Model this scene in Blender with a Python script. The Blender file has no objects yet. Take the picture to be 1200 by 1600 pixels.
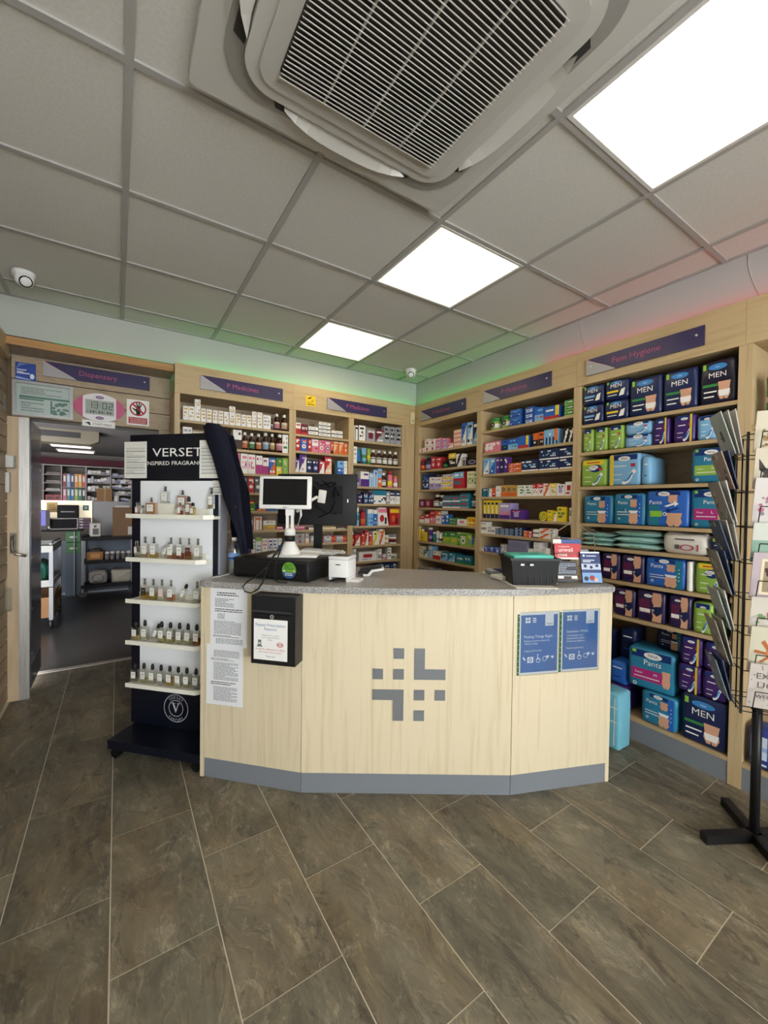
import bpy, bmesh, math, random
from mathutils import Vector, Matrix

rnd = random.Random(11)
SC = bpy.context.scene
COL = SC.collection
H = 1.385          # eye height
CE = 2.676         # shop ceiling

# ------------------------------------------------------------------ camera
cd = bpy.data.cameras.new('camera')
cam = bpy.data.objects.new('camera', cd)
COL.objects.link(cam)
cd.sensor_fit = 'VERTICAL'
cd.sensor_height = 32.0
cd.lens = 638.44 / 1600 * 32.0
cd.clip_start = 0.02
yaw, pitch, roll = 0.578318, -0.0166639, 0.0137434
f0 = Vector((math.sin(yaw), math.cos(yaw), 0)); r0 = Vector((math.cos(yaw), -math.sin(yaw), 0)); u0 = Vector((0, 0, 1))
f1 = f0 * math.cos(pitch) + u0 * math.sin(pitch); u1 = -f0 * math.sin(pitch) + u0 * math.cos(pitch)
rr = r0 * math.cos(roll) + u1 * math.sin(roll); uu = -r0 * math.sin(roll) + u1 * math.cos(roll)
M = Matrix((rr, uu, -f1)).transposed().to_4x4()
M.translation = (0, 0, H)
cam.matrix_world = M
SC.camera = cam

# ------------------------------------------------------------------ view, world, daylight
SC.view_settings.view_transform = 'Standard'
SC.view_settings.look = 'None'
SC.view_settings.exposure = 1.4
SC.view_settings.gamma = 1.0
SC.view_settings.use_curve_mapping = False
SC.cycles.max_bounces = 8
SC.cycles.transparent_max_bounces = 12
SC.cycles.sample_clamp_indirect = 6.0
SC.cycles.caustics_reflective = False
SC.cycles.caustics_refractive = False
w = bpy.data.worlds.new('overcast_sky'); SC.world = w
w.use_nodes = True
bg = w.node_tree.nodes['Background']
bg.inputs['Color'].default_value = (0.97, 0.945, 1.0, 1)     # even overcast sky
bg.inputs['Strength'].default_value = 7
LAMP = 1.7         # radiance of the ceiling panels
pl = bpy.data.lights.new('window_portal', 'AREA')           # portal of the shop window: guides the sky's light in
pl.shape = 'RECTANGLE'; pl.size = 2.4; pl.size_y = 2.1
pl.cycles.is_portal = True
po = bpy.data.objects.new('window_portal', pl); COL.objects.link(po)
po.location = (.65, -2.98, 1.35); po.rotation_euler = (math.radians(-90), 0, 0)
po['kind'] = 'structure'

# ------------------------------------------------------------------ materials
def lin(h):
    h = h.lstrip('#')
    o = []
    for i in (0, 2, 4):
        c = int(h[i:i+2], 16) / 255
        o.append(c / 12.92 if c <= 0.04045 else ((c + 0.055) / 1.055) ** 2.4)
    return tuple(o) + (1,)
MC = {}
def mat(h, rough=0.5, metal=0.0, spec=0.4, emit=0.0):
    key = (h, rough, metal, spec, emit)
    if key in MC: return MC[key]
    m = bpy.data.materials.new('surface_' + h); m.use_nodes = True
    b = m.node_tree.nodes['Principled BSDF']
    b.inputs['Base Color'].default_value = lin(h)
    b.inputs['Roughness'].default_value = rough
    b.inputs['Metallic'].default_value = metal
    b.inputs['Specular IOR Level'].default_value = spec * .8
    if emit:
        b.inputs['Emission Color'].default_value = lin(h)
        b.inputs['Emission Strength'].default_value = emit
    MC[key] = m
    return m
def node_mat(name):
    m = bpy.data.materials.new(name); m.use_nodes = True
    nt = m.node_tree
    return m, nt, nt.nodes['Principled BSDF']
def nn(nt, t, **kw):
    n = nt.nodes.new(t)
    for k, v in kw.items(): setattr(n, k, v)
    return n
def ramp(nt, stops):
    r = nn(nt, 'ShaderNodeValToRGB')
    e = r.color_ramp.elements
    e[0].position, e[0].color = stops[0][0], lin(stops[0][1])
    e[1].position, e[1].color = stops[-1][0], lin(stops[-1][1])
    for p, c in stops[1:-1]:
        x = e.new(p); x.color = lin(c)
    return r
def wood(name, a, b, scale=(18, 18, 1.2), rough=0.42):
    m, nt, bs = node_mat(name)
    tc = nn(nt, 'ShaderNodeTexCoord'); oi = nn(nt, 'ShaderNodeObjectInfo')
    mp = nn(nt, 'ShaderNodeMapping'); mp.inputs['Scale'].default_value = scale
    ad = nn(nt, 'ShaderNodeVectorMath', operation='ADD')
    ml = nn(nt, 'ShaderNodeMath', operation='MULTIPLY'); ml.inputs[1].default_value = 40
    nt.links.new(oi.outputs['Random'], ml.inputs[0])
    nt.links.new(tc.outputs['Object'], mp.inputs['Vector'])
    nt.links.new(mp.outputs[0], ad.inputs[0]); nt.links.new(ml.outputs[0], ad.inputs[1])
    n1 = nn(nt, 'ShaderNodeTexNoise'); n1.inputs['Scale'].default_value = 1.6; n1.inputs['Detail'].default_value = 6; n1.inputs['Distortion'].default_value = 0.6
    nt.links.new(ad.outputs[0], n1.inputs['Vector'])
    r = ramp(nt, [(0.3, b), (0.5, a), (0.75, a)])
    nt.links.new(n1.outputs['Fac'], r.inputs[0]); nt.links.new(r.outputs[0], bs.inputs['Base Color'])
    bs.inputs['Roughness'].default_value = rough
    bs.inputs['Specular IOR Level'].default_value = 0.35
    return m
WOODV = wood('maple_vertical', 'dbccae', 'd0bf9d', (26, 26, 1.3))
WOODH = wood('beech_shelf', 'b8a07a', 'a68d67', (1.5, 20, 20))
WOODB = wood('beech_upright', 'c1a982', 'b29a72', (24, 24, 1.3))
WOODF = wood('beech_fascia', 'c2a980', 'b39a70', (1.6, 22, 22))
WOODS = wood('slat_board', 'aa967c', '9a866c', (8, 2.0, 24), 0.5)
WOODT = wood('oak_trim', 'b68a58', 'a37747', (1.2, 24, 24))
def floor_mat():
    m, nt, bs = node_mat('slate_vinyl')
    tc = nn(nt, 'ShaderNodeTexCoord'); oi = nn(nt, 'ShaderNodeObjectInfo')
    ml = nn(nt, 'ShaderNodeMath', operation='MULTIPLY'); ml.inputs[1].default_value = 37.0
    nt.links.new(oi.outputs['Random'], ml.inputs[0])
    ad = nn(nt, 'ShaderNodeVectorMath', operation='ADD')
    nt.links.new(tc.outputs['Object'], ad.inputs[0]); nt.links.new(ml.outputs[0], ad.inputs[1])
    mp = nn(nt, 'ShaderNodeMapping'); mp.inputs['Scale'].default_value = (7.5, 3.2, 1); mp.inputs['Rotation'].default_value = (0, 0, 0.25)
    nt.links.new(ad.outputs[0], mp.inputs['Vector'])
    def noise(scale, det, rough, dist, vec=mp):
        n = nn(nt, 'ShaderNodeTexNoise')
        n.inputs['Scale'].default_value = scale; n.inputs['Detail'].default_value = det; n.inputs['Roughness'].default_value = rough; n.inputs['Distortion'].default_value = dist
        nt.links.new(vec.outputs[0], n.inputs['Vector']); return n
    def mix(mode, fac, a, b):
        x = nn(nt, 'ShaderNodeMix', data_type='RGBA', blend_type=mode)
        if isinstance(fac, float): x.inputs[0].default_value = fac
        else: nt.links.new(fac, x.inputs[0])
        for s, v in ((6, a), (7, b)):
            if isinstance(v, str): x.inputs[s].default_value = lin(v)
            else: nt.links.new(v, x.inputs[s])
        return x.outputs[2]
    n1 = noise(0.9, 12, 0.72, 0.5)
    base = ramp(nt, [(0.32, '4b453b'), (0.43, '6b6252'), (0.50, '7f7664'), (0.58, '908771'), (0.70, 'b0a793')])
    nt.links.new(n1.outputs['Fac'], base.inputs[0])
    n2 = noise(0.5, 4, 0.55, 0.4)                               # broad brown and grey-green zones
    zone = ramp(nt, [(0.40, '6d6d61'), (0.52, '7f7463'), (0.62, '928064')])
    nt.links.new(n2.outputs['Fac'], zone.inputs[0])
    c = mix('MIX', 0.38, base.outputs[0], zone.outputs[0])
    n3 = noise(1.0, 15, 0.76, 0.7)                              # dark flaked hollows
    fl_ = ramp(nt, [(0.555, '000000'), (0.60, 'ffffff')]); nt.links.new(n3.outputs['Fac'], fl_.inputs[0])
    f2 = nn(nt, 'ShaderNodeMath', operation='MULTIPLY'); f2.inputs[1].default_value = 0.62; nt.links.new(fl_.outputs[0], f2.inputs[0])
    c = mix('MIX', f2.outputs[0], c, '4a443b')
    n4 = noise(1.5, 15, 0.85, 0.8)                               # pale rubbed ridges
    pr = ramp(nt, [(0.535, '000000'), (0.62, 'ffffff')]); nt.links.new(n4.outputs['Fac'], pr.inputs[0])
    f4 = nn(nt, 'ShaderNodeMath', operation='MULTIPLY'); f4.inputs[1].default_value = 0.6; nt.links.new(pr.outputs[0], f4.inputs[0])
    c = mix('MIX', f4.outputs[0], c, 'bcb29d')
    n5 = noise(0.9, 9, 0.6, 1.4)                                # cleft edges, dark line beside a pale one
    cr = ramp(nt, [(0.470, '808080'), (0.492, '3c3833'), (0.500, '808080'), (0.512, 'b4ae9f'), (0.535, '808080')]); nt.links.new(n5.outputs['Fac'], cr.inputs[0])
    c = mix('OVERLAY', 0.42, c, cr.outputs[0])
    hv = nn(nt, 'ShaderNodeHueSaturation')
    mr = nn(nt, 'ShaderNodeMapRange'); mr.inputs[3].default_value = 0.9; mr.inputs[4].default_value = 1.12
    nt.links.new(oi.outputs['Random'], mr.inputs[0]); nt.links.new(mr.outputs[0], hv.inputs['Value'])
    nt.links.new(c, hv.inputs['Color']); nt.links.new(hv.outputs[0], bs.inputs['Base Color'])
    bp_ = nn(nt, 'ShaderNodeBump'); bp_.inputs['Strength'].default_value = 0.5; bp_.inputs['Distance'].default_value = 0.003
    nt.links.new(n3.outputs['Fac'], bp_.inputs['Height']); nt.links.new(bp_.outputs[0], bs.inputs['Normal'])
    bs.inputs['Roughness'].default_value = 0.45
    bs.inputs['Specular IOR Level'].default_value = 0.4
    return m
FLOORM = floor_mat()
def speckle(name, a, b, c, scale):
    m, nt, bs = node_mat(name)
    tc = nn(nt, 'ShaderNodeTexCoord'); n1 = nn(nt, 'ShaderNodeTexNoise'); n1.inputs['Scale'].default_value = scale; n1.inputs['Detail'].default_value = 2
    nt.links.new(tc.outputs['Object'], n1.inputs['Vector'])
    r = ramp(nt, [(0.36, a), (0.5, b), (0.64, c)])
    nt.links.new(n1.outputs['Fac'], r.inputs[0]); nt.links.new(r.outputs[0], bs.inputs['Base Color'])
    bs.inputs['Roughness'].default_value = 0.3
    return m
STONE = speckle('grey_laminate', '615f61', '979491', 'c6c2bd', 260)
TILEM = speckle('ceiling_board', 'cfcbc4', 'd2cec7', 'd5d1ca', 90); TILEM.node_tree.nodes['Principled BSDF'].inputs['Roughness'].default_value = 0.9
STEEL = mat('b9b6b2', 0.32, 0.9)
def brushed():
    m, nt, bs = node_mat('brushed_steel')
    tc = nn(nt, 'ShaderNodeTexCoord'); mp = nn(nt, 'ShaderNodeMapping'); mp.inputs['Scale'].default_value = (60, 60, 2)
    n1 = nn(nt, 'ShaderNodeTexNoise'); n1.inputs['Scale'].default_value = 3
    nt.links.new(tc.outputs['Object'], mp.inputs[0]); nt.links.new(mp.outputs[0], n1.inputs['Vector'])
    r = ramp(nt, [(0.3, 'a29e99'), (0.7, 'b9b5af')])
    nt.links.new(n1.outputs['Fac'], r.inputs[0]); nt.links.new(r.outputs[0], bs.inputs['Base Color'])
    bs.inputs['Metallic'].default_value = 0.8; bs.inputs['Roughness'].default_value = 0.38
    return m
BRUSH = brushed()
def clear(name, tint, a=0.12, rough=0.05):
    m = bpy.data.materials.new(name); m.use_nodes = True
    nt = m.node_tree; nt.nodes.clear()
    out = nn(nt, 'ShaderNodeOutputMaterial'); mx = nn(nt, 'ShaderNodeMixShader'); tr = nn(nt, 'ShaderNodeBsdfTransparent'); gl = nn(nt, 'ShaderNodeBsdfGlossy')
    lw = nn(nt, 'ShaderNodeLayerWeight'); lw.inputs['Blend'].default_value = 0.35
    mr = nn(nt, 'ShaderNodeMapRange'); mr.inputs[3].default_value = a; mr.inputs[4].default_value = 0.75
    tr.inputs[0].default_value = lin(tint); gl.inputs['Roughness'].default_value = rough; gl.inputs[0].default_value = (1, 1, 1, 1)
    nt.links.new(lw.outputs['Facing'], mr.inputs[0]); nt.links.new(mr.outputs[0], mx.inputs[0])
    nt.links.new(tr.outputs[0], mx.inputs[1]); nt.links.new(gl.outputs[0], mx.inputs[2]); nt.links.new(mx.outputs[0], out.inputs[0])
    return m
GLASS = clear('clear_glass', 'f6f6f2', 0.04)
PLASTIC = clear('clear_plastic', 'f6f8f8', 0.02, 0.12)
def liquid(h):
    k = ('liq', h)
    if k in MC: return MC[k]
    m = bpy.data.materials.new('liquid_' + h); m.use_nodes = True
    nt = m.node_tree; nt.nodes.clear()
    out = nn(nt, 'ShaderNodeOutputMaterial'); mx = nn(nt, 'ShaderNodeMixShader'); tr = nn(nt, 'ShaderNodeBsdfTransparent'); df = nn(nt, 'ShaderNodeBsdfDiffuse')
    mx.inputs[0].default_value = 0.55
    tr.inputs[0].default_value = lin(h); df.inputs[0].default_value = lin(h)
    nt.links.new(tr.outputs[0], mx.inputs[1]); nt.links.new(df.outputs[0], mx.inputs[2]); nt.links.new(mx.outputs[0], out.inputs[0])
    MC[k] = m
    return m
BLACK = mat('17171a', 0.45); WHITE = mat('eeebe6', 0.45); PAPER = mat('f1efec', 0.8, 0, 0.2); INK = mat('3a3a3f', 0.8); NAVY = mat('10131f', 0.35)
PLINTH = mat('7b7f86', 0.45, 0, 0.4); DARKP = mat('26262a', 0.5)

# ------------------------------------------------------------------ geometry helpers
class MB:
    def __init__(s): s.v = []; s.f = []; s.m = []; s.sm = []
    def face(s, pts, mi=0, sm=False):
        n = len(s.v); s.v += [tuple(p) for p in pts]; s.f.append(list(range(n, n + len(pts)))); s.m.append(mi); s.sm.append(sm)
    def box(s, x0, x1, y0, y1, z0, z1, mi=0, skip=''):
        n = len(s.v)
        s.v += [(x, y, z) for z in (z0, z1) for y in (y0, y1) for x in (x0, x1)]
        F = {'b': (0, 2, 3, 1), 't': (4, 5, 7, 6), 'f': (0, 1, 5, 4), 'k': (2, 6, 7, 3), 'l': (0, 4, 6, 2), 'r': (1, 3, 7, 5)}
        for k, q in F.items():
            if k in skip: continue
            s.f.append([n + i for i in q]); s.m.append(mi); s.sm.append(False)
        return s
    def prism(s, poly, z0, z1, mi=0):           # poly counter-clockwise in x, y
        n = len(s.v); k = len(poly)
        s.v += [(x, y, z0) for x, y in poly] + [(x, y, z1) for x, y in poly]
        s.f.append([n + i for i in range(k)][::-1]); s.f.append([n + k + i for i in range(k)])
        for i in range(k):
            j = (i + 1) % k; s.f.append([n + i, n + j, n + k + j, n + k + i])
        s.m += [mi] * (k + 2); s.sm += [False] * (k + 2)
        return s
    def slab(s, poly, y0, y1, mi=0):            # poly counter-clockwise in x, z (seen from -y)
        n = len(s.v); k = len(poly)
        s.v += [(x, y0, z) for x, z in poly] + [(x, y1, z) for x, z in poly]
        s.f.append([n + i for i in range(k)]); s.f.append([n + k + i for i in range(k)][::-1])
        for i in range(k):
            j = (i + 1) % k; s.f.append([n + j, n + i, n + k + i, n + k + j])
        s.m += [mi] * (k + 2); s.sm += [False] * (k + 2)
        return s
    def lathe(s, prof, cx=0, cy=0, seg=14, mi=0, sx=1, sy=1, smooth=True):
        n = len(s.v)
        for r, z in prof:
            for i in range(seg):
                a = 2 * math.pi * i / seg
                s.v.append((cx + r * sx * math.cos(a), cy + r * sy * math.sin(a), z))
        for k in range(len(prof) - 1):
            for i in range(seg):
                j = (i + 1) % seg
                s.f.append([n + k * seg + i, n + k * seg + j, n + (k + 1) * seg + j, n + (k + 1) * seg + i]); s.m.append(mi); s.sm.append(smooth)
        s.f.append([n + i for i in range(seg)][::-1]); s.m.append(mi); s.sm.append(False)
        q = n + (len(prof) - 1) * seg
        s.f.append([q + i for i in range(seg)]); s.m.append(mi); s.sm.append(False)
        return s
    def tube(s, pts, r, seg=6, mi=0):
        pts = [Vector(p) for p in pts]; rings = []
        up = Vector((0.03, 0.02, 1))
        for i, p in enumerate(pts):
            d = (pts[min(i + 1, len(pts) - 1)] - pts[max(i - 1, 0)]).normalized()
            a = d.cross(up)
            if a.length < 0.08: a = d.cross(Vector((1, 0.1, 0)))
            a.normalize(); b = a.cross(d).normalized()
            n = len(s.v); rings.append(n)
            for k in range(seg):
                t = 2 * math.pi * k / seg
                s.v.append(tuple(p + a * (r * math.cos(t)) + b * (r * math.sin(t))))
        for i in range(len(pts) - 1):
            for k in range(seg):
                j = (k + 1) % seg
                s.f.append([rings[i] + k, rings[i + 1] + k, rings[i + 1] + j, rings[i] + j]); s.m.append(mi); s.sm.append(True)
        s.f.append([rings[0] + k for k in range(seg)]); s.f.append([rings[-1] + k for k in range(seg)][::-1])
        s.m += [mi, mi]; s.sm += [False, False]
        return s
    def disc(s, cx, cz, r, y, mi=0, seg=16, rz=None, hole=0):
        rz = rz or r
        if hole:
            for i in range(seg):
                a, b = 2 * math.pi * i / seg, 2 * math.pi * (i + 1) / seg
                s.face([(cx + r * math.cos(a), y, cz + rz * math.sin(a)), (cx + r * math.cos(b), y, cz + rz * math.sin(b)), (cx + hole * r * math.cos(b), y, cz + hole * rz * math.sin(b)), (cx + hole * r * math.cos(a), y, cz + hole * rz * math.sin(a))], mi)
        else:
            s.face([(cx + r * math.cos(2 * math.pi * i / seg), y, cz + rz * math.sin(2 * math.pi * i / seg)) for i in range(seg)], mi)
        return s
    def rect(s, x0, x1, z0, z1, y, mi=0):
        s.face([(x0, y, z0), (x1, y, z0), (x1, y, z1), (x0, y, z1)], mi); return s
    def mesh(s, name, mats):
        me = bpy.data.meshes.new(name); me.from_pydata(s.v, [], s.f)
        for m in (mats if isinstance(mats, (list, tuple)) else [mats]): me.materials.append(m)
        me.polygons.foreach_set('material_index', s.m); me.polygons.foreach_set('use_smooth', s.sm)
        me.update()
        return me
def link(name, me, parent=None, loc=(0, 0, 0), rot=(0, 0, 0), scale=None):
    o = bpy.data.objects.new(name, me); COL.objects.link(o)
    o.location = loc; o.rotation_euler = rot
    if scale: o.scale = scale
    if parent: o.parent = parent
    return o
def part(name, mb, mats, parent=None, loc=(0, 0, 0), rot=(0, 0, 0), label=None):
    o = link(name, mb.mesh(name, mats), parent, loc, rot)
    if label: o['label'] = label
    return o
def tag(o, label, cat, group=None):
    o['label'] = label; o['category'] = cat
    if group: o['group'] = group
    return o
def thing(name, label, cat, loc=(0, 0, 0), rz=0, group=None):
    o = link(name, None, None, loc, (0, 0, rz)); o.empty_display_size = 0.05
    return tag(o, label, cat, group)
def struct(name, mb, mats, parent=None, loc=(0, 0, 0)):
    o = part(name, mb, mats, parent, loc)
    if not parent: o['kind'] = 'structure'
    return o
def box(*a): return MB().box(*a)
def rounded(w, d, h, r, seg=3, jit=0.0):        # soft box: front at y=0, base at z=0, centred in x
    bm = bmesh.new(); bmesh.ops.create_cube(bm, size=1)
    for v in bm.verts: v.co = Vector((v.co.x * w, (v.co.y + 0.5) * d, (v.co.z + 0.5) * h))
    bmesh.ops.bevel(bm, geom=list(bm.edges), offset=min(r, w * .4, d * .4, h * .4), segments=seg, affect='EDGES', profile=0.5)
    if jit:
        bmesh.ops.subdivide_edges(bm, edges=[e for e in bm.edges if e.calc_length() > 0.03], cuts=2, use_grid_fill=True)
        for v in bm.verts:
            if v.co.y > 0.004: v.co += Vector((rnd.uniform(-jit, jit), rnd.uniform(0, jit), rnd.uniform(-jit, jit) if v.co.z > .01 else 0))
    m = MB(); bm.verts.ensure_lookup_table()
    m.v = [tuple(v.co) for v in bm.verts]; m.f = [[v.index for v in f.verts] for f in bm.faces]; m.m = [0] * len(m.f); m.sm = [True] * len(m.f)
    bm.free()
    return m
TXT = {}
def text_mesh(s, mt, bold=0.0):
    key = (s, mt.name, bold)
    if key in TXT: return TXT[key]
    cu = bpy.data.curves.new('lettering', 'FONT'); cu.body = s; cu.size = 1; cu.resolution_u = 2; cu.offset = bold; cu.align_x = 'CENTER'
    o = bpy.data.objects.new('lettering', cu); COL.objects.link(o)
    me = bpy.data.meshes.new_from_object(o.evaluated_get(bpy.context.evaluated_depsgraph_get()))
    bpy.data.objects.remove(o); bpy.data.curves.remove(cu)
    for v in me.vertices: v.co = Vector((v.co.x, 0, v.co.y))
    if me.vertices:
        xs = [v.co.x for v in me.vertices]; wd = max(xs) - min(xs); cx = (max(xs) + min(xs)) / 2
        for v in me.vertices: v.co.x -= cx
    else: wd = 1
    me.materials.clear(); me.materials.append(mt)
    TXT[key] = (me, wd)
    return TXT[key]
def text(s, mt, parent, x, y, z, width=None, size=None, rot=0, bold=0.0, name='lettering', maxw=None):
    me, wd = text_mesh(s, mt, 0.0)
    k = size if size else width / wd
    kx = k
    if size and maxw and wd * k > maxw: kx = maxw / wd
    if size and width: kx = width / wd
    o = link(name, me, parent, (x, y, z), (0, -rot, 0), (kx, 1, k))
    return o

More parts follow.
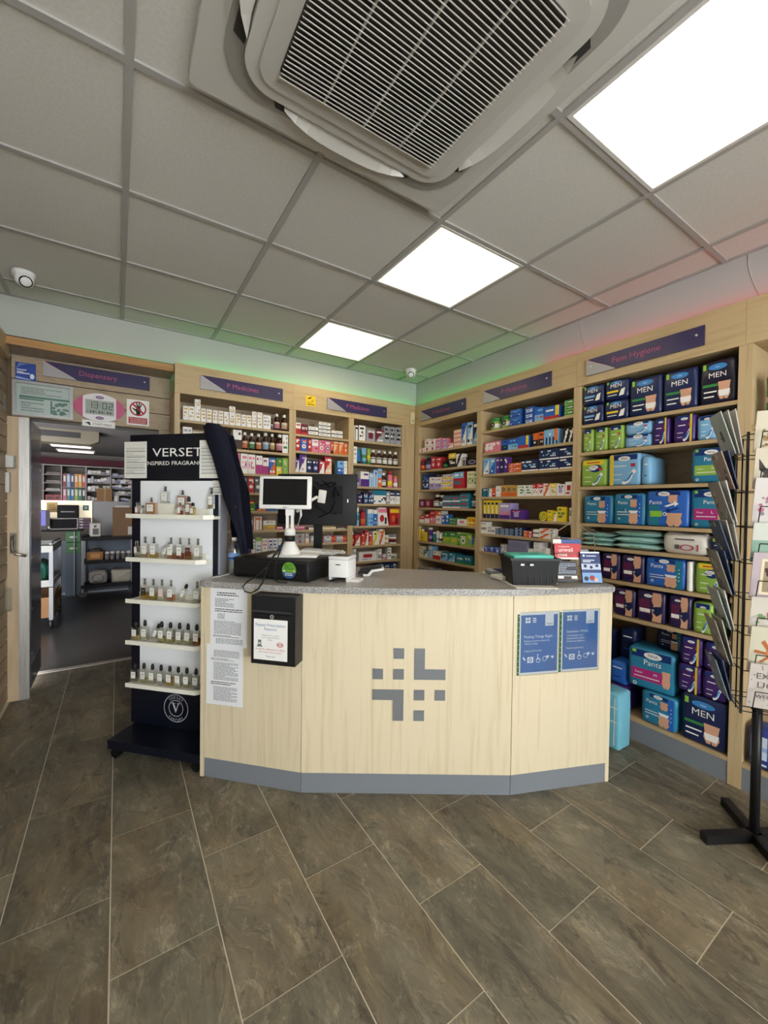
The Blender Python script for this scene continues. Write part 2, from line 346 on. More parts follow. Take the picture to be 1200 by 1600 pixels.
GOODS = [
 ('BL',0,2.007,[
  ('carton',0.411,0.45,0.105,1,'text','w.gd.cream','small white carton with gold print'),
  ('carton',0.451,0.491,0.107,1,'text','w.gd.cream','small white carton with gold print'),
  ('carton',0.492,0.534,0.105,-0.062,'text','w.gd.cream','small white carton with gold print'),
  ('carton',0.537,0.574,0.104,1,'text','w.gd.cream','small white carton with gold print'),
  ('carton',0.577,0.616,0.102,1,'text','w.gd.cream','small white carton with gold print'),
  ('carton',0.621,0.659,0.101,1,'text','w.gd.cream','small white carton with gold print'),
  ('carton',0.663,0.701,0.102,1,'text','w.gd.cream','small white carton with gold print'),
  ('carton',0.705,0.743,0.101,1,'text','w.gd.cream','small white carton with gold print'),
  ('carton',0.746,0.791,0.087,-0.062,'text','w.gd.cream','small white carton with gold print'),
  ('carton',0.794,0.834,0.099,1,'text','w.gd.cream','small white carton with gold print'),
  ('carton',0.838,0.877,0.096,1,'text','w.gd.cream','small white carton with gold print'),
  ('carton',0.88,0.92,0.097,1,'text','w.gd.cream','small white carton with gold print'),
  ('carton',0.923,0.963,0.099,-0.033,'text','w.gd.cream','small white carton with gold print'),
  ('carton',0.968,1.009,0.101,-0.031,'text','w.gd.cream','small white carton with gold print'),
  ('carton',1.014,1.079,0.116,1,'text','w.gy.cream','wide pale grey carton'),
  ('bottle',1.082,1.105,0.093,1,'','br.k.dg','dark bottle with black cap'),
  ('bottle',1.109,1.165,0.143,1,'','br.w.pk','dark bottle with pink label'),
  ('bottle',1.175,1.232,0.143,1,'','br.w.pe','dark bottle with peach label'),
 ]),
 ('BL',1,1.819,[
  ('carton',0.412,0.476,0.137,1,'text','w.gy.w','plain white carton'),
  ('carton',0.479,0.551,0.109,1,'text','cream.gy.w','low cream carton'),
  ('carton',0.659,0.692,0.122,1,'text','w.gy.w','white carton beside the jacket'),
  ('carton',0.743,0.771,0.102,1,'text','w.gy.w','narrow white carton'),
  ('carton',0.775,0.843,0.155,1,'half','w.br.k','tall white and brown carton'),
  ('bottle',0.847,0.898,0.146,1,'','br.w.or','dark medicine bottle with orange label'),
  ('bottle',0.902,0.954,0.143,1,'','br.w.gr','dark medicine bottle with green label'),
  ('bottle',0.958,1.011,0.144,1,'','br.w.or','dark medicine bottle with red orange label'),
  ('bottle',1.015,1.073,0.158,1,'','br.w.lb','dark medicine bottle with pale blue label'),
  ('bottle',1.076,1.123,0.156,1,'','br.w.gd','dark medicine bottle with tan label'),
  ('bottle',1.132,1.201,0.158,1,'','br.w.pk','dark medicine bottle with pinkish label'),
  ('carton',1.182,1.232,0.158,1,'text','w.gr.w','white carton with green print'),
 ]),
 ('BL',2,1.628,[
  ('carton',0.783,0.831,0.161,1,'band','pk.rd.w','red and pink carton'),
  ('carton',0.835,0.892,0.161,1,'text','w.pk.mg','white carton with pink print'),
  ('carton',0.894,0.955,0.158,1,'text','w.pk.mg','white carton with pink print'),
  ('carton',0.959,1.013,0.154,1,'half','w.mg.mg','white and magenta carton'),
  ('carton',1.015,1.066,0.14,1,'half','w.mg.mg','white and magenta carton'),
  ('carton',1.07,1.124,0.144,1,'diag','bl.or.w','blue and orange carton'),
  ('carton',1.129,1.18,0.146,1,'half','gr.yl.w','green and yellow carton'),
  ('carton',1.184,1.232,0.146,1,'circle','lg.gr.w','bright green carton'),
 ]),
 ('BL',3,1.474,[
  ('carton',0.839,0.892,0.124,1,'circle','dg.w.w','grey carton with round emblem'),
  ('carton',0.895,0.946,0.124,1,'circle','rd.w.w','red carton with round emblem'),
  ('carton',0.95,1.003,0.124,1,'circle','dg.w.w','grey carton with round emblem'),
  ('carton',1.006,1.058,0.124,1,'circle','gr.w.w','green carton with round emblem'),
  ('carton',1.062,1.114,0.124,1,'circle','rd.w.w','red carton with round emblem'),
 ]),
 ('BL',4,1.322,[
  ('carton',0.864,0.957,0.084,1,'diag','rd.gr.yl','red and green carton'),
  ('carton',0.962,1.044,0.064,1,'diag','nv.or.w','low navy and orange carton'),
  ('carton',1.048,1.139,0.054,1,'band','nv.bl.w','low navy carton'),
  ('carton',1.141,1.169,0.062,1,'band','lg.gr.w','lime green carton'),
 ]),
 ('BL',5,1.165,[
  ('carton',0.879,0.935,0.082,1,'half','w.pk.pk','white carton with pink base'),
  ('carton',0.947,1.011,0.111,1,'stripes','w.or.or','tall white carton with orange stripes'),
  ('carton',1.024,1.129,0.077,1,'half','w.gd.yl','white and yellow carton'),
  ('carton',1.136,1.194,0.023,1,'band','pk.mg.w','low pink carton'),
 ]),
 ('BL',6,0.973,[
  ('carton',0.891,0.925,0.116,1,'half','lv.pu.w','mauve and grey carton'),
  ('carton',0.928,0.96,0.113,1,'text','w.gr.gy','slim white carton'),
  ('carton',0.964,1.011,0.128,1,'top','w.lg.bl','white carton with lime top'),
  ('carton',1.015,1.064,0.116,1,'text','w.pk.bl','white carton with coloured print'),
  ('carton',1.067,1.106,0.114,1,'text','w.pu.bl','white carton with violet print'),
  ('carton',1.109,1.149,0.115,1,'text','w.bl.bl','white carton with blue print'),
  ('carton',1.152,1.186,0.114,1,'half','w.bl.lb','white and blue carton'),
 ]),
 ('BM',0,1.995,[
  ('carton',1.298,1.347,0.1,1,'half','w.rd.rd','white and red carton'),
  ('carton',1.351,1.41,0.091,1,'band','dr.rd.w','dark red carton'),
  ('carton',1.416,1.51,0.081,2,'band','w.k.gy','low white and black carton'),
  ('carton',1.517,1.632,0.131,4,'band','w.k.gy','low white and black carton'),
  ('carton',1.642,1.757,0.071,2,'band','w.k.gy','low white and black carton'),
 ]),
 ('BM',1,1.85,[
  ('carton',1.298,1.342,0.115,1,'circle','rd.w.w','red carton with white drop'),
  ('carton',1.345,1.409,0.115,1,'circle','bl.w.or','blue violet carton'),
  ('carton',1.412,1.448,0.115,1,'circle','rd.w.w','narrow red carton'),
  ('carton',1.452,1.514,0.115,1,'half','w.pk.rd','white and pink carton'),
  ('carton',1.517,1.577,0.115,1,'circle','pk.w.rd','pink carton with white disc'),
  ('carton',1.58,1.634,0.115,1,'circle','pk.tl.w','pink carton with teal disc'),
  ('carton',1.637,1.663,0.115,1,'band','or.br.w','slim orange brown carton'),
  ('carton',1.668,1.719,0.115,1,'diag','pe.or.or','peach and orange carton'),
  ('carton',1.723,1.772,0.115,1,'diag','pe.or.or','peach and orange carton'),
  ('carton',1.775,1.809,0.115,1,'circle','or.pe.w','bright orange carton'),
 ]),
 ('BM',2,1.664,[
  ('carton',1.298,1.333,0.116,1,'diag','pu.w.w','purple carton'),
  ('carton',1.336,1.401,0.156,1,'diag','pu.w.lv','tall violet carton'),
  ('carton',1.404,1.455,0.117,1,'circle','nv.lv.w','navy carton with pale disc'),
  ('carton',1.46,1.521,0.117,1,'circle','nv.lv.w','navy carton with pale disc'),
  ('carton',1.525,1.576,0.115,1,'diag','rd.w.w','red carton with white swirl'),
  ('carton',1.58,1.647,0.156,1,'diag','rd.pe.w','tall red pink carton'),
  ('carton',1.709,1.771,0.126,1,'half','lb.bl.w','light blue carton'),
  ('carton',1.774,1.809,0.128,1,'text','w.lb.lb','white and pale blue carton'),
 ]),
 ('BM',4,1.324,[
  ('carton',1.787,1.809,0.133,1,'band','bl.w.w','blue carton edge beside the monitor'),
 ]),
 ('BM',5,1.158,[
  ('carton',1.298,1.395,0.033,1,'band','pk.mg.w','low pink carton'),
  ('carton',1.433,1.485,0.016,1,'text','w.gy.gy','low white carton'),
  ('carton',1.49,1.526,0.031,1,'band','bl.w.w','small blue carton'),
  ('carton',1.559,1.701,0.019,1,'text','cream.gd.gy','flat cream carton'),
  ('carton',1.71,1.799,0.014,1,'band','nv.w.w','flat navy carton'),
 ]),
 ('BM',6,1.037,[
  ('carton',1.298,1.393,0.091,2,'circle','gy.rd.gr','grey carton with red green emblem'),
  ('carton',1.397,1.437,0.091,1,'half','gy.pe.w','narrow grey carton'),
  ('carton',1.445,1.568,0.066,1,'top2','gy.rd.or','grey carton with red end'),
  ('carton',1.574,1.696,0.062,1,'top2','gy.rd.or','grey carton with red end'),
  ('carton',1.702,1.809,0.058,1,'top2','gy.rd.or','grey carton with red end'),
 ]),
 ('BR',0,2.0,[
  ('carton',1.882,1.926,0.14,1,'stripes','w.k.k','white carton with black stripe'),
  ('carton',1.931,2.003,0.145,1,'text','w.k.gy','tall white carton'),
  ('carton',2.013,2.115,0.117,1,'window','gy.dr.w','grey carton with red square'),
  ('carton',2.119,2.217,0.125,1,'diag','dr.gy.w','dark red carton'),
  ('carton',2.222,2.285,0.172,1,'text','gy.k.w','silver grey carton'),
  ('carton',2.292,2.355,0.172,1,'text','gy.k.w','silver grey carton'),
  ('carton',2.36,2.423,0.175,1,'text','gy.k.w','silver grey carton'),
 ]),
 ('BR',1,1.779,[
  ('carton',1.876,1.913,0.16,1,'text','w.gy.w','narrow white carton'),
  ('tube',1.918,1.971,0.141,1,'','tl.k.bl','dark teal tube'),
  ('tube',1.976,2.031,0.16,1,'','lb.tl.gr','light blue tube'),
  ('tube',2.034,2.076,0.158,1,'','lg.gr.yl','lime green tube'),
  ('bottle',2.077,2.138,0.146,1,'','br.w.w','dark bottle with white label'),
  ('bottle',2.144,2.209,0.146,1,'','br.w.w','dark bottle with white label'),
  ('bottle',2.213,2.274,0.145,1,'','br.w.w','dark bottle with white label'),
  ('bottle',2.278,2.337,0.148,1,'','br.w.w','dark bottle with white label'),
  ('bottle',2.345,2.403,0.146,1,'','br.w.w','dark bottle with white label'),
 ]),
 ('BR',2,1.562,[
  ('carton',1.882,1.94,0.083,1,'half','pu.lv.w','low purple carton'),
  ('carton',1.956,2.05,0.144,1,'half','w.pu.pu','white and purple carton'),
  ('carton',2.054,2.099,0.135,1,'stripes','lb.w.w','pale blue carton'),
  ('carton',2.102,2.148,0.165,1,'stripes','lb.w.bl','blue and white carton'),
  ('carton',2.152,2.199,0.182,1,'half','lb.or.w','orange and blue carton'),
  ('bottle',2.202,2.266,0.144,1,'','br.w.w','dark bottle with white label'),
  ('canister',2.282,2.341,0.165,1,'','pk.rd.yl','pink canister'),
  ('canister',2.35,2.404,0.123,1,'','pk.or.w','short pink canister'),
 ]),
 ('BR',3,1.396,[
  ('carton',1.88,1.928,0.094,1,'rows','nv.w.rd','navy striped carton'),
  ('carton',1.93,1.979,0.093,1,'rows','nv.w.rd','navy striped carton'),
  ('carton',1.99,2.043,0.112,1,'rows','nv.w.lb','navy carton with pale print'),
  ('carton',2.046,2.105,0.111,1,'rows','nv.w.lb','navy carton with pale print'),
  ('carton',2.108,2.249,0.136,1,'photo','w.tl.br','wide green and white carton'),
  ('carton',2.254,2.294,0.123,1,'text','gy.w.w','grey carton'),
  ('carton',2.297,2.359,0.13,1,'half2','w.nv.gy','white carton with navy top'),
  ('carton',2.363,2.423,0.13,1,'half2','w.nv.gy','white carton with navy top'),
 ]),
 ('BR',4,1.182,[
  ('bottle',1.876,1.903,0.14,1,'','bl.w.w','small blue bottle'),
  ('spray',1.907,1.959,0.184,1,'','lb.w.tl','teal and blue spray bottle'),
  ('canister',1.972,2.025,0.162,1,'','rd.dr.or','red brown canister'),
  ('carton',2.039,2.104,0.16,1,'top','lb.w.bl','light blue carton'),
  ('carton',2.106,2.151,0.154,1,'top','bl.w.w','deep blue carton'),
  ('wedge',2.156,2.289,0.178,1,'','w.pk.rd','white pouch with pink print'),
  ('pouch',2.297,2.417,0.174,1,'','rd.yl.or','red and yellow pouch'),
 ]),
 ('BR',5,0.993,[
  ('bottle',1.875,1.895,0.128,1,'','rd.w.or','small red bottle'),
  ('carton',1.902,1.959,0.104,1,'diag','rd.w.or','red carton'),
  ('carton',1.969,2.012,0.118,1,'diag','rd.or.w','red carton'),
  ('carton',2.015,2.051,0.143,1,'diag','rd.w.w','tall red carton'),
  ('carton',2.054,2.095,0.117,1,'diag','rd.or.w','red carton'),
  ('carton',2.102,2.174,0.131,1,'diag2','w.yl.k','white and yellow carton'),
  ('carton',2.178,2.243,0.151,1,'diag2','w.or.or','tall white and orange carton'),
  ('tub',2.25,2.304,0.089,1,'','gd.w.w','small gold tub'),
  ('tub',2.312,2.408,0.098,1,'','w.gy.dr','wide white tub'),
 ]),
 ('BR',6,0.838,[
  ('tub',1.878,1.927,0.125,1,'','gy.w.lv','pale grey tub'),
  ('carton',1.946,2.148,0.09,1,'red','w.rd.lv','long white carton with red lettering'),
  ('carton',2.151,2.17,0.102,1,'text','w.gy.w','slim white carton'),
  ('tub',2.177,2.22,0.109,1,'','w.w.gy','white tub'),
  ('tub',2.225,2.268,0.054,1,'','w.w.pk','short white tub'),
  ('carton',2.279,2.325,0.119,1,'text','w.dg.dg','tall white carton'),
  ('tub',2.33,2.365,0.057,1,'','w.w.gr','small white tub'),
  ('tub',2.368,2.403,0.055,1,'','w.w.gy','small white tub'),
 ]),
 ('BR',7,0.723,[
  ('carton',2.178,2.239,0.085,1,'rows','nv.w.lb','navy carton'),
  ('carton',2.241,2.307,0.084,1,'rows','nv.lb.w','navy carton'),
  ('carton',2.31,2.4,0.077,1,'rows','nv.w.lb','navy carton'),
 ]),
 ('RA',0,1.928,[
  ('carton',-3.333,-3.259,0.045,1,'circle','w.pk.rd','low white and pink carton'),
  ('carton',-3.253,-3.176,0.127,2,'circle','w.pk.dr','white and pink carton'),
  ('carton',-3.171,-3.09,0.116,2,'circle','w.pk.dr','white and pink carton'),
  ('carton',-3.085,-2.999,0.114,2,'diag','pk.lv.w','pink and mauve carton'),
  ('carton',-2.996,-2.911,0.101,2,'diag','pk.lv.w','pink and mauve carton'),
  ('carton',-2.907,-2.835,0.048,1,'diag','pk.w.w','low pink carton'),
  ('carton',-2.829,-2.729,0.157,4,'band','pe.pk.w','low peach carton'),
  ('carton',-2.725,-2.664,0.203,1,'diag','bl.w.nv','tall blue carton'),
  ('carton',-2.657,-2.589,0.2,1,'diag','lb.w.k','tall pale blue carton'),
  ('carton',-2.582,-2.526,0.196,1,'diag','nv.lb.w','tall navy and blue carton'),
 ]),
 ('RA',1,1.745,[
  ('canister',-3.333,-3.273,0.122,1,'','dr.rd.or','dark red canister'),
  ('canister',-3.268,-3.169,0.125,1,'','nv.nv.lv','navy canister'),
  ('carton',-3.151,-3.077,0.119,1,'circle','rd.pk.w','red carton'),
  ('carton',-3.073,-2.996,0.112,1,'circle','rd.pk.w','red carton'),
  ('tub',-2.989,-2.931,0.07,1,'','k.k.gr','small black tub'),
  ('carton',-2.894,-2.795,0.13,1,'half2','k.yl.w','black carton with yellow top'),
  ('carton',-2.791,-2.719,0.117,1,'diag2','w.k.gy','white and black carton'),
  ('carton',-2.713,-2.656,0.077,1,'stripes','k.w.w','black carton with white stripe'),
  ('carton',-2.651,-2.526,0.06,1,'oval','k.lv.w','black carton with mauve oval'),
 ]),
 ('RA',2,1.547,[
  ('carton',-3.28,-3.177,0.159,1,'rows','nv.bl.lb','tall navy carton'),
  ('carton',-3.173,-3.086,0.121,1,'half','w.lv.pu','white and mauve carton'),
  ('carton',-3.081,-2.993,0.115,1,'half','w.lv.pu','white and mauve carton'),
  ('carton',-2.986,-2.83,0.136,3,'rows2','w.pu.yl','white and purple carton'),
  ('carton',-2.824,-2.691,0.149,1,'half2','rd.lb.tl','pink red carton with grey top'),
  ('carton',-2.646,-2.559,0.146,1,'text','cream.lg.gr','tall pale green carton'),
  ('carton',-2.563,-2.526,0.139,1,'text','cream.gr.gr','narrow pale green carton'),
 ]),
 ('RA',3,1.366,[
  ('carton',-3.333,-3.234,0.084,1,'window','dr.lv.k','dark pink carton'),
  ('carton',-3.229,-3.147,0.083,1,'window','dr.pk.k','dark pink carton'),
  ('bottle',-3.136,-3.036,0.127,1,'','br.w.w','dark bottle with white cap'),
  ('bottle',-3.032,-2.973,0.121,1,'','br.w.lb','narrow dark bottle'),
  ('carton',-2.969,-2.849,0.114,2,'band','tl.w.rd','flat teal carton'),
  ('carton',-2.844,-2.73,0.116,2,'band','tl.w.rd','flat teal carton'),
  ('carton',-2.725,-2.625,0.133,2,'band','tl.gy.rd','flat teal carton'),
  ('bottle',-2.611,-2.53,0.135,1,'','br.w.lb','dark bottle with blue label'),
 ]),
 ('RA',4,1.212,[
  ('carton',-3.32,-3.242,0.07,1,'half','rd.w.w','small red carton'),
  ('carton',-3.237,-3.159,0.091,1,'half','rd.w.w','red carton'),
  ('carton',-3.152,-3.072,0.124,1,'half','rd.pk.w','tall red carton'),
  ('carton',-3.067,-2.982,0.124,1,'half2','w.or.lv','orange and white carton'),
  ('carton',-2.978,-2.929,0.087,1,'circle','bl.w.w','blue carton'),
  ('carton',-2.925,-2.877,0.093,1,'circle','bl.lb.w','blue carton'),
  ('carton',-2.869,-2.774,0.066,1,'rows','gr.w.k','dull green carton'),
  ('carton',-2.764,-2.644,0.055,1,'red','w.pk.gy','white and pink carton'),
  ('carton',-2.638,-2.528,0.077,1,'rows','yl.or.or','orange yellow carton'),
 ]),
 ('RA',5,1.027,[
  ('tubecap',-3.333,-3.308,0.14,1,'','yl.w.yl','tall yellow tube with white cap'),
  ('tubecap',-3.303,-3.261,0.117,1,'','yl.w.gd','yellow tube'),
  ('carton',-3.258,-3.218,0.09,1,'stripes','yl.gd.w','small yellow carton'),
  ('tubecap',-3.194,-3.138,0.139,1,'','pu.w.lv','purple tube with white cap'),
  ('tubecap',-3.127,-3.072,0.098,1,'','tl.w.gr','green and white tube'),
  ('tubecap',-3.068,-3.028,0.113,1,'','w.w.gy','white tube'),
  ('tubecap',-3.025,-2.982,0.101,1,'','w.w.nv','white tube with navy label'),
  ('carton',-2.959,-2.858,0.111,1,'half2','lg.gr.yl','green carton with lime base'),
  ('carton',-2.854,-2.76,0.117,1,'half2','lg.gr.yl','green carton with lime base'),
  ('bottle',-2.756,-2.735,0.124,1,'','gr.w.lg','small green bottle'),
  ('carton',-2.731,-2.632,0.121,1,'circle','lg.w.gr','lime carton with pale disc'),
  ('carton',-2.629,-2.578,0.11,1,'circle','lg.bl.yl','lime carton with blue disc'),
  ('carton',-2.574,-2.526,0.091,1,'diag','bl.lg.yl','blue and lime carton'),
 ]),
 ('RA',6,0.863,[
  ('carton',-3.316,-3.252,0.105,1,'text','cream.gd.gd','cream carton'),
  ('carton',-3.247,-3.174,0.077,1,'diag','tl.w.lb','teal carton'),
  ('carton',-3.169,-3.102,0.123,1,'stripes','lb.w.w','pale blue and white carton'),
  ('carton',-3.098,-2.987,0.081,1,'half','w.rd.rd','white and red carton'),
  ('carton',-2.982,-2.883,0.079,1,'diag','tl.lb.w','teal blue carton'),
  ('carton',-2.879,-2.784,0.087,1,'diag','tl.lb.w','teal blue carton'),
  ('carton',-2.772,-2.671,0.076,1,'band','tl.gr.w','low green teal carton'),
  ('carton',-2.668,-2.572,0.081,1,'band','tl.gr.w','low green teal carton'),
 ]),
 ('RA',7,0.713,[
  ('carton',-3.333,-3.225,0.036,1,'rows','gy.nv.w','low grey and navy carton'),
  ('carton',-3.221,-3.092,0.047,1,'rows','gy.nv.w','low grey and navy carton'),
 ]),
 ('RB',0,2.019,[
  ('drum',-2.414,-2.303,0.101,1,'','lg.gr.w','green drum'),
  ('drum',-2.294,-2.187,0.099,1,'','lg.gr.w','green drum'),
  ('carton',-2.181,-2.083,0.128,2,'rows','bl.lb.nv','bright blue carton'),
  ('carton',-2.04,-1.963,0.122,3,'rows','bl.nv.w','bright blue carton'),
  ('carton',-1.954,-1.877,0.1,1,'half','bl.lb.rd','blue and red carton'),
  ('carton',-1.873,-1.752,0.092,1,'sunset','bl.yl.rd','wide blue and orange carton'),
  ('carton',-1.712,-1.642,0.11,3,'band','gr.lg.w','low green carton'),
 ]),
 ('RB',1,1.836,[
  ('carton',-2.445,-2.272,0.087,1,'circle2','pk.w.w','wide pink carton'),
  ('carton',-2.265,-2.201,0.086,1,'half','bl.nv.gr','blue carton'),
  ('carton',-2.197,-2.101,0.086,1,'half','bl.lb.gr','blue carton with green base'),
  ('carton',-2.098,-2.003,0.094,1,'sunset','bl.yl.rd','blue and yellow carton'),
  ('carton',-1.963,-1.918,0.099,1,'half','or.k.w','orange and black carton'),
  ('carton',-1.915,-1.872,0.102,1,'half','or.k.w','orange and black carton'),
  ('carton',-1.869,-1.759,0.11,1,'sunset2','lb.nv.or','wide blue carton with dark base'),
  ('carton',-1.712,-1.676,0.094,1,'diag2','k.w.w','black and white carton'),
  ('carton',-1.674,-1.639,0.093,1,'diag2','k.w.w','black and white carton'),
 ]),
 ('RB',2,1.657,[
  ('carton',-2.456,-2.394,0.131,1,'diag','lb.w.bl','light blue carton'),
  ('carton',-2.39,-2.327,0.128,1,'diag','lb.bl.w','light blue carton'),
  ('carton',-2.317,-2.279,0.133,1,'circle','pu.lv.w','dark purple carton'),
  ('carton',-2.275,-2.238,0.131,1,'circle','nv.lv.w','dark purple carton'),
  ('carton',-2.234,-2.198,0.127,1,'circle','pu.lv.w','dark purple carton'),
  ('carton',-2.187,-2.066,0.072,2,'rows','or.w.rd','low red and white carton'),
  ('carton',-2.061,-1.911,0.086,1,'pills','nv.lb.w','wide navy carton'),
  ('carton',-1.906,-1.745,0.149,2,'pills','nv.lb.w','wide navy carton'),
  ('carton',-1.739,-1.64,0.149,2,'pills','nv.lb.w','wide navy carton'),
 ]),
 ('RB',3,1.468,[
  ('carton',-2.468,-2.393,0.07,1,'stripes','tl.nv.w','teal carton'),
  ('carton',-2.389,-2.357,0.067,1,'text','w.pk.w','narrow white carton'),
  ('carton',-2.354,-2.318,0.072,1,'half','or.rd.w','orange brown carton'),
  ('carton',-2.314,-2.265,0.087,1,'rows','w.lb.lb','white and blue carton'),
  ('carton',-2.259,-2.207,0.091,1,'arch','gd.or.nv','amber carton with arch'),
  ('carton',-2.204,-2.154,0.089,1,'arch','gd.or.nv','amber carton with arch'),
  ('carton',-2.15,-2.106,0.087,1,'arch','gd.or.nv','amber carton with arch'),
  ('carton',-2.099,-2.032,0.084,1,'text','w.gr.gr','white carton with green print'),
  ('carton',-2.028,-1.963,0.083,1,'text','w.gr.gr','white carton with green print'),
  ('carton',-1.958,-1.913,0.091,1,'half2','w.rd.rd','white carton with red top'),
  ('carton',-1.909,-1.866,0.091,1,'half2','w.rd.rd','white carton with red top'),
  ('carton',-1.863,-1.811,0.089,1,'diag2','w.or.or','orange and white carton'),
  ('carton',-1.808,-1.762,0.089,1,'half2','cream.yl.gd','yellow carton'),
  ('carton',-1.759,-1.699,0.081,1,'window','w.lv.dg','white carton with grey picture'),
  ('carton',-1.693,-1.64,0.096,1,'red','w.rd.rd','white carton with red heart'),
 ]),
 ('RB',4,1.287,[
  ('carton',-2.448,-2.41,0.151,1,'nasal','yl.nv.w','yellow carton with navy base'),
  ('carton',-2.407,-2.37,0.151,1,'nasal','yl.nv.w','yellow carton with navy base'),
  ('carton',-2.365,-2.325,0.151,1,'nasal','yl.nv.w','yellow carton with navy base'),
  ('carton',-2.322,-2.28,0.151,1,'nasal','yl.nv.w','yellow carton with navy base'),
  ('carton',-2.275,-2.167,0.128,1,'sunset3','lv.pk.pu','mauve and violet carton'),
  ('carton',-2.152,-2.056,0.077,1,'window','pu.lv.pk','purple carton'),
  ('tin',-1.899,-1.835,0.067,1,'','yl.lg.gr','round yellow green tin'),
  ('carton',-1.829,-1.788,0.078,1,'text','yl.gr.gd','yellow carton'),
  ('carton',-1.785,-1.754,0.069,1,'diag','yl.w.gr','narrow yellow carton'),
  ('carton',-1.751,-1.684,0.103,1,'text','yl.gr.gd','tall yellow carton'),
  ('spray',-1.667,-1.638,0.14,1,'','w.pu.gy','white bottle with violet cap'),
 ]),
 ('RB',5,1.157,[
  ('carton',-2.468,-2.404,0.099,1,'circle3','w.gy.dg','white carton with grey symbols'),
  ('carton',-2.4,-2.314,0.06,1,'circle3','w.gy.dg','low white carton'),
  ('carton',-2.312,-2.264,0.051,3,'band','nv.lb.w','small navy carton'),
  ('carton',-2.262,-2.216,0.054,3,'band','nv.lb.w','small navy carton'),
  ('carton',-2.213,-2.169,0.057,3,'band','nv.lb.w','small navy carton'),
  ('carton',-2.166,-2.125,0.059,3,'band','nv.lb.w','small navy carton'),
  ('carton',-2.116,-2.082,0.071,3,'band','nv.lb.w','small navy carton'),
  ('carton',-2.078,-2.046,0.07,3,'band','nv.lb.w','small navy carton'),
  ('carton',-2.034,-1.995,0.048,2,'circle','or.rd.w','small orange carton'),
  ('carton',-1.991,-1.954,0.046,2,'circle','rd.w.w','small red carton'),
  ('carton',-1.947,-1.896,0.064,2,'band','w.k.w','small white and black carton'),
  ('carton',-1.892,-1.807,0.075,2,'diag2','w.or.or','white and orange carton'),
  ('carton',-1.804,-1.772,0.074,1,'text','w.gy.lg','white carton'),
  ('carton',-1.765,-1.725,0.022,1,'text','w.gy.w','flat white carton'),
  ('carton',-1.723,-1.642,0.026,1,'band','nv.bl.w','flat navy carton'),
 ]),
 ('RB',6,1.006,[
  ('carton',-2.467,-2.437,0.037,1,'text','w.gr.w','narrow white carton'),
  ('carton',-2.432,-2.377,0.041,1,'circle','bl.mg.w','blue carton with pink label'),
  ('carton',-2.372,-2.316,0.045,1,'circle','bl.mg.w','blue carton with pink label'),
  ('carton',-2.312,-2.258,0.045,1,'circle','bl.lv.w','blue carton'),
  ('carton',-2.253,-2.185,0.078,1,'text','gy.w.w','grey and white carton'),
  ('cratebox',-2.178,-1.998,0.111,1,'','lv.gy.w','translucent grey box'),
  ('carton',-1.99,-1.944,0.065,2,'text','w.gy.gy','small white carton'),
  ('carton',-1.94,-1.886,0.12,4,'text','w.gy.gy','small white carton'),
  ('carton',-1.882,-1.83,0.08,2,'text','w.gy.gy','small white carton'),
 ]),
 ('RC',0,1.935,[
  ('pack',-1.58,-1.436,0.255,2,'men','nv.lb','navy pack with blue stripe'),
  ('pack',-1.432,-1.284,0.255,2,'men','nv.yl','navy pack with yellow stripe'),
  ('pack',-1.281,-1.101,0.228,1,'menb','nv.gr','large navy pack'),
  ('pack',-1.098,-0.929,0.224,1,'menb','nv.gr','large navy pack'),
  ('pack',-0.924,-0.762,0.228,1,'menb','k.gr','crinkled black navy pack'),
 ]),
 ('RC',1,1.752,[
  ('pack',-1.574,-1.497,0.153,1,'pad','lg.gr','light green pack'),
  ('pack',-1.493,-1.406,0.153,1,'pad','lg.gr','light green pack'),
  ('pack',-1.403,-1.307,0.153,1,'pad','lg.gr','light green pack'),
  ('pack',-1.302,-1.15,0.153,2,'pad','lb.bl','light blue pack'),
  ('pack',-1.149,-1.058,0.153,1,'pad','pu.mg','dark purple pack'),
  ('pack',-1.042,-0.934,0.153,1,'pad','pu.mg','dark purple pack'),
  ('pack',-0.931,-0.835,0.132,1,'pad','lb.bl','light blue pack'),
  ('pack',-0.833,-0.762,0.138,1,'pad','lb.bl','light blue pack'),
 ]),
 ('RC',2,1.525,[
  ('pack',-1.58,-1.407,0.177,1,'padtop','lg.yl','lime green pack with yellow top'),
  ('pack',-1.4,-1.206,0.196,1,'padside','lb.yl','pale blue pack with yellow edge'),
  ('pack',-1.203,-1.147,0.168,1,'plain','lb.bl','pale blue pack'),
  ('pack',-0.952,-0.785,0.188,1,'pants','tl.lg.M','teal pack with lime stripe'),
 ]),
 ('RC',3,1.284,[
  ('pack',-1.557,-1.364,0.182,1,'pants2','tl.bl.','small teal pack'),
  ('pack',-1.359,-1.175,0.193,1,'pants2','tl.bl.L','teal pack'),
  ('pack',-1.172,-0.953,0.207,1,'pants3','bl.tl.L','large blue pack with arrows'),
  ('pack',-0.95,-0.781,0.211,1,'pants','tl.mg.L','teal pack with purple stripe'),
 ]),
 ('RC',4,1.135,[
  ('wipes',-1.58,-1.368,0.094,3,'','tlp.w','pale aqua wipes pack'),
  ('wipes',-1.362,-1.092,0.119,3,'','tlp.gr','pale aqua wipes pack'),
  ('wipebag',-1.083,-0.864,0.119,1,'','cream.dr','crinkled cream bag'),
  ('pack',-0.861,-0.779,0.104,1,'padtop','nv.lg','navy and green pack'),
 ]),
 ('RC',5,0.937,[
  ('pack',-1.511,-1.435,0.156,1,'silh','dr.nv','maroon pack'),
  ('pack',-1.43,-1.311,0.167,1,'silh','dr.nv','maroon and navy pack'),
  ('pack',-1.307,-1.171,0.168,1,'silh','dr.nv','maroon and navy pack'),
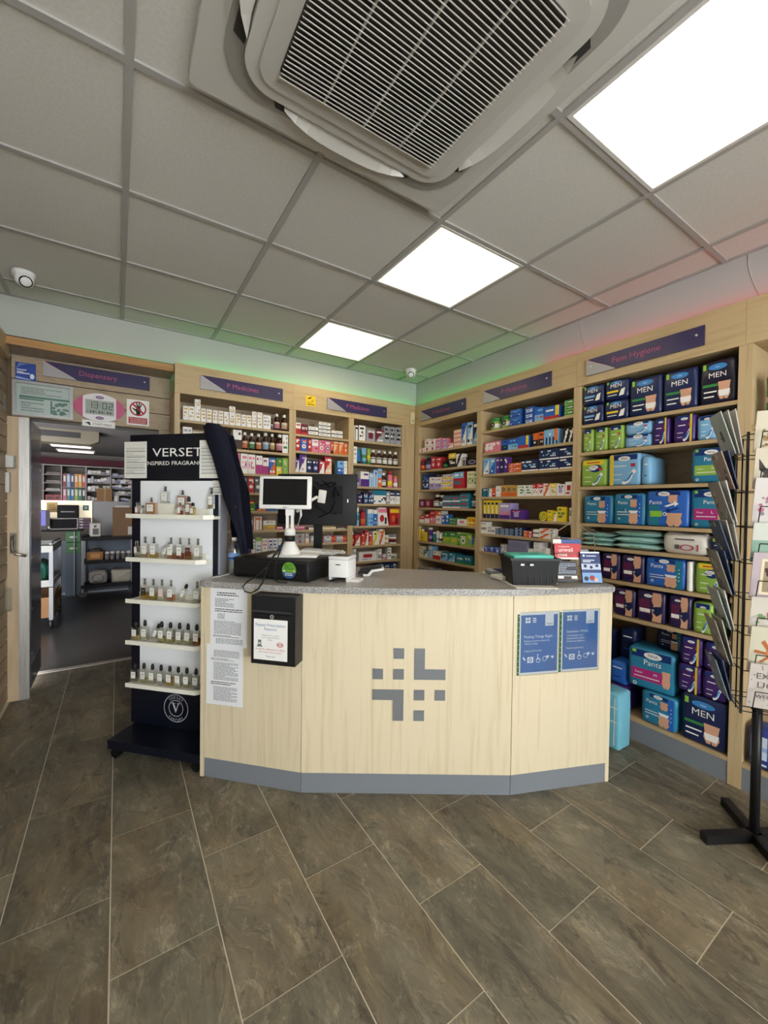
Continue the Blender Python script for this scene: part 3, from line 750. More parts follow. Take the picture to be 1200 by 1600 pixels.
  ('pack',-1.167,-0.962,0.168,1,'pants2','bl.tl.','bright blue pack'),
  ('pack',-0.959,-0.932,0.164,1,'plain','w.gy','white pack end'),
  ('pack',-0.92,-0.789,0.168,1,'padtop','lg.yl','lime pack with yellow top'),
 ]),
 ('RC',6,0.724,[
  ('pack',-1.348,-1.216,0.17,1,'silh','dr.nv','maroon and navy pack'),
  ('pack',-1.212,-1.056,0.181,1,'silh','dr.nv','maroon and navy pack'),
  ('pack',-1.045,-0.929,0.183,1,'silh','dr.nv','maroon and navy pack'),
  ('pack',-0.927,-0.833,0.168,1,'pad','lg.gr','lime green pack'),
  ('pack',-0.83,-0.778,0.17,1,'plain','gr.lg','dark green pack'),
 ]),
]
SHELF_Z = {'BL': [2.007, 1.819, 1.628, 1.474, 1.322, 1.165, 0.973], 'BM': [1.995, 1.85, 1.664, 1.489, 1.324, 1.158, 1.037], 'BR': [2.0, 1.779, 1.562, 1.396, 1.182, 0.993, 0.838, 0.723], 'RA': [1.928, 1.745, 1.547, 1.366, 1.212, 1.027, 0.863, 0.713], 'RB': [2.019, 1.836, 1.657, 1.468, 1.287, 1.157, 1.006], 'RC': [1.935, 1.752, 1.525, 1.284, 1.135, 0.937, 0.724, 0.132]}

# ================================================================== THE SETTING
# floor of vinyl slate tiles, half bond
fl = struct('floor', box(-.70, 3.0, -3.0, 4.21, -.06, -.0015), mat('cfc6b2', 0.7))
TM = {}
def floor_tile(x0, x1, y0, y1):
    k = (round(x1 - x0, 3), round(y1 - y0, 3))
    if k not in TM:
        g = .0019
        TM[k] = box(-k[0] / 2 + g, k[0] / 2 - g, -k[1] / 2 + g, k[1] / 2 - g, -.004, 0).mesh('floor_tile', FLOORM)
    link('floor_tile', TM[k], fl, ((x0 + x1) / 2, (y0 + y1) / 2, 0))
for i in range(-3, 11):
    xa, xb = max(-.017 + .3 * i, -.63), min(-.017 + .3 * (i + 1), 2.95)
    y = (1.393 if i % 2 == 0 else 1.693) - .6 * 8
    while y < 4.2:
        ya, yb = max(y, -3), min(y + .6, 4.2)
        if xb - xa > .02 and yb - ya > .02 and not (ya > 3.8 and xa > .3): floor_tile(xa, xb, ya, yb)
        y += .6
struct('trim_1', box(-.60, .32, 4.20, 4.25, -.01, .006), mat('b9b4a8', 0.5))           # threshold strip of the doorway

# ceiling: boards in a grid of bars
ce = struct('ceiling', box(-.70, 3.0, -3.1, 3.8, CE + .02, CE + .08), mat('9a9792', 0.9))
GX = [-.574 + .6 * i for i in range(6)]
GY = [3.239 - .6 * i for i in range(11)]
XE = [-.63] + GX + [2.66]; YE = [3.48] + GY + [-3.0]
LIGHTS = {(4, 1): 0, (4, 3): 0, (4, 5): 0, (4, 7): 0, (4, 9): 0}
TM2 = {}
BARM = mat('aaa7a2', 0.5)
for i in range(len(XE) - 1):
    for j in range(len(YE) - 1):
        if (i, j) in LIGHTS: continue
        w_, d_ = XE[i+1] - XE[i], YE[j] - YE[j+1]
        k = (round(w_, 3), round(d_, 3))
        if k not in TM2: TM2[k] = box(-w_ / 2, w_ / 2, -d_ / 2, d_ / 2, 0, .012).mesh('ceiling_tile', TILEM)
        link('ceiling_tile', TM2[k], ce, ((XE[i] + XE[i+1]) / 2, (YE[j] + YE[j+1]) / 2, CE + .006))
for x in GX: struct('grid_bar', box(-.012, .012, -3.0, 3.48, 0, .008), BARM, ce, (x, 0, CE - .002))
for y in GY: struct('grid_bar', box(-.63, 2.66, -.012, .012, .0004, .0084), BARM, ce, (0, y, CE - .002))
ang = mat('a5a29e', 0.6)
struct('edge_angle', box(-.63, 2.66, 3.462, 3.48, 0, .006), ang, ce, (0, 0, CE - .001))
struct('edge_angle', box(2.642, 2.66, -3.0, 3.46, 0, .006), ang, ce, (0, 0, CE - .001))
DIFF = mat('ffefcf', 0.6, 0, 0.2, LAMP)
DIFW = mat('ffeedd', 0.6, 0, 0.2, LAMP)
nm = {1: 'square ceiling light panel farthest from the camera, above the back bays', 3: 'square ceiling light panel in the middle of the ceiling', 5: 'large bright ceiling light panel at the top right corner',
      7: 'ceiling light panel out of sight behind the camera', 9: 'ceiling light panel out of sight by the shop window'}
for (i, j) in LIGHTS:
    xc, yc = (XE[i] + XE[i+1]) / 2, (YE[j] + YE[j+1]) / 2
    t = thing('ceiling_light', nm[j], 'ceiling light', (xc, yc, CE - .004), 0, 'square panel lights in the ceiling')
    fr = MB()
    a, b = .288, .274
    fr.box(-a, a, -a, -b, 0, .016); fr.box(-a, a, b, a, 0, .016); fr.box(-a, -b, -b, b, 0, .016); fr.box(b, a, -b, b, 0, .016)
    part('frame', fr, mat('d9d6d0', 0.5), t)
    part('diffuser', box(-b, b, -b, b, .004, .014), DIFW if j == 5 else DIFF, t)

WALLM = mat('dad8d2', 0.85, 0, 0.2)
# back wall with the doorway, its bulkhead, and the right and left walls
wb = MB(); wb.box(-.75, .30, 3.75, 3.87, 1.955, CE + .02); wb.box(.30, 3.05, 3.75, 3.87, 0, CE + .02); wb.box(-.75, -.63, 3.75, 3.87, 0, 1.955)
struct('wall_back', wb, WALLM)
wr = MB(); wr.box(2.95, 3.05, -3.05, 3.75, 0, CE + .02); struct('wall_right', wr, WALLM)
wl = MB(); wl.box(-.75, -.64, -3.05, 3.75, 0, CE + .02); wlo = struct('wall_left', wl, WALLM)
struct('trim_2', box(-.64, 2.95, 3.48, 3.75, 2.43, CE + .02), mat('b9bcb4', 0.8, 0, 0.2))      # bulkhead over the back bays
bk = struct('trim_3', box(2.66, 2.95, -3.0, 3.48, 2.43, CE + .02), mat('b8b6b4', 0.8, 0, 0.2))  # bulkhead over the right bays
for ya in (.75, 1.64):
    tb = MB(); tb.tube([(2.6585, ya - .055 * (k / 6) ** 1.8, CE - .003 - .235 * k / 6) for k in range(7)], .0016)
    struct('seam', tb, mat('c9c2c0', 0.6), bk)
wf = MB(); wf.box(-.75, -.55, -3.15, -3.0, 0, CE + .02); wf.box(1.85, 3.05, -3.15, -3.0, 0, CE + .02); wf.box(-.55, 1.85, -3.15, -3.0, 0, .3); wf.box(-.55, 1.85, -3.15, -3.0, 2.42, CE + .02)
struct('wall_front', wf, WALLM)
wn = MB(); 
for x in (-.55, .22, 1.0, 1.81): wn.box(x, x + .04, -3.1, -3.04, .3, 2.42)
wn.box(-.55, 1.85, -3.1, -3.04, .3, .34); wn.box(-.55, 1.85, -3.1, -3.04, 2.38, 2.42)
wo = struct('window_1', wn, mat('5a5c60', 0.5)); part('pane', box(-.51, 1.81, -3.075, -3.07, .34, 2.38), clear('window_glass', 'f6faf8', 0.03), wo)
# slotted boards of the left wall
z = .02
while z < 2.33:
    struct('slat_board', box(-.64, -.626, 2.6, 3.745, z, z + .094), WOODS, wlo); z += .105
struct('trim_4', box(-.64, -.585, 2.2, 3.56, 2.30, 2.415), WOODF)                     # left pelmet end
# head of the doorway: soffit with oak edge, three grooved boards
sf = struct('trim_5', box(-.625, .352, 3.455, 3.69, 2.37, 2.408), WOODS)
struct('oak_edge', box(-.625, .352, 3.44, 3.4545, 2.362, 2.412), WOODT, sf)
hd = struct('trim_6', box(-.64, .352, 3.735, 3.749, 1.955, 2.36), mat('6d5d48', 0.7))
for za, zb in ((2.212, 2.368), (2.085, 2.206), (1.957, 2.079)):
    struct('header_board', box(-.60, .352, 3.70, 3.735, za, zb), WOODS, hd)
struct('trim_7', box(-.638, -.565, 3.72, 3.748, 0, 1.955), wood('pale_jamb', 'cdb596', 'bfa583'))
rj = struct('trim_8', box(.275, .352, 3.70, 3.749, 0, 1.955), WOODS)
# the opened door leaf standing in the doorway
dr = struct('door_1', box(-.565, -.512, 3.742, 4.205, .06, 1.95), mat('4d4a57', 0.35))
struct('steel_strip', box(-.566, -.511, 3.715, 3.741, 0, 1.955), BRUSH, dr)
struct('kick_plate', box(-.5115, -.508, 3.76, 4.20, .06, .22), mat('55565a', 0.35, 0.6), dr)
struct('cover_sheet', box(-.5115, -.506, 3.75, 4.20, .225, 1.94), clear('scratched_sheet', 'b9b6c6', 0.10, 0.2), dr)
SCREW = MB().lathe([(.006, 0), (.0055, .002), (.003, .003)], 0, 0, 8).mesh('screw', STEEL)
for zz in (.3, .62, .98, 1.3, 1.62, 1.88):
    for yy in (3.78, 4.17): link('screw', SCREW, dr, (-.506, yy, zz), (0, math.radians(90), 0))

# LED strips on the ledge behind the pelmets wash the bulkheads with colour
GRN = mat('18d040', 0.6, 0, 0.2, 4.0); PNK = mat('ff3c36', 0.6, 0, 0.2, 2.4)
t = tag(part('light_strip', box(.40, 2.60, 3.435, 3.443, 2.424, 2.430), GRN), 'green light strip lying hidden on top of the back pelmet', 'light strip', 'coloured strips above the pelmets')
t = tag(part('light_strip', box(-.35, .34, 3.470, 3.476, 2.4085, 2.413), mat('18d040', 0.6, 0, 0.2, 1.6)), 'short green light strip on the ledge above the doorway', 'light strip', 'coloured strips above the pelmets')
t = tag(part('light_strip', box(2.616, 2.624, 1.95, 3.40, 2.424, 2.430), GRN), 'green light strip on top of the right pelmet near the corner', 'light strip', 'coloured strips above the pelmets')
t = tag(part('light_strip', box(2.616, 2.624, -.30, 1.93, 2.424, 2.430), PNK), 'red light strip on top of the right pelmet above pack shelves', 'light strip', 'coloured strips above the pelmets')

# ================================================================== SHELVING BAYS
PLACE = {'BL': ((.390, 3.40), 0, .845), 'BM': ((1.295, 3.40), 0, .517), 'BR': ((1.867, 3.40), 0, .559),
         'RA': ((2.59, 3.336), -math.pi / 2, .813), 'RB': ((2.59, 2.471), -math.pi / 2, .838), 'RC': ((2.59, 1.587), -math.pi / 2, .832), 'RD': ((2.59, .700), -math.pi / 2, .95)}
BAYL = {'BL': 'left back shelving bay of pale wood beside the doorway', 'BM': 'middle back shelving bay of pale wood behind the monitor', 'BR': 'right back shelving bay of pale wood next to the corner',
        'RA': 'far right-wall shelving bay next to the corner', 'RB': 'middle right-wall shelving bay under the larger medicines sign', 'RC': 'near right-wall shelving bay full of soft hygiene packs', 'RD': 'nearest right-wall bay of wood behind the card rack'}
ROOT = {}
GAPL = {'BL': .037, 'BM': .0298, 'BR': .0272, 'RA': .06, 'RB': .0258, 'RC': .0238, 'RD': .0278}
GAPR = {'BL': .0298, 'BM': .0272, 'BR': .16, 'RA': .0258, 'RB': .0218, 'RC': .0270, 'RD': .03}
PEL = {'BL': (-.037, .0298), 'BM': (-.0298, .0272), 'BR': (-.0272, .16), 'RA': (-.06, .0258), 'RB': (-.0258, .0238), 'RC': (-.0238, .0278), 'RD': (-.0278, .03)}
for k, (loc, rz, wd) in PLACE.items():
    t = thing('shelving_unit', BAYL[k], 'shelving', (loc[0], loc[1], 0), rz, 'pale wood shelving bays along the walls'); ROOT[k] = t
    gl, gr_ = GAPL[k], GAPR[k]
    part('side_panel', box(-gl, -.0002, 0, .295, 0, 2.199), WOODB, t)
    part('side_panel', box(wd + .0002, wd + gr_, 0, .295, 0, 2.199), WOODB, t)
    part('back_panel', box(-gl, wd + gr_, .296, .31, 0, 2.36), WOODS, t)
    part('top_panel', box(-gl, wd + gr_, .02, .295, 2.2, 2.22), WOODH, t)
    part('pelmet', box(-gl + .0004, wd + gr_ - .0004, -.004, .018, 2.2, 2.42), WOODF, t)
    zs = SHELF_Z.get(k, [1.80])
    for z in zs:
        part('shelf', box(0, wd, .002, .295, z - .02, z), WOODH, t)
    if k[0] == 'B' or k in ('RA', 'RB'):
        part('shelf', box(0, wd, .002, .295, .112, .132), WOODH, t)
        if k != 'BR' and k != 'RA': part('shelf', box(0, wd, .002, .295, .53, .55), WOODH, t)
    if k == 'RD': part('shelf', box(0, wd, .002, .295, .112, .132), WOODH, t)
    part('plinth', box(0, wd, .004, .02, 0, .1115), PLINTH, t)

# ================================================================== GOODS ON THE SHELVES
PC = {'w': 'ece8e2', 'cream': 'e2d9bd', 'k': '1d1d22', 'nv': '1d2850', 'bl': '2a62b8', 'lb': '7fb4dc', 'tl': '23788e', 'rd': 'b92a30', 'dr': '6e2030', 'or': 'd9682e', 'yl': 'e6c830',
      'gr': '3a8647', 'lg': '8fb44e', 'pu': '55307f', 'pk': 'db7a92', 'mg': 'ad2d78', 'br': '33190f', 'gy': 'a09fa4', 'dg': '55575d', 'gd': 'c39c4e', 'pe': 'eac09c', 'lv': 'ab9bca', 'tlp': 'b5dcd8', 'skin': 'd3a184'}
BAYN = {'BL': 'left back bay', 'BM': 'middle back bay', 'BR': 'right back bay', 'RA': 'far right-wall bay', 'RB': 'middle right-wall bay', 'RC': 'near right-wall bay'}
SHN = ['top', 'second', 'third', 'fourth', 'fifth', 'sixth', 'seventh', 'eighth']
ORD = ['leftmost', 'second from left', 'third from left', 'fourth from left', 'fifth from left', 'sixth from left', 'seventh from left', 'eighth from left', 'ninth from left', 'tenth from left', 'eleventh from left', 'twelfth from left', 'thirteenth from left',
       'fourteenth from left', 'fifteenth from left', 'sixteenth from left', 'seventeenth from left', 'eighteenth from left', 'nineteenth from left', 'twentieth from left']
def g(c, rough=.42): return mat(PC[c], rough)
def cellf(st, i, j, NX, NY, R):
    u, v = (i + .5) / NX, (j + .5) / NY
    ins = 0 < i < NX - 1
    if st in ('text', 'circle3'): return 1 if ins and j in ((6, 4, 2) if st == 'text' else (6,)) and R.random() < .72 else (2 if j == 3 and ins and R.random() < .3 else 0)
    if st == 'band': return 1 if j < 2 else (2 if j in (5, 4) and ins and R.random() < .6 else 0)
    if st == 'half': return (2 if j == 2 and ins and R.random() < .6 else 1) if j < 4 else (1 if j == 6 and ins and R.random() < .7 else 0)
    if st == 'half2': return (3 if j == 6 and ins and R.random() < .5 else 1) if j > 4 else (2 if j in (2, 3) and ins and R.random() < .5 else 0)
    if st == 'top': return 1 if j > 5 else (2 if j in (1, 3) and ins and R.random() < .6 else 0)
    if st == 'top2': return (2 if .3 < v < .7 else 1) if u > .68 else (3 if j in (3, 5) and ins and R.random() < .7 else 0)
    if st == 'diag': return (2 if j == 1 and ins and R.random() < .5 else 1) if u * .8 + .1 > v else (2 if j == 6 and ins and R.random() < .7 else 0)
    if st == 'diag2': return 1 if abs(u - v * .8 - .05) < .2 else (2 if j in (6,) and ins and R.random() < .7 else 0)
    if st == 'stripes': return 1 if i % 4 == 1 else (2 if j == 6 and ins else 0)
    if st in ('circle', 'circle2'): return 2 if j == 6 and ins and R.random() < .7 else (3 if j == 5 and ins and R.random() < .3 else 0)
    if st == 'window': return 1 if .2 < u < .8 and .2 < v < .7 else (2 if j == 6 and ins and R.random() < .6 else 0)
    if st == 'rows': return 2 if j in (1, 4) and ins and R.random() < .7 else (1 if j in (5, 6) and ins and R.random() < .4 else (3 if j == 2 and ins and R.random() < .5 else 0))
    if st == 'rows2': return 2 if j < 3 else (1 if j in (4, 6) and R.random() < .8 else 0)
    if st == 'photo': return 1 if v > .68 else (2 if u > .45 and .2 < v < .5 and R.random() < .6 else (1 if j == 1 and u < .6 and R.random() < .4 else 0))
    if st == 'red': return 1 if 2 < j < 6 and .25 < u < .75 else (2 if j == 1 and ins and R.random() < .5 else 0)
    if st in ('sunset', 'sunset2'): return (1 if st == 'sunset' else 2) if u > .72 and v > .3 else (2 if st == 'sunset' and j < 2 else (1 if st == 'sunset2' and v < .5 and i % 2 else (3 if j == 5 and ins and R.random() < .6 else 0)))
    if st == 'sunset3': return 2 if v < .28 else (1 if v < .55 and R.random() < .6 else (3 if j == 6 and ins else 0))
    if st == 'pills': return 3 if (j == 0 or (j == 6 and i < NX * .55 and R.random() < .8)) else (1 if j in (3, 4) and ins and R.random() < .3 else 0)
    if st == 'arch': return 1 if v < .35 else 0
    if st == 'nasal': return 1 if v < .22 else (2 if abs(u - .55 + v * .2) < .14 and v < .75 else (1 if j == 6 and ins else 0))
    return 0
def carton_mesh(w, d, h, st, cols, R):
    NX = 12 if w > 1.5 * h else (8 if w > .05 else 6); NY = 8
    m = MB(); m.box(-w / 2, w / 2, 0, d, 0, h, 0, 'f')
    for i in range(NX):
        for j in range(NY):
            m.rect(-w / 2 + w * i / NX, -w / 2 + w * (i + 1) / NX, h * j / NY, h * (j + 1) / NY, 0, cellf(st, i, j, NX, NY, R))
    e = -.0004; r = min(w, h)
    if st == 'circle': m.disc(0, h * .38, r * .3, e, 1, 14); m.disc(0, h * .38, r * .15, 2 * e, 2, 10)
    if st == 'circle2':
        for x in (-.34, -.08): m.disc(x * w, h * .45, r * .26, e, 1, 14)
    if st == 'circle3':
        for x in (-.28, .0, .28): m.disc(x * w, h * .42, r * .17, e, 2, 12, hole=.5)
    if st == 'oval': m.disc(0, h * .5, w * .36, e, 1, 16, h * .28); m.disc(0, h * .5, w * .27, 2 * e, 0, 16, h * .17)
    if st == 'arch': m.disc(0, h * .62, r * .3, e, 2, 14, hole=.55)
    if st == 'pills':
        for x in (.1, .2, .3): m.disc(x * w, h * .35, h * .08, e, 3, 8)
    return m.mesh('medicine_carton', [g(cols[0]), g(cols[1]), g(cols[2] if len(cols) > 2 else 'w'), mat('f2efea'), mat('2a2a2e')])
def mute(c): return ''.join('%02x' % int(.6 * int(c[i:i+2], 16) + .4 * v) for i, v in ((0, 150), (2, 140), (4, 130)))
def bottle(t, w, h, cols, cap='w'):
    r = w * .46
    body = MB().lathe([(r * .9, 0), (r, .003), (r, h * .62), (r * .82, h * .70), (r * .42, h * .78), (r * .40, h * .84)], 0, r, 14)
    part('body', body, mat(PC[cols[0]], .12, 0, .6), t)
    part('label', MB().lathe([(r * 1.012, h * .12), (r * 1.012, h * .52)], 0, r, 14), mat('dcd7cd') if cols[2] in ('w',) else mat(mute(PC[cols[2]])), t)
    part('label_band', MB().lathe([(r * 1.02, h * .40), (r * 1.02, h * .46)], 0, r, 14), mat('3c3640') if cols[2] == 'w' else mat('e9e4da'), t)
    part('cap', MB().lathe([(r * .52, h * .835), (r * .54, h * .85), (r * .54, h * .985), (r * .48, h)], 0, r, 14), g(cols[1]), t)
def canister(t, w, h, cols):
    r = w * .48
    part('body', MB().lathe([(r * .95, 0), (r, .003), (r, h * .74), (r * .75, h * .80)], 0, r, 14), g(cols[0], .3), t)
    part('label_band', MB().lathe([(r * 1.012, h * .1), (r * 1.012, h * .42)], 0, r, 14), g(cols[2]), t)
    part('cap', MB().lathe([(r * .7, h * .795), (r * .72, h * .97), (r * .6, h)], 0, r, 14), g(cols[1]), t)
def tub(t, w, h, cols):
    r = w * .48
    part('body', MB().lathe([(r * .93, 0), (r * .96, .003), (r * .96, h * .72)], 0, r, 16), g(cols[0], .35), t)
    part('label_band', MB().lathe([(r * .975, h * .18), (r * .975, h * .52)], 0, r, 16), g(cols[2]), t)
    part('lid', MB().lathe([(r, h * .722), (r, h * .97), (r * .94, h)], 0, r, 16), g(cols[1]), t)
def tube_(t, w, h, cols, cap_up):
    m = MB(); r = w * .46; rings = []
    zc = h * .14 if not cap_up else 0
    z1 = h if not cap_up else h * .86
    n = 12
    for k in range(5):
        f = k / 4; rings.append(len(m.v))
        fl_ = (1 - f) if not cap_up else 1
        for i in range(n):
            a = 2 * math.pi * i / n
            m.v.append((r * math.cos(a) * (.92 + .1 * f), r + r * math.sin(a) * (.15 + .75 * fl_ if not cap_up else .9), zc + (z1 - zc) * f))
    for k in range(4):
        for i in range(n):
            j = (i + 1) % n; m.f.append([rings[k] + i, rings[k] + j, rings[k+1] + j, rings[k+1] + i]); m.m.append(1 if k == 1 else 0); m.sm.append(True)
    m.f.append([rings[4] + i for i in range(n)]); m.m.append(0); m.sm.append(False)
    m.f.append([rings[0] + i for i in range(n)][::-1]); m.m.append(0); m.sm.append(False)
    part('body', m, [g(cols[0], .3), g(cols[2], .3)], t)
    cz = (0, h * .138) if not cap_up else (h * .862, h)
    part('cap', MB().lathe([(r * .8, cz[0]), (r * .8, cz[1])], 0, r, 12), g(cols[1]), t)
def pillow(w, d, h, puff=1.0):
    m = MB(); NX, NY = 10, 6
    def p(i, j, s):
        u, v = i / NX * 2 - 1, j / NY * 2 - 1
        k = max(0, 1 - abs(u) ** 5) ** .6 * max(0, 1 - abs(v) ** 4) ** .6
        return (u * w / 2, d / 2 + v * d / 2 * (1 - .04 * abs(u)), h / 2 + s * (h / 2) * k * puff + (rnd.uniform(-.0012, .0012) if k > 0 else 0))
    for s in (1, -1):
        b = len(m.v)
        for j in range(NY + 1):
            for i in range(NX + 1): m.v.append(p(i, j, s))
        for j in range(NY):
            for i in range(NX):
                q = [b + j * (NX + 1) + i, b + j * (NX + 1) + i + 1, b + (j + 1) * (NX + 1) + i + 1, b + (j + 1) * (NX + 1) + i]
                m.f.append(q if s > 0 else q[::-1]); m.m.append(0); m.sm.append(True)
    return m
TENA = 'TENA'
WTX = mat('f4f2ee', .5); NTX = mat('1b2f66', .5)
def ellipse_mark(m, cx, cz, rx, mi, y=-.0012): m.disc(cx, cz, rx, y, mi, 18, rx * .42)
def blob(m, cx, cz, w, h, mi, y=-.001):      # hips seen in a printed picture
    P = [(-.5, .5), (-.42, .1), (-.5, -.2), (-.3, -.5), (-.05, -.5), (0, -.3), (.05, -.5), (.3, -.5), (.5, -.2), (.42, .1), (.5, .5)]
    m.face([(cx + a * w, y, cz + b * h) for a, b in P], mi)
def pack(t, w, h, st, cols, extra='', d=.2, marks=True):
    jit = .004 if 'crinkled' in t['label'] else .0015
    base = {'k': '1b1a2e'}.get(cols[0], PC[cols[0]])
    if st == 'silh': base = '2a1f4a'
    if cols[0] == 'pu': base = '3f2468'
    if cols[0] == 'tl': base = '2c7ca0'
    part('body', rounded(w, d, h, .02, 3, jit), mat(base, .28, 0, .5), t)
    m = MB(); mats = [g(cols[1], .35), mat('f0eeea', .35), mat(PC['skin'], .4), mat('8cc63f', .4), mat('16306e', .35), mat('b8343c', .4), mat('3f86c8', .35), mat('5c2346', .35), mat('d8bd3a', .4)]
    W = w - .03; lt = []
    def R(a, b, c, e, mi, y=-.001): m.rect(a * W, b * W, c * h, e * h, y, mi)
    if st in ('men', 'menb'):
        R(-.48, -.38, .80, .93, 3)
        m.disc(.0, h * .84, W * .3, -.0008, 6, 16, h * .07)
        lt.append((TENA, 0, .82, .16, WTX)); lt.append(('MEN', 0, .60, .56, WTX))
        if st == 'men':
            R(-.48, .12, .36, .46, 0); m.face([(.15 * W, -.001, .16 * h), (.40 * W, -.001, .18 * h), (.47 * W, -.001, .52 * h), (.26 * W, -.001, .46 * h)], 1); R(-.44, .05, .22, .26, 1)
        else:
            R(-.48, .02, .40, .46, 0); blob(m, .22 * W, .29 * h, .40 * W, .40 * h, 2); m.face([(.03 * W, -.0016, .30 * h), (.41 * W, -.0016, .30 * h), (.36 * W, -.0016, .16 * h), (.08 * W, -.0016, .16 * h)], 1); R(-.44, -.02, .27, .30, 1); R(-.44, -.1, .16, .19, 1)
    elif st == 'pants':
        R(-.48, .48, .78, .96, 4, -.0006); ellipse_mark(m, .05 * W, .86 * h, .22 * W, 1); lt.append((TENA, .05, .83, .26, NTX)); lt.append(('Pants', .05, .62, .42, WTX))
        R(-.48, .34, .22, .50, 0); R(-.40, .22, .29, .31, 1, -.0014); lt.append((extra, .12, .38, .07, WTX)); m.disc(-.38 * W, .1 * h, .05 * W, -.001, 1, 12, hole=.6); blob(m, .38 * W, .36 * h, .2 * W, .4 * h, 2, -.0018)
        lt.append(('Super' if extra == 'M' else 'Maxi', -.28, .38, .2, WTX)); R(-.46, -.36, .88, .95, 3)
    elif st == 'pants2':
        R(.30, .49, .03, .94, 0, -.0006); R(-.3, .3, .84, .95, 4, -.0006); ellipse_mark(m, -.02 * W, .89 * h, .15 * W, 1); lt.append((TENA, -.02, .87, .17, NTX)); lt.append(('Pants', -.22, .66, .36, WTX))
        R(-.44, -.02, .40, .42, 1); R(-.44, .0, .32, .34, 1); m.disc(-.36 * W, .2 * h, .045 * W, -.001, 1, 12, hole=.6)
        blob(m, .18 * W, .68 * h, .26 * W, .24 * h, 2); blob(m, .18 * W, .2 * h, .36 * W, .32 * h, 2); m.face([(.0, -.0015, .46 * h), (.36 * W, -.0015, .46 * h), (.30 * W, -.0015, .37 * h), (.06 * W, -.0015, .37 * h)], 1)
        if extra: lt.append((extra, -.1, .44, .06, WTX))
        for k in range(4): m.disc(.41 * W, (.3 + .12 * k) * h, .018 * W, -.0012, 1, 8)
    elif st == 'pants3':
        R(-.48, -.2, .03, .6, 0, -.0006); R(-.3, .35, .86, .96, 4, -.0006); ellipse_mark(m, -.08 * W, .90 * h, .16 * W, 1); lt.append((TENA, -.08, .88, .18, NTX)); lt.append(('Pants', -.30, .62, .34, WTX))
        R(-.46, -.12, .27, .43, 3); lt.append((extra, -.42, .31, .045, NTX)); m.disc(-.05 * W, .35 * h, .055 * W, -.0014, 1, 14, hole=.6)
        blob(m, .16 * W, .76 * h, .26 * W, .22 * h, 2); blob(m, .20 * W, .2 * h, .42 * W, .36 * h, 2)
        for sgn in (1, -1):
            cx, cz = .14 * W, .54 * h
            m.face([(cx + sgn * a * W, -.0015 - .0003 * (sgn > 0), cz + sgn * b * h) for a, b in ((-.2, .03), (.06, .12), (.06, .17), (.18, .09), (.07, .02), (.07, .07), (-.14, .0))], 1 if sgn > 0 else 4)
    elif st in ('pad', 'padtop', 'padside'):
        R(-.48, .48, .80, .96, 4 if st != 'padtop' else 0, -.0006)
        if st == 'padside': R(-.49, -.36, .02, .98, 0, -.0018)
        zc = .84 if st != 'padtop' else .70
        if cols[0] == 'pu' and 'left' in t['label']: R(.37, .5, .01, .99, 8, -.0022)
        if st == 'padtop': m.disc(.1 * W, .66 * h, .3 * W, -.0008, 4, 16, .14 * h); R(-.3, .3, .86, .90, 5)
        ellipse_mark(m, .02 * W, zc * h, .22 * W, 1, -.0014); lt.append((TENA, .02, zc - .025, .26, NTX))
        S = [(-.02, .14), (.06, .10), (.16, .22), (.22, .36), (.36, .50), (.44, .48), (.46, .40), (.36, .34), (.30, .22), (.20, .10), (.06, .03), (-.04, .06)]
        m.face([(a * W, -.0016, b * h) for a, b in S], 1); m.face([((a * .6 + .08) * W, -.002, (b * .6 + .11) * h) for a, b in S], 6)
        R(.26, .42, .58, .68, 5); R(-.36, .1, .60, .63, 1); R(-.4, -.05, .34, .36, 1); R(-.4, -.1, .18, .20, 1)
    elif st == 'silh':
        R(-.48, .0, .25, .72, 7, -.0005); ellipse_mark(m, -.1 * W, .84 * h, .18 * W, 1); lt.append((TENA, -.1, .82, .2, NTX))
        P = [(.1, .96), (.06, .7), (.14, .55), (.05, .4), (.12, .2), (.08, .04), (.46, .04), (.49, .3), (.44, .55), (.48, .8), (.44, .96)]
        m.face([(a * W, -.0008, b * h) for a, b in P], 2); m.face([(a * W, -.0012, b * h) for a, b in ((.07, .5), (.47, .56), (.48, .34), (.28, .22), (.06, .36))], 0)
        R(-.46, .0, .30, .42, 1); lt.append(('L', -.41, .33, .05, NTX)); m.disc(.12 * W, .4 * h, .05 * W, -.0016, 1, 12, hole=.6)
    elif st == 'plain':
        R(-.4, .4, .70, .74, 1); R(-.4, .2, .3, .34, 0)
    if m.f: part('front_print', m, mats, t)
    for s, x, z, wd, mt in lt:
        if s: text(s, mt, t, x * W, -.003, z * h, width=wd * W, bold=.012)
KN = {'carton': ('medicine_carton', 'carton'), 'bottle': ('medicine_bottle', 'bottle'), 'canister': ('canister', 'canister'), 'tub': ('cream_tub', 'tub'), 'drum': ('powder_drum', 'tub'), 'tube': ('cream_tube', 'tube'), 'tubecap': ('tablet_tube', 'tube'),
      'spray': ('spray_bottle', 'bottle'), 'tin': ('round_tin', 'tin'), 'pouch': ('sweet_pouch', 'pouch'), 'wedge': ('leaning_pouch', 'pouch'), 'pack': ('hygiene_pack', 'pack'), 'wipes': ('wipes_pack', 'wipes'), 'wipebag': ('paper_bag', 'bag'), 'cratebox': ('storage_box', 'box')}
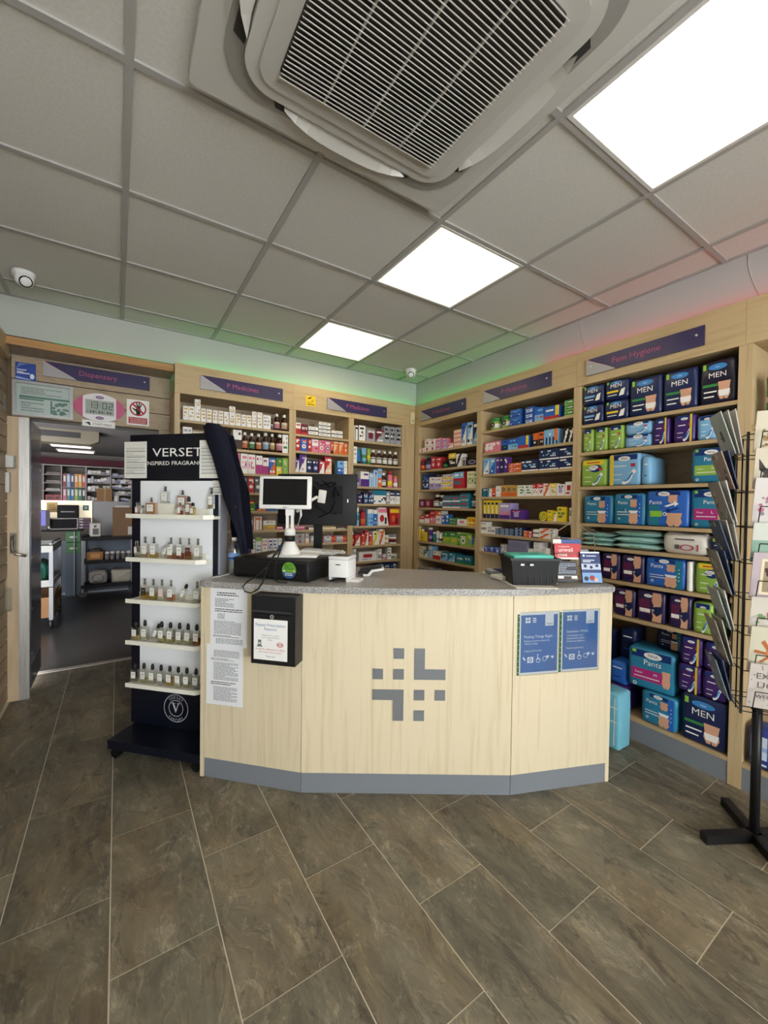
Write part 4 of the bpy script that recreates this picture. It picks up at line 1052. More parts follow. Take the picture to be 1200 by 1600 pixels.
def make_good(kind, label, grp, loc, rz, w, h, st, cols, R):
    name, cat = KN[kind]
    if kind == 'carton':
        o = link(name, carton_mesh(w, min(.11, max(.05, w)) if h > .03 else .1, h, st, cols, R), None, loc, (0, 0, rz)); return tag(o, label, cat, grp)
    t = thing(name, label, cat, loc, rz, grp)
    if kind == 'bottle': bottle(t, w, h, cols)
    elif kind == 'canister': canister(t, w, h, cols)
    elif kind in ('tub', 'drum'):
        tub(t, w, h, [cols[0], cols[1], cols[2]])
        if kind == 'drum': mm = MB(); mm.disc(0, h * .42, w * .2, -.002, 0, 14, hole=.45); part('emblem', mm, mat('24302a'), t)
    elif kind == 'tube': tube_(t, w, h, cols, False)
    elif kind == 'tubecap': tube_(t, w, h, cols, True)
    elif kind == 'spray':
        r = w * .46
        part('body', MB().lathe([(r * .95, 0), (r, .003), (r, h * .6), (r * .7, h * .7)], 0, r, 14), g(cols[0], .3), t)
        part('label_band', MB().lathe([(r * 1.012, h * .3), (r * 1.012, h * .58)], 0, r, 14), g(cols[2]), t)
        part('cap', MB().lathe([(r * .68, h * .695), (r * .72, h * .96), (r * .6, h)], 0, r, 14), g(cols[1]), t)
    elif kind == 'tin':
        m = MB(); m.slab([(w / 2 * math.cos(a * math.pi / 10), h / 2 + h / 2 * math.sin(a * math.pi / 10)) for a in range(20)], 0, .03); part('body', m, g(cols[0], .3), t)
        m = MB(); m.disc(0, h / 2, w * .40, -.001, 0, 18, hole=.8); m.face([(-w * .2, -.001, h * .3), (-w * .1, -.001, h * .25), (w * .22, -.001, h * .68), (w * .12, -.001, h * .75)], 0); part('emblem', m, g(cols[2]), t)
    elif kind in ('pouch', 'wedge'):
        tp = .5 if kind == 'wedge' else 1
        m = MB(); P = [(-w / 2, 0), (w / 2, 0), (w / 2 * (1 if tp == 1 else .45), h), (-w / 2, h)]
        m.slab(P, 0, .035); part('body', m, g(cols[0], .3), t)
        m = MB(); m.rect(-w * .46, w * .3 if tp < 1 else w * .46, h * .72, h * .94, -.001, 0); m.disc(-w * .12, h * .4, w * .2, -.001, 1, 12, h * .2); m.rect(w * .12, w * .3, .08 * h, .45 * h, -.0012, 2); part('front_print', m, [g(cols[1]), g(cols[2]), mat('2a2020')], t)
    elif kind == 'pack':
        ex = 'M' if 'lime stripe' in label else ('L' if st in ('pants', 'pants3') or (st == 'pants2' and 'small' not in label and 'bright' not in label) else '')
        pack(t, w, h, st, cols, ex)
    elif kind == 'wipes':
        part('body', pillow(w, .2, h), mat(PC['tlp'], .3, 0, .5), t)
        m = MB(); m.slab([(-w * .12, h * .45), (w * .12, h * .45), (w * .12, h * .62), (-w * .12, h * .62)], .004, .012); part('label', m, g('gr'), t)
    elif kind == 'wipebag':
        m = rounded(w, .12, h, .03, 3, .006); part('body', m, mat('d8d2c8', .5), t)
        lb = MB(); lb.rect(-w * .2, w * .22, h * .68, h * .74, -.004, 0); lb.disc(w * .06, h * .34, w * .16, -.004, 1, 14, h * .14, .7); lb.rect(w * .27, w * .31, h * .2, h * .5, -.004, 1); lb.rect(-w * .2, -w * .1, h * .25, h * .45, -.004, 0); part('front_print', lb, [mat('555055'), mat('a84a58')], t)
    elif kind == 'cratebox':
        m = MB(); m.box(-w / 2, w / 2, 0, .004, 0, h); m.box(-w / 2, w / 2, .156, .16, 0, h); m.box(-w / 2, -w / 2 + .004, .004, .156, 0, h); m.box(w / 2 - .004, w / 2, .004, .156, 0, h); m.box(-w / 2, w / 2, 0, .16, -.0, .004); part('body', m, mat('85849c', .25), t)
        part('lid', box(-w / 2 - .004, w / 2 + .004, -.004, .164, h, h + .008), mat('9291a8', .3), t)
        q = MB()
        for a in range(3):
            for b in range(2): q.box(-w * .42 + a * w * .29, -w * .42 + a * w * .29 + w * .25, -.002, 0, h * .12 + b * h * .42, h * .12 + b * h * .42 + h * .32)
        part('embossed_panel', q, mat('76758e', .3), t)
    return t
for bay, sh, z0, items in GOODS:
    loc, rz, wd = PLACE[bay]
    nc = len(items)
    cnt = {}
    for e in items: cnt[e[7]] = cnt.get(e[7], 0) + 1
    for ci, e in enumerate(items):
        kind, a0, a1, h, n, st, cols, desc = e
        cols = cols.split('.'); w_ = a1 - a0; ac = (a0 + a1) / 2
        sb = .012 if kind in ('pack', 'wipes') else .015
        base = (ac, loc[1] + sb, z0) if bay[0] == 'B' else (loc[0] + sb, -ac, z0)
        where = f'{SHN[sh]} shelf, {BAYN[bay]}'
        pos = 'rightmost' if ci == nc - 1 and nc > 1 else ORD[ci]
        R = random.Random(sh * 100 + ci)
        grp = f'{KN[kind][1]}s on the {SHN[sh]} shelf of the {BAYN[bay]}'.replace('boxs', 'boxes')
        if n < 0: lv = [(0, h, 'bottom'), (h + .0006, -n, 'top')]
        elif n == 1: lv = [(0, h, '')]
        else:
            hh = h / n; nm_ = ['bottom', 'top'] if n == 2 else (['bottom', 'middle', 'top'] if n == 3 else ['bottom', 'second-lowest', 'second-highest', 'top'])
            lv = [(k * hh, hh - .0008, nm_[k]) for k in range(n)]
        st_seed = R.randint(0, 999)
        for dz, hh, nm_ in lv:
            lab = f'{desc}, {pos}, {where}' if not nm_ else f'{desc}, {nm_}, {pos}, {where}'
            jx = rnd.uniform(-.0008, .0008) if nm_ else 0
            make_good(kind, lab, grp, (base[0] + (jx if bay[0] == 'B' else 0), base[1] + (jx if bay[0] != 'B' else 0), base[2] + dz + .0004), rz, w_ - .0012, hh, st, cols, random.Random(st_seed))

# ---- packs piled on the bottom shelf of the near bay, and the packs standing about the counter end
def rpack(label, y0, y1, z, h, st, cols, extra='', sb=.012, rot=0, d=.2, grp='packs piled on the bottom shelf of the near bay', x=2.59):
    t = thing('hygiene_pack', label, 'pack', (x + sb, (y0 + y1) / 2, z + .0005), -math.pi / 2 + rot, grp)
    pack(t, abs(y1 - y0), h, st, cols, extra, d)
    return t
Z0 = .132
rpack('small teal and blue pack on the bottom shelf beside the large navy pack', 1.172, .985, Z0, .19, 'pants2', ['tl', 'bl'])
rpack('large teal pack with pink stripe leaning on top of the small teal pack', 1.245, 1.005, Z0 + .193, .235, 'pants', ['tl', 'mg'], 'M', .012, .10)
rpack('large navy pack with white lettering at the right end of the bottom shelf', .968, .764, Z0, .255, 'menb', ['nv', 'gr'])
for yy, zz, nm_ in ((.987, Z0 + .257, 'lower left'), (.982, Z0 + .41, 'upper left')):
    rpack(f'dark violet pad pack, {nm_} of the four stacked above the navy pack', yy, yy - .106, zz, .150, 'pad', ['pu', 'mg'])
for yy, zz, nm_ in ((.877, Z0 + .257, 'lower right'), (.874, Z0 + .41, 'upper right')):
    rpack(f'dark violet pad pack, {nm_} of the four stacked above the navy pack', yy, yy - .108, zz, .150, 'pad', ['pu', 'mg'])
t = thing('wipes_pack', 'pale pink flat pack lying on top of the violet pad packs', 'pack', (2.62, .88, Z0 + .562), -math.pi / 2, 'packs piled on the bottom shelf of the near bay')
part('body', pillow(.17, .17, .035), mat('d9c4cc', .4), t)
rpack('dark teal pack standing in shade behind the leaning teal pack', 1.135, .995, Z0 + .43, .125, 'pants2', ['nv', 'tl'], '', .11, 0, .12)
t = rpack('navy pack lying at the back left of the bottom shelf pile', 1.345, 1.25, Z0 + .31, .19, 'plain', ['nv', 'bl'], '', .10, 0, .15)
t = rpack('navy pack with white end seal above the violet pack at the left', 1.36, 1.26, Z0 + .165, .14, 'plain', ['bl', 'nv'], '', .012)
rpack('violet pack half hidden behind the cyan pack at the counter end', 1.37, 1.255, Z0, .16, 'pad', ['pu', 'mg'], '', .012)
rpack('blue pack on the left of the bottom shelf behind the counter', 1.575, 1.39, Z0, .26, 'pants2', ['bl', 'tl'])
rpack('navy pack on the blue pack behind the counter end', 1.56, 1.38, Z0 + .263, .2, 'pad', ['nv', 'bl'])
t = thing('hygiene_pack', 'tall cyan pack standing on the floor at the right end of the counter', 'pack', (2.375, 1.238, .003), -math.pi / 2)
part('body', rounded(.12, .13, .33, .02, 3, .002), mat('79bfd4', .3), t)
m = MB(); m.rect(-.045, .045, .16, .168, -.001, 0); m.rect(-.045, .045, .24, .247, -.001, 0); m.rect(.028, .034, .03, .3, -.0012, 0); m.rect(-.045, .0, .06, .066, -.001, 0); part('front_print', m, mat('e8f4f6'), t)

# nearest bay: a few things seen past the card rack
t = thing('hygiene_pack', 'blue and white pack standing low behind the card rack', 'pack', (2.605, .640, .1325), -math.pi / 2)
part('body', rounded(.085, .12, .20, .02, 3, .002), mat('2c3f86', .3), t)
m = MB(); m.rect(-.03, .03, .05, .16, -.001, 0); m.rect(-.03, .03, .02, .03, -.001, 0); m.rect(-.02, .03, .09, .11, -.0015, 1); part('front_print', m, [mat('cfdcee'), mat('8fb0dd')], t)
t = thing('paper_box', 'small flat printed box in front of the blue pack behind the rack', 'box', (2.56, .66, 0), 0)
bpy.data.objects.remove(t)
for k, yy in enumerate((.63, .57)):
    for q in range(2):
        t = rpack(['lower', 'upper'][q] + ' green carton ' + ['nearest the upright', 'right of the first stack'][k] + ' above the card rack', yy + .028, yy - .028, 1.8 + q * .122, .12, 'padtop', ['gr', 'w'], '', .03, 0, .1, 'green cartons above the card rack')
t = thing('hanging_bottle', 'dark bottle with black top behind the upper cards', 'bottle', (2.66, .60, 1.8005), 0)
bpy.data.objects.remove(t)
t = tag(link('paper_box', carton_mesh(.07, .07, .05, 'photo', ['w', 'br', 'gy'], random.Random(5)), None, (2.60, .56, .1325), (0, 0, -math.pi / 2)), 'small flat printed box beside the blue pack behind the rack', 'box')

# ---- hanging signs on the pelmets
def sign(words, label, loc, rz, dim=1.0):
    t = thing('shelf_sign', label, 'sign', loc, rz, 'dark purple signs on the pelmets')
    w_, h_ = .645, .104
    part('board', box(-w_ / 2, w_ / 2, -.008, 0, 0, h_), mat('3b3458', .3), t)
    m = MB(); n = 8
    P = [(-w_ / 2, 0)] + [(-w_ / 2 + .185 * math.sin(math.pi / 2 * k / n) ** 1.15, h_ * (1 - math.sin(math.pi / 2 * k / n)) ** .85 if k else h_) for k in range(n, -1, -1)]
    m.slab(P, -.0095, -.0078); part('silver_corner', m, mat('a8a5a6', .35, .3), t)
    m = MB()
    for k in range(n):
        a0, a1 = k / n, (k + 1) / n
        q = lambda a: (-w_ / 2 + .185 * math.sin(math.pi / 2 * a) ** 1.15, h_ * (1 - math.sin(math.pi / 2 * a)) ** .85 if a else h_)
        (x0, z0), (x1, z1) = q(a0), q(a1)
        m.face([(x0, -.0098, z0), (x1, -.0098, z1), (x1 + .012 * (1 - a1), -.0098, z1), (x0 + .012 * (1 - a0), -.0098, z0)][::-1], 0)
        m.face([(x0, -.0099, z0), (x1, -.0099, z1), (x1 + .003, -.0099, z1), (x0 + .003, -.0099, z0)][::-1], 1)
    part('swoosh', m, [mat('8a3058', .4), mat('e6dfe2', .4)], t)
    bolt = MB()
    bolt.slab([(.006 * math.cos(a * math.pi / 5), .006 * math.sin(a * math.pi / 5)) for a in range(10)], -.013, -.008)
    for x, z in ((-w_ / 2 + .03, h_ * .52), (w_ / 2 - .035, h_ * .58)): part('bolt', bolt, mat('e9e7e4', .25, .5), t, (x, 0, z))
    text(words, mat('b0567c', .5), t, -.005 if words != 'Fem Hygiene' else -.02, -.0086, h_ * .36, size=.052, bold=.01)
    return t
sign('P Medicines', 'dark purple P Medicines sign over the left back bay', (.849, 3.394, 2.253), 0)
sign('P Medicines', 'dark purple P Medicines sign over the right back bays beside yellow sticker', (1.906, 3.394, 2.247), 0)
sign('P Medicines', 'dark purple P Medicines sign on the right wall nearest the corner', (2.584, 2.976, 2.240), -math.pi / 2)
sign('P Medicines', 'dark purple P Medicines sign in the middle of the right wall', (2.584, 2.122, 2.250), -math.pi / 2)
sign('Fem Hygiene', 'dark purple Fem Hygiene sign above the soft packs', (2.584, 1.218, 2.250), -math.pi / 2)
sign('Dispensary', 'dark purple Dispensary sign above the doorway', (-.113, 3.699, 2.252), 0)

# ---- notices and the clock over the doorway
def lines(m, x0, x1, z0, z1, n, y, mi, R, p=1.0, fr=.55):
    for k in range(n):
        z = z1 - (z1 - z0) * (k + .5) / n; hh = (z1 - z0) / n * fr / 2
        x = x0
        xe = x0 + (x1 - x0) * (1 if R.random() < .75 else R.uniform(.4, .9))
        while x < xe:
            wd = min(R.uniform(.004, .016), xe - x)
            m.rect(x, x + wd, z - hh, z + hh, y, mi); x += wd + .0025
t = thing('notice', 'blue patterned leaflet at the top left above the doorway', 'notice', (-.527, 3.699, 2.205), 0)
part('sheet', box(-.054, .054, -.0015, 0, 0, .118), mat('2c4a9c', .4), t)
m = MB()
for k in range(4): m.face([(-.05 + .004 * k, -.002, .07 + .012 * k), (-.03 + .02 * k, -.002, .112), (-.022 + .02 * k, -.002, .112), (-.05 + .004 * k, -.002, .074 + .012 * k)][::-1], 0)
m.rect(-.046, .004, .066, .072, -.002, 1); m.rect(-.046, -.012, .054, .058, -.002, 1); m.rect(-.046, .022, .043, .050, -.002, 1)
m.disc(.034, .03, .012, -.002, 1, 12, .018); m.face([(-.05, -.002, .008), (.02, -.002, .004), (.03, -.002, .009), (-.05, -.002, .022)], 0)
part('print', m, [mat('9fb2dd'), mat('e9ecf4')], t)
t = thing('certificate_frame', 'grey framed certificate under the blue leaflet', 'picture frame', (-.430, 3.699, 1.962), 0)
fm = MB(); fw_, fh = .325, .238
fm.box(-fw_/2, fw_/2, -.02, 0, 0, .018); fm.box(-fw_/2, fw_/2, -.02, 0, fh - .018, fh); fm.box(-fw_/2, -fw_/2 + .018, -.02, 0, .018, fh - .018); fm.box(fw_/2 - .018, fw_/2, -.02, 0, .018, fh - .018)
part('frame', fm, mat('a3a4a2', .35, .4), t)
part('sheet', box(-fw_/2 + .018, fw_/2 - .018, -.006, 0, .018, fh - .018), mat('dfe5df', .5), t)
m = MB(); R = random.Random(3)
m.rect(-.13, .14, .125, .140, -.0065, 0); m.rect(-.13, .0, .112, .122, -.0065, 0)
for k in range(16):
    cx, cz = R.uniform(.03, .13), R.uniform(.03, .11); m.disc(cx, cz, R.uniform(.006, .018), -.0065 - k * .00002, 0, 7, R.uniform(.005, .014))
m.rect(.035, .045, .03, .12, -.0064, 0); lines(m, -.12, .1, .15, .2, 4, -.0065, 1, R); lines(m, -.12, 0, .03, .10, 4, -.0065, 1, R)
part('print', m, [mat('6f9585'), mat('9aa39c')], t)
part('pane', box(-fw_/2 + .018, fw_/2 - .018, -.0125, -.0105, .018, fh - .018), PLASTIC, t)
t = thing('wall_clock', 'oval white digital clock with pink ends reading 13:02', 'clock', (-.110, 3.698, 1.965), 0)
ov = [(.155 * math.copysign(abs(math.cos(a)) ** 1.25, math.cos(a)), .108 + .105 * math.sin(a)) for a in [2 * math.pi * k / 40 for k in range(40)]]
m = MB(); m.slab(ov, -.022, 0); part('body', m, mat('e3dfe2', .35), t)
for sg in (-1, 1):
    m = MB(); Q = [(x * 1.004, z) for x, z in ov if x * sg > .088]
    Q.sort(key=lambda p: p[1] * (sg)); m.slab(Q + [(sg * .104, .108)] if False else Q, -.024, -.0215); part('pink_end', m, mat('c2557e', .35), t)
part('screen', box(-.084, .086, -.0245, -.0215, .058, .158), mat('9da49a', .3), t)
part('screen_rim', box(-.089, .091, -.0235, -.0213, .053, .163), mat('c9c5c8', .4), t)
SEGS = {'0': 'abcdef', '1': 'bc', '2': 'abged', '3': 'abgcd'}
m = MB()
def digit(ch, x, z, w_, h_, m):
    tk = .0045; S = SEGS[ch]; sl = .12 * w_
    R_ = {'a': (0, w_, h_ - tk, h_), 'g': (0, w_, h_ / 2 - tk / 2, h_ / 2 + tk / 2), 'd': (0, w_, 0, tk), 'f': (0, tk, h_ / 2, h_), 'b': (w_ - tk, w_, h_ / 2, h_), 'e': (0, tk, 0, h_ / 2), 'c': (w_ - tk, w_, 0, h_ / 2)}
    for s_ in S:
        a, b, c_, d_ = R_[s_]; m.rect(x + a, x + b, z + c_, z + d_, -.0250, 0)
for ch, x in (('1', -.072), ('3', -.038), ('0', .016), ('2', .053)): digit(ch, x, .100, .027, .046, m)
m.rect(-.002, .003, .113, .118, -.025, 0); m.rect(-.002, .003, .129, .134, -.025, 0)
for k in range(9): m.rect(-.075 + k * .017, -.066 + k * .017, .066, .068 + .012 * ((k * 5) % 3 > 0), -.025, 0); m.rect(-.075 + k * .017, -.073 + k * .017, .066, .086, -.025, 0)
part('digits', m, mat('2d332f'), t)
for z in (.182, .032):
    m = MB(); m.disc(0, z, .028, -.0226, 0, 18, .013); m.disc(0, z, .024, -.0228, 1, 18, .010); m.rect(-.016, .016, z - .003, z + .003, -.023, 0); part('badge', m, [mat('c9b8cc'), mat('4a2a5a')], t)
t = thing('notice', 'narrow white STAFF ONLY strip taped under the clock', 'notice', (-.115, 3.688, 1.932), 0)
part('sheet', box(-.10, .10, -.0012, 0, 0, .045), PAPER, t)
text('STAFF ONLY', mat('2a2426'), t, .022, -.002, .013, width=.118, bold=.015)
m = MB(); m.disc(-.062, .024, .010, -.002, 0, 10, .008); m.face([(-.085, -.002, .024), (-.07, -.002, .020), (-.07, -.002, .030)], 0); m.rect(-.062, -.050, .010, .020, -.0021, 0); part('hand_symbol', m, mat('2a2426'), t)
t = thing('notice', 'white no entry notice with crossed out black hand above doorway', 'notice', (.132, 3.699, 1.975), 0)
part('sheet', box(-.074, .074, -.0012, 0, 0, .195), PAPER, t)
m = MB(); m.disc(0, .128, .056, -.0022, 0, 26, hole=.82)
m.face([(-.043, -.0025, .160), (-.034, -.0025, .169), (.043, -.0025, .096), (.034, -.0025, .087)], 0)
part('prohibition_ring', m, mat('b3202c', .5), t)
m = MB(); m.disc(.002, .115, .019, -.0018, 0, 12, .022)
for a, l_ in ((-34, .034), (-13, .042), (6, .044), (25, .038)):
    a = math.radians(a); dx, dz = math.sin(a), math.cos(a); bx, bz = .002 + dx * .014, .118 + dz * .014
    m.face([(bx - dz * .0046, -.0018, bz + dx * .0046), (bx + dz * .0046, -.0018, bz - dx * .0046), (bx + dx * l_ + dz * .004, -.0018, bz + dz * l_ - dx * .004), (bx + dx * l_ - dz * .004, -.0018, bz + dz * l_ + dx * .004)], 0)
m.face([(-.012, -.0018, .105), (-.01, -.0018, .119), (-.034, -.0018, .132), (-.037, -.0018, .124)][::-1], 0); m.rect(-.012, .016, .080, .104, -.0018, 0)
part('hand_symbol', m, mat('1d1a1c'), t)
m = MB(); m.rect(-.062, .062, .012, .060, -.0018, 0); part('red_panel', m, mat('a8242e', .5), t)
text('No unauthorised', mat('f2e6e4'), t, 0, -.0024, .044, width=.105); text('access permitted', mat('f2e6e4'), t, 0, -.0024, .031, width=.105); text('beyond this point', mat('f2e6e4'), t, 0, -.0024, .018, width=.105)
# yellow camera sticker and corner sensor
t = thing('sticker', 'yellow camera warning sticker on the back pelmet', 'sticker', (1.428, 3.395, 2.250), 0)
part('sheet', box(-.046, .046, -.001, 0, 0, .089), mat('e8c21c', .45), t)
m = MB(); m.face([(-.026, -.0016, .058), (.004, -.0016, .070), (.009, -.0016, .082), (-.024, -.0016, .070)], 0); m.rect(.006, .02, .04, .046, -.0016, 0); m.rect(-.03, .01, .03, .033, -.0016, 0); m.rect(-.03, .034, .012, .018, -.0016, 0); m.rect(.022, .026, .046, .06, -.0016, 0); part('camera_symbol', m, mat('1f1a10'), t)
t = thing('room_sensor', 'small cream sensor box on the pelmet in the corner', 'sensor', (2.54, 3.3955, 2.225), 0)
part('body', rounded(.055, .025, .115, .006, 2), mat('dfd3a4', .5), t, (0, -.026, 0))
m = MB(); m.disc(0, .028, .014, -.0268, 0, 14, hole=.6); part('dial', m, mat('8b8468'), t)
# turret cameras on the ceiling
for nm_, x, y, aim in (('white dome camera on the ceiling above the doorway', -.447, 3.08, -1.2), ('white dome camera on the ceiling in the far corner', 2.327, 3.133, -2.2)):
    t = thing('security_camera', nm_, 'camera', (x, y, CE - .0025), aim, 'white dome cameras on the ceiling')
    part('base', MB().lathe([(.035, -.036), (.05, -.028), (.055, -.012), (.055, 0)], 0, 0, 20), mat('e8e6e2', .4), t)
    sp = MB().lathe([(.044 * math.sin(math.pi * k / 10) + .0005, -.044 * math.cos(math.pi * k / 10)) for k in range(11)], 0, 0, 18)
    part('eyeball', sp, mat('e8e6e2', .4), t, (0.012, 0, -.044))
    fc = MB().lathe([(.031, .026), (.031, .034), (.028, .036)], 0, 0, 18); part('lens_face', fc, mat('141416', .15), t, (.012, 0, -.044), (0, math.radians(125), 0))
    ln = MB().lathe([(.010, .0355), (.010, .038), (.006, .039)], 0, 0, 12); part('lens', ln, mat('3a3a44', .1), t, (.012, 0, -.044), (0, math.radians(125), 0))

# ---- air conditioning cassette
ac = thing('air_conditioner', 'large square white ceiling air conditioner with slatted grille', 'air conditioner', (.664, .90, CE - .003), 0)
ACM = mat('c3bfb8', .5)
def rrect(hx, hy, r, n=6):
    P = []
    for cx, cy, a0 in ((hx - r, hy - r, 0), (-hx + r, hy - r, 90), (-hx + r, -hy + r, 180), (hx - r, -hy + r, 270)):
        for k in range(n + 1):
            a = math.radians(a0 + 90 * k / n); P.append((cx + r * math.cos(a), cy + r * math.sin(a)))
    return P
m = MB(); m.prism(rrect(.49, .475, .02, 3), -.030, 0); part('panel', m, ACM, ac)
m = MB(); m.prism(rrect(.425, .41, .14, 8), -.036, -.0301); part('channel', m, mat('97938d', .6), ac)
m = MB(); m.prism(rrect(.375, .36, .10, 8), -.052, -.0361); part('body_ring', m, ACM, ac)
m = MB(); m.prism(rrect(.335, .32, .06, 6), -.060, -.0521)
part('inner_frame', m, mat('bcb8b1', .5), ac)
m = MB(); m.prism(rrect(.282, .272, .02, 4), -.0607, -.06001); part('filter', m, mat('504e4b', .8), ac)
sl = MB(); sl.face([(-.28, -.004, -.0125), (.28, -.004, -.0125), (.28, .004, -.0005), (-.28, .004, -.0005)]); sl.box(-.28, .28, -.0052, -.0028, -.0135, -.0115)
sme = sl.mesh('grille_slat', mat('c9c5be', .5))
y = -.268
while y < .27: link('grille_slat', sme, ac, (0, y, -.0608)); y += .0134
rb = box(-.0022, .0022, -.27, .27, -.008, 0).mesh('grille_rib', mat('c9c5be', .5))
for x in (-.14, 0, .14): link('grille_rib', rb, ac, (x, 0, -.0612))
vm = MB(); NV = 10
for k in range(NV):
    u0_, u1_ = -1 + 2 * k / NV, -1 + 2 * (k + 1) / NV
    e0, e1 = .055 * (1 - abs(u0_) ** 3), .055 * (1 - abs(u1_) ** 3)
    vm.face([(.23 * u0_, 0, -.040), (.23 * u1_, 0, -.040), (.23 * u1_, e1, -.062 + .16 * e1), (.23 * u0_, e0, -.062 + .16 * e0)], 0, True)
    vm.face([(.23 * u0_, 0, -.037), (.23 * u0_, e0, -.059 + .16 * e0), (.23 * u1_, e1, -.059 + .16 * e1), (.23 * u1_, 0, -.037)], 0, True)
om = MB(); om.prism([(-.268, -.002), (.268, -.002), (.25, .030), (-.25, .030)], -.0385, -.0362)
for (x, y, a) in ((0, .365, 0), (0, -.365, math.pi), (.38, 0, -math.pi / 2), (-.38, 0, math.pi / 2)):
    part('air_outlet', om, mat('3a3836', .7), ac, (x, y, 0), (0, 0, a)); part('louvre', vm, mat('d2cec7', .45), ac, (x, y, 0), (0, 0, a))

# ================================================================== COUNTER
P0, P1, P2, P3 = Vector((.369, 2.203)), Vector((.739, 1.83)), Vector((1.582, 1.282)), Vector((2.068, 1.091))
TOP = .997
ct = thing('counter', 'faceted pale maple shop counter with grey plinth', 'counter', (1.16, 1.55, 0))
def place(o, a, b):                     # put an object into the frame of the vertical plane a -> b (local +y goes inwards)
    d = (b - a); o.location = (a.x, a.y, 0); o.rotation_euler = (0, 0, math.atan2(d.y, d.x))
    if o.parent: o.location = (a.x - 1.16, a.y - 1.55, 0)
for a, b in ((P0, P1), (P1, P2), (P2, P3)):
    L = (b - a).length
    place(part('front_panel', box(.0016, L - .0016, 0, .018, .098, .966), WOODV, ct), a, b)
    place(part('plinth', box(.0016, L - .0016, .003, .015, 0, .0975), PLINTH, ct), a, b)
place(part('end_panel', box(-.020, -.0005, -.002, .45, 0, .966), WOODV, ct), P0, P1)
LB = (P3 - P2).length
place(part('end_panel', box(LB + .0005, LB + .022, .002, .42, 0, .966), WOODV, ct), P2, P3)
GREYM = mat('7d7f83', .38, .25)
u = .0496; ex, ez = .338, .357
for r_ in ([(2, 6, 1, 1)], [(0, 4, 1, 1)], [(2, 4, 1, 1)], [(4, 2, 1, 1)], [(6, 2, 1, 1)], [(4, 0, 1, 1)], [(4, 4, 1, 3), (5, 4, 2, 1)], [(0, 2, 3, 1), (2, 0, 1, 2)]):
    em = MB()
    if len(r_) == 1:
        a, b, c_, d_ = r_[0]; em.box(ex + a * u, ex + (a + c_) * u, -.004, -.0003, ez + b * u, ez + (b + d_) * u)
    elif r_[0][0] == 4: em.slab([(ex + a * u, ez + b * u) for a, b in ((4, 4), (7, 4), (7, 5), (5, 5), (5, 7), (4, 7))], -.004, -.0003)
    else: em.slab([(ex + a * u, ez + b * u) for a, b in ((0, 2), (2, 2), (2, 0), (3, 0), (3, 3), (0, 3))], -.004, -.0003)
    place(part('emblem_tile', em, GREYM, ct), P1, P2)
# continuous worktop
def inw(a, b): d = (b - a).normalized(); return Vector((-d.y, d.x))
n0, n1, n2 = inw(P0, P1), inw(P1, P2), inw(P2, P3)
OV = .026
fr_ = []
def bez(a, c, b, n=7): return [a * (1 - t) ** 2 + c * 2 * t * (1 - t) + b * t * t for t in [k / n for k in range(n + 1)]]
d0, d1, d2 = (P1 - P0).normalized(), (P2 - P1).normalized(), (P3 - P2).normalized()
S_ = P0 - n0 * OV - d0 * .030; E_ = P3 - n2 * OV + d2 * .035
C1 = P1 - (n0 + n1).normalized() * OV * 1.05; C2 = P2 - (n1 + n2).normalized() * OV * 1.05
fr_ += bez(S_ + n0 * .05, S_, S_ + d0 * .05, 4)
fr_ += bez(C1 - d0 * .12, C1 + (C1 - (C1 - d0 * .12 + C1 + d1 * .12) / 2) * .0, C1 + d1 * .12, 8)
mid = (C1 + C2) / 2 - n1 * .012
fr_ += [mid]
fr_ += bez(C2 - d1 * .12, C2, C2 + d2 * .12, 8)
fr_ += bez(E_ - d2 * .05, E_, E_ + n2 * .05, 4)
back = [P3 + n2 * .40 + d2 * .035, P2 + (n1 + n2).normalized() * .46, P1 + (n0 + n1).normalized() * .66, P0 + n0 * .56 - d0 * .030]
poly = [(p.x - 1.16, p.y - 1.55) for p in fr_ + back]
wt = MB()
for sc_, z0_, z1_ in ((0, .9665, TOP),):
    wt.prism(poly, z0_, z1_)
bm = bmesh.new(); vs = [bm.verts.new(v) for v in wt.v]
for f in wt.f: bm.faces.new([vs[i] for i in f])
bmesh.ops.bevel(bm, geom=[e for e in bm.edges if abs(e.verts[0].co.z - e.verts[1].co.z) < 1e-5], offset=.010, segments=3, affect='EDGES', profile=.5)
me = bpy.data.meshes.new('worktop'); bm.to_mesh(me); bm.free(); me.materials.append(STONE)
for p in me.polygons: p.use_smooth = False
tag(link('worktop', me, None, (1.16, 1.55, 0)), 'continuous speckled grey worktop on the counter', 'worktop')

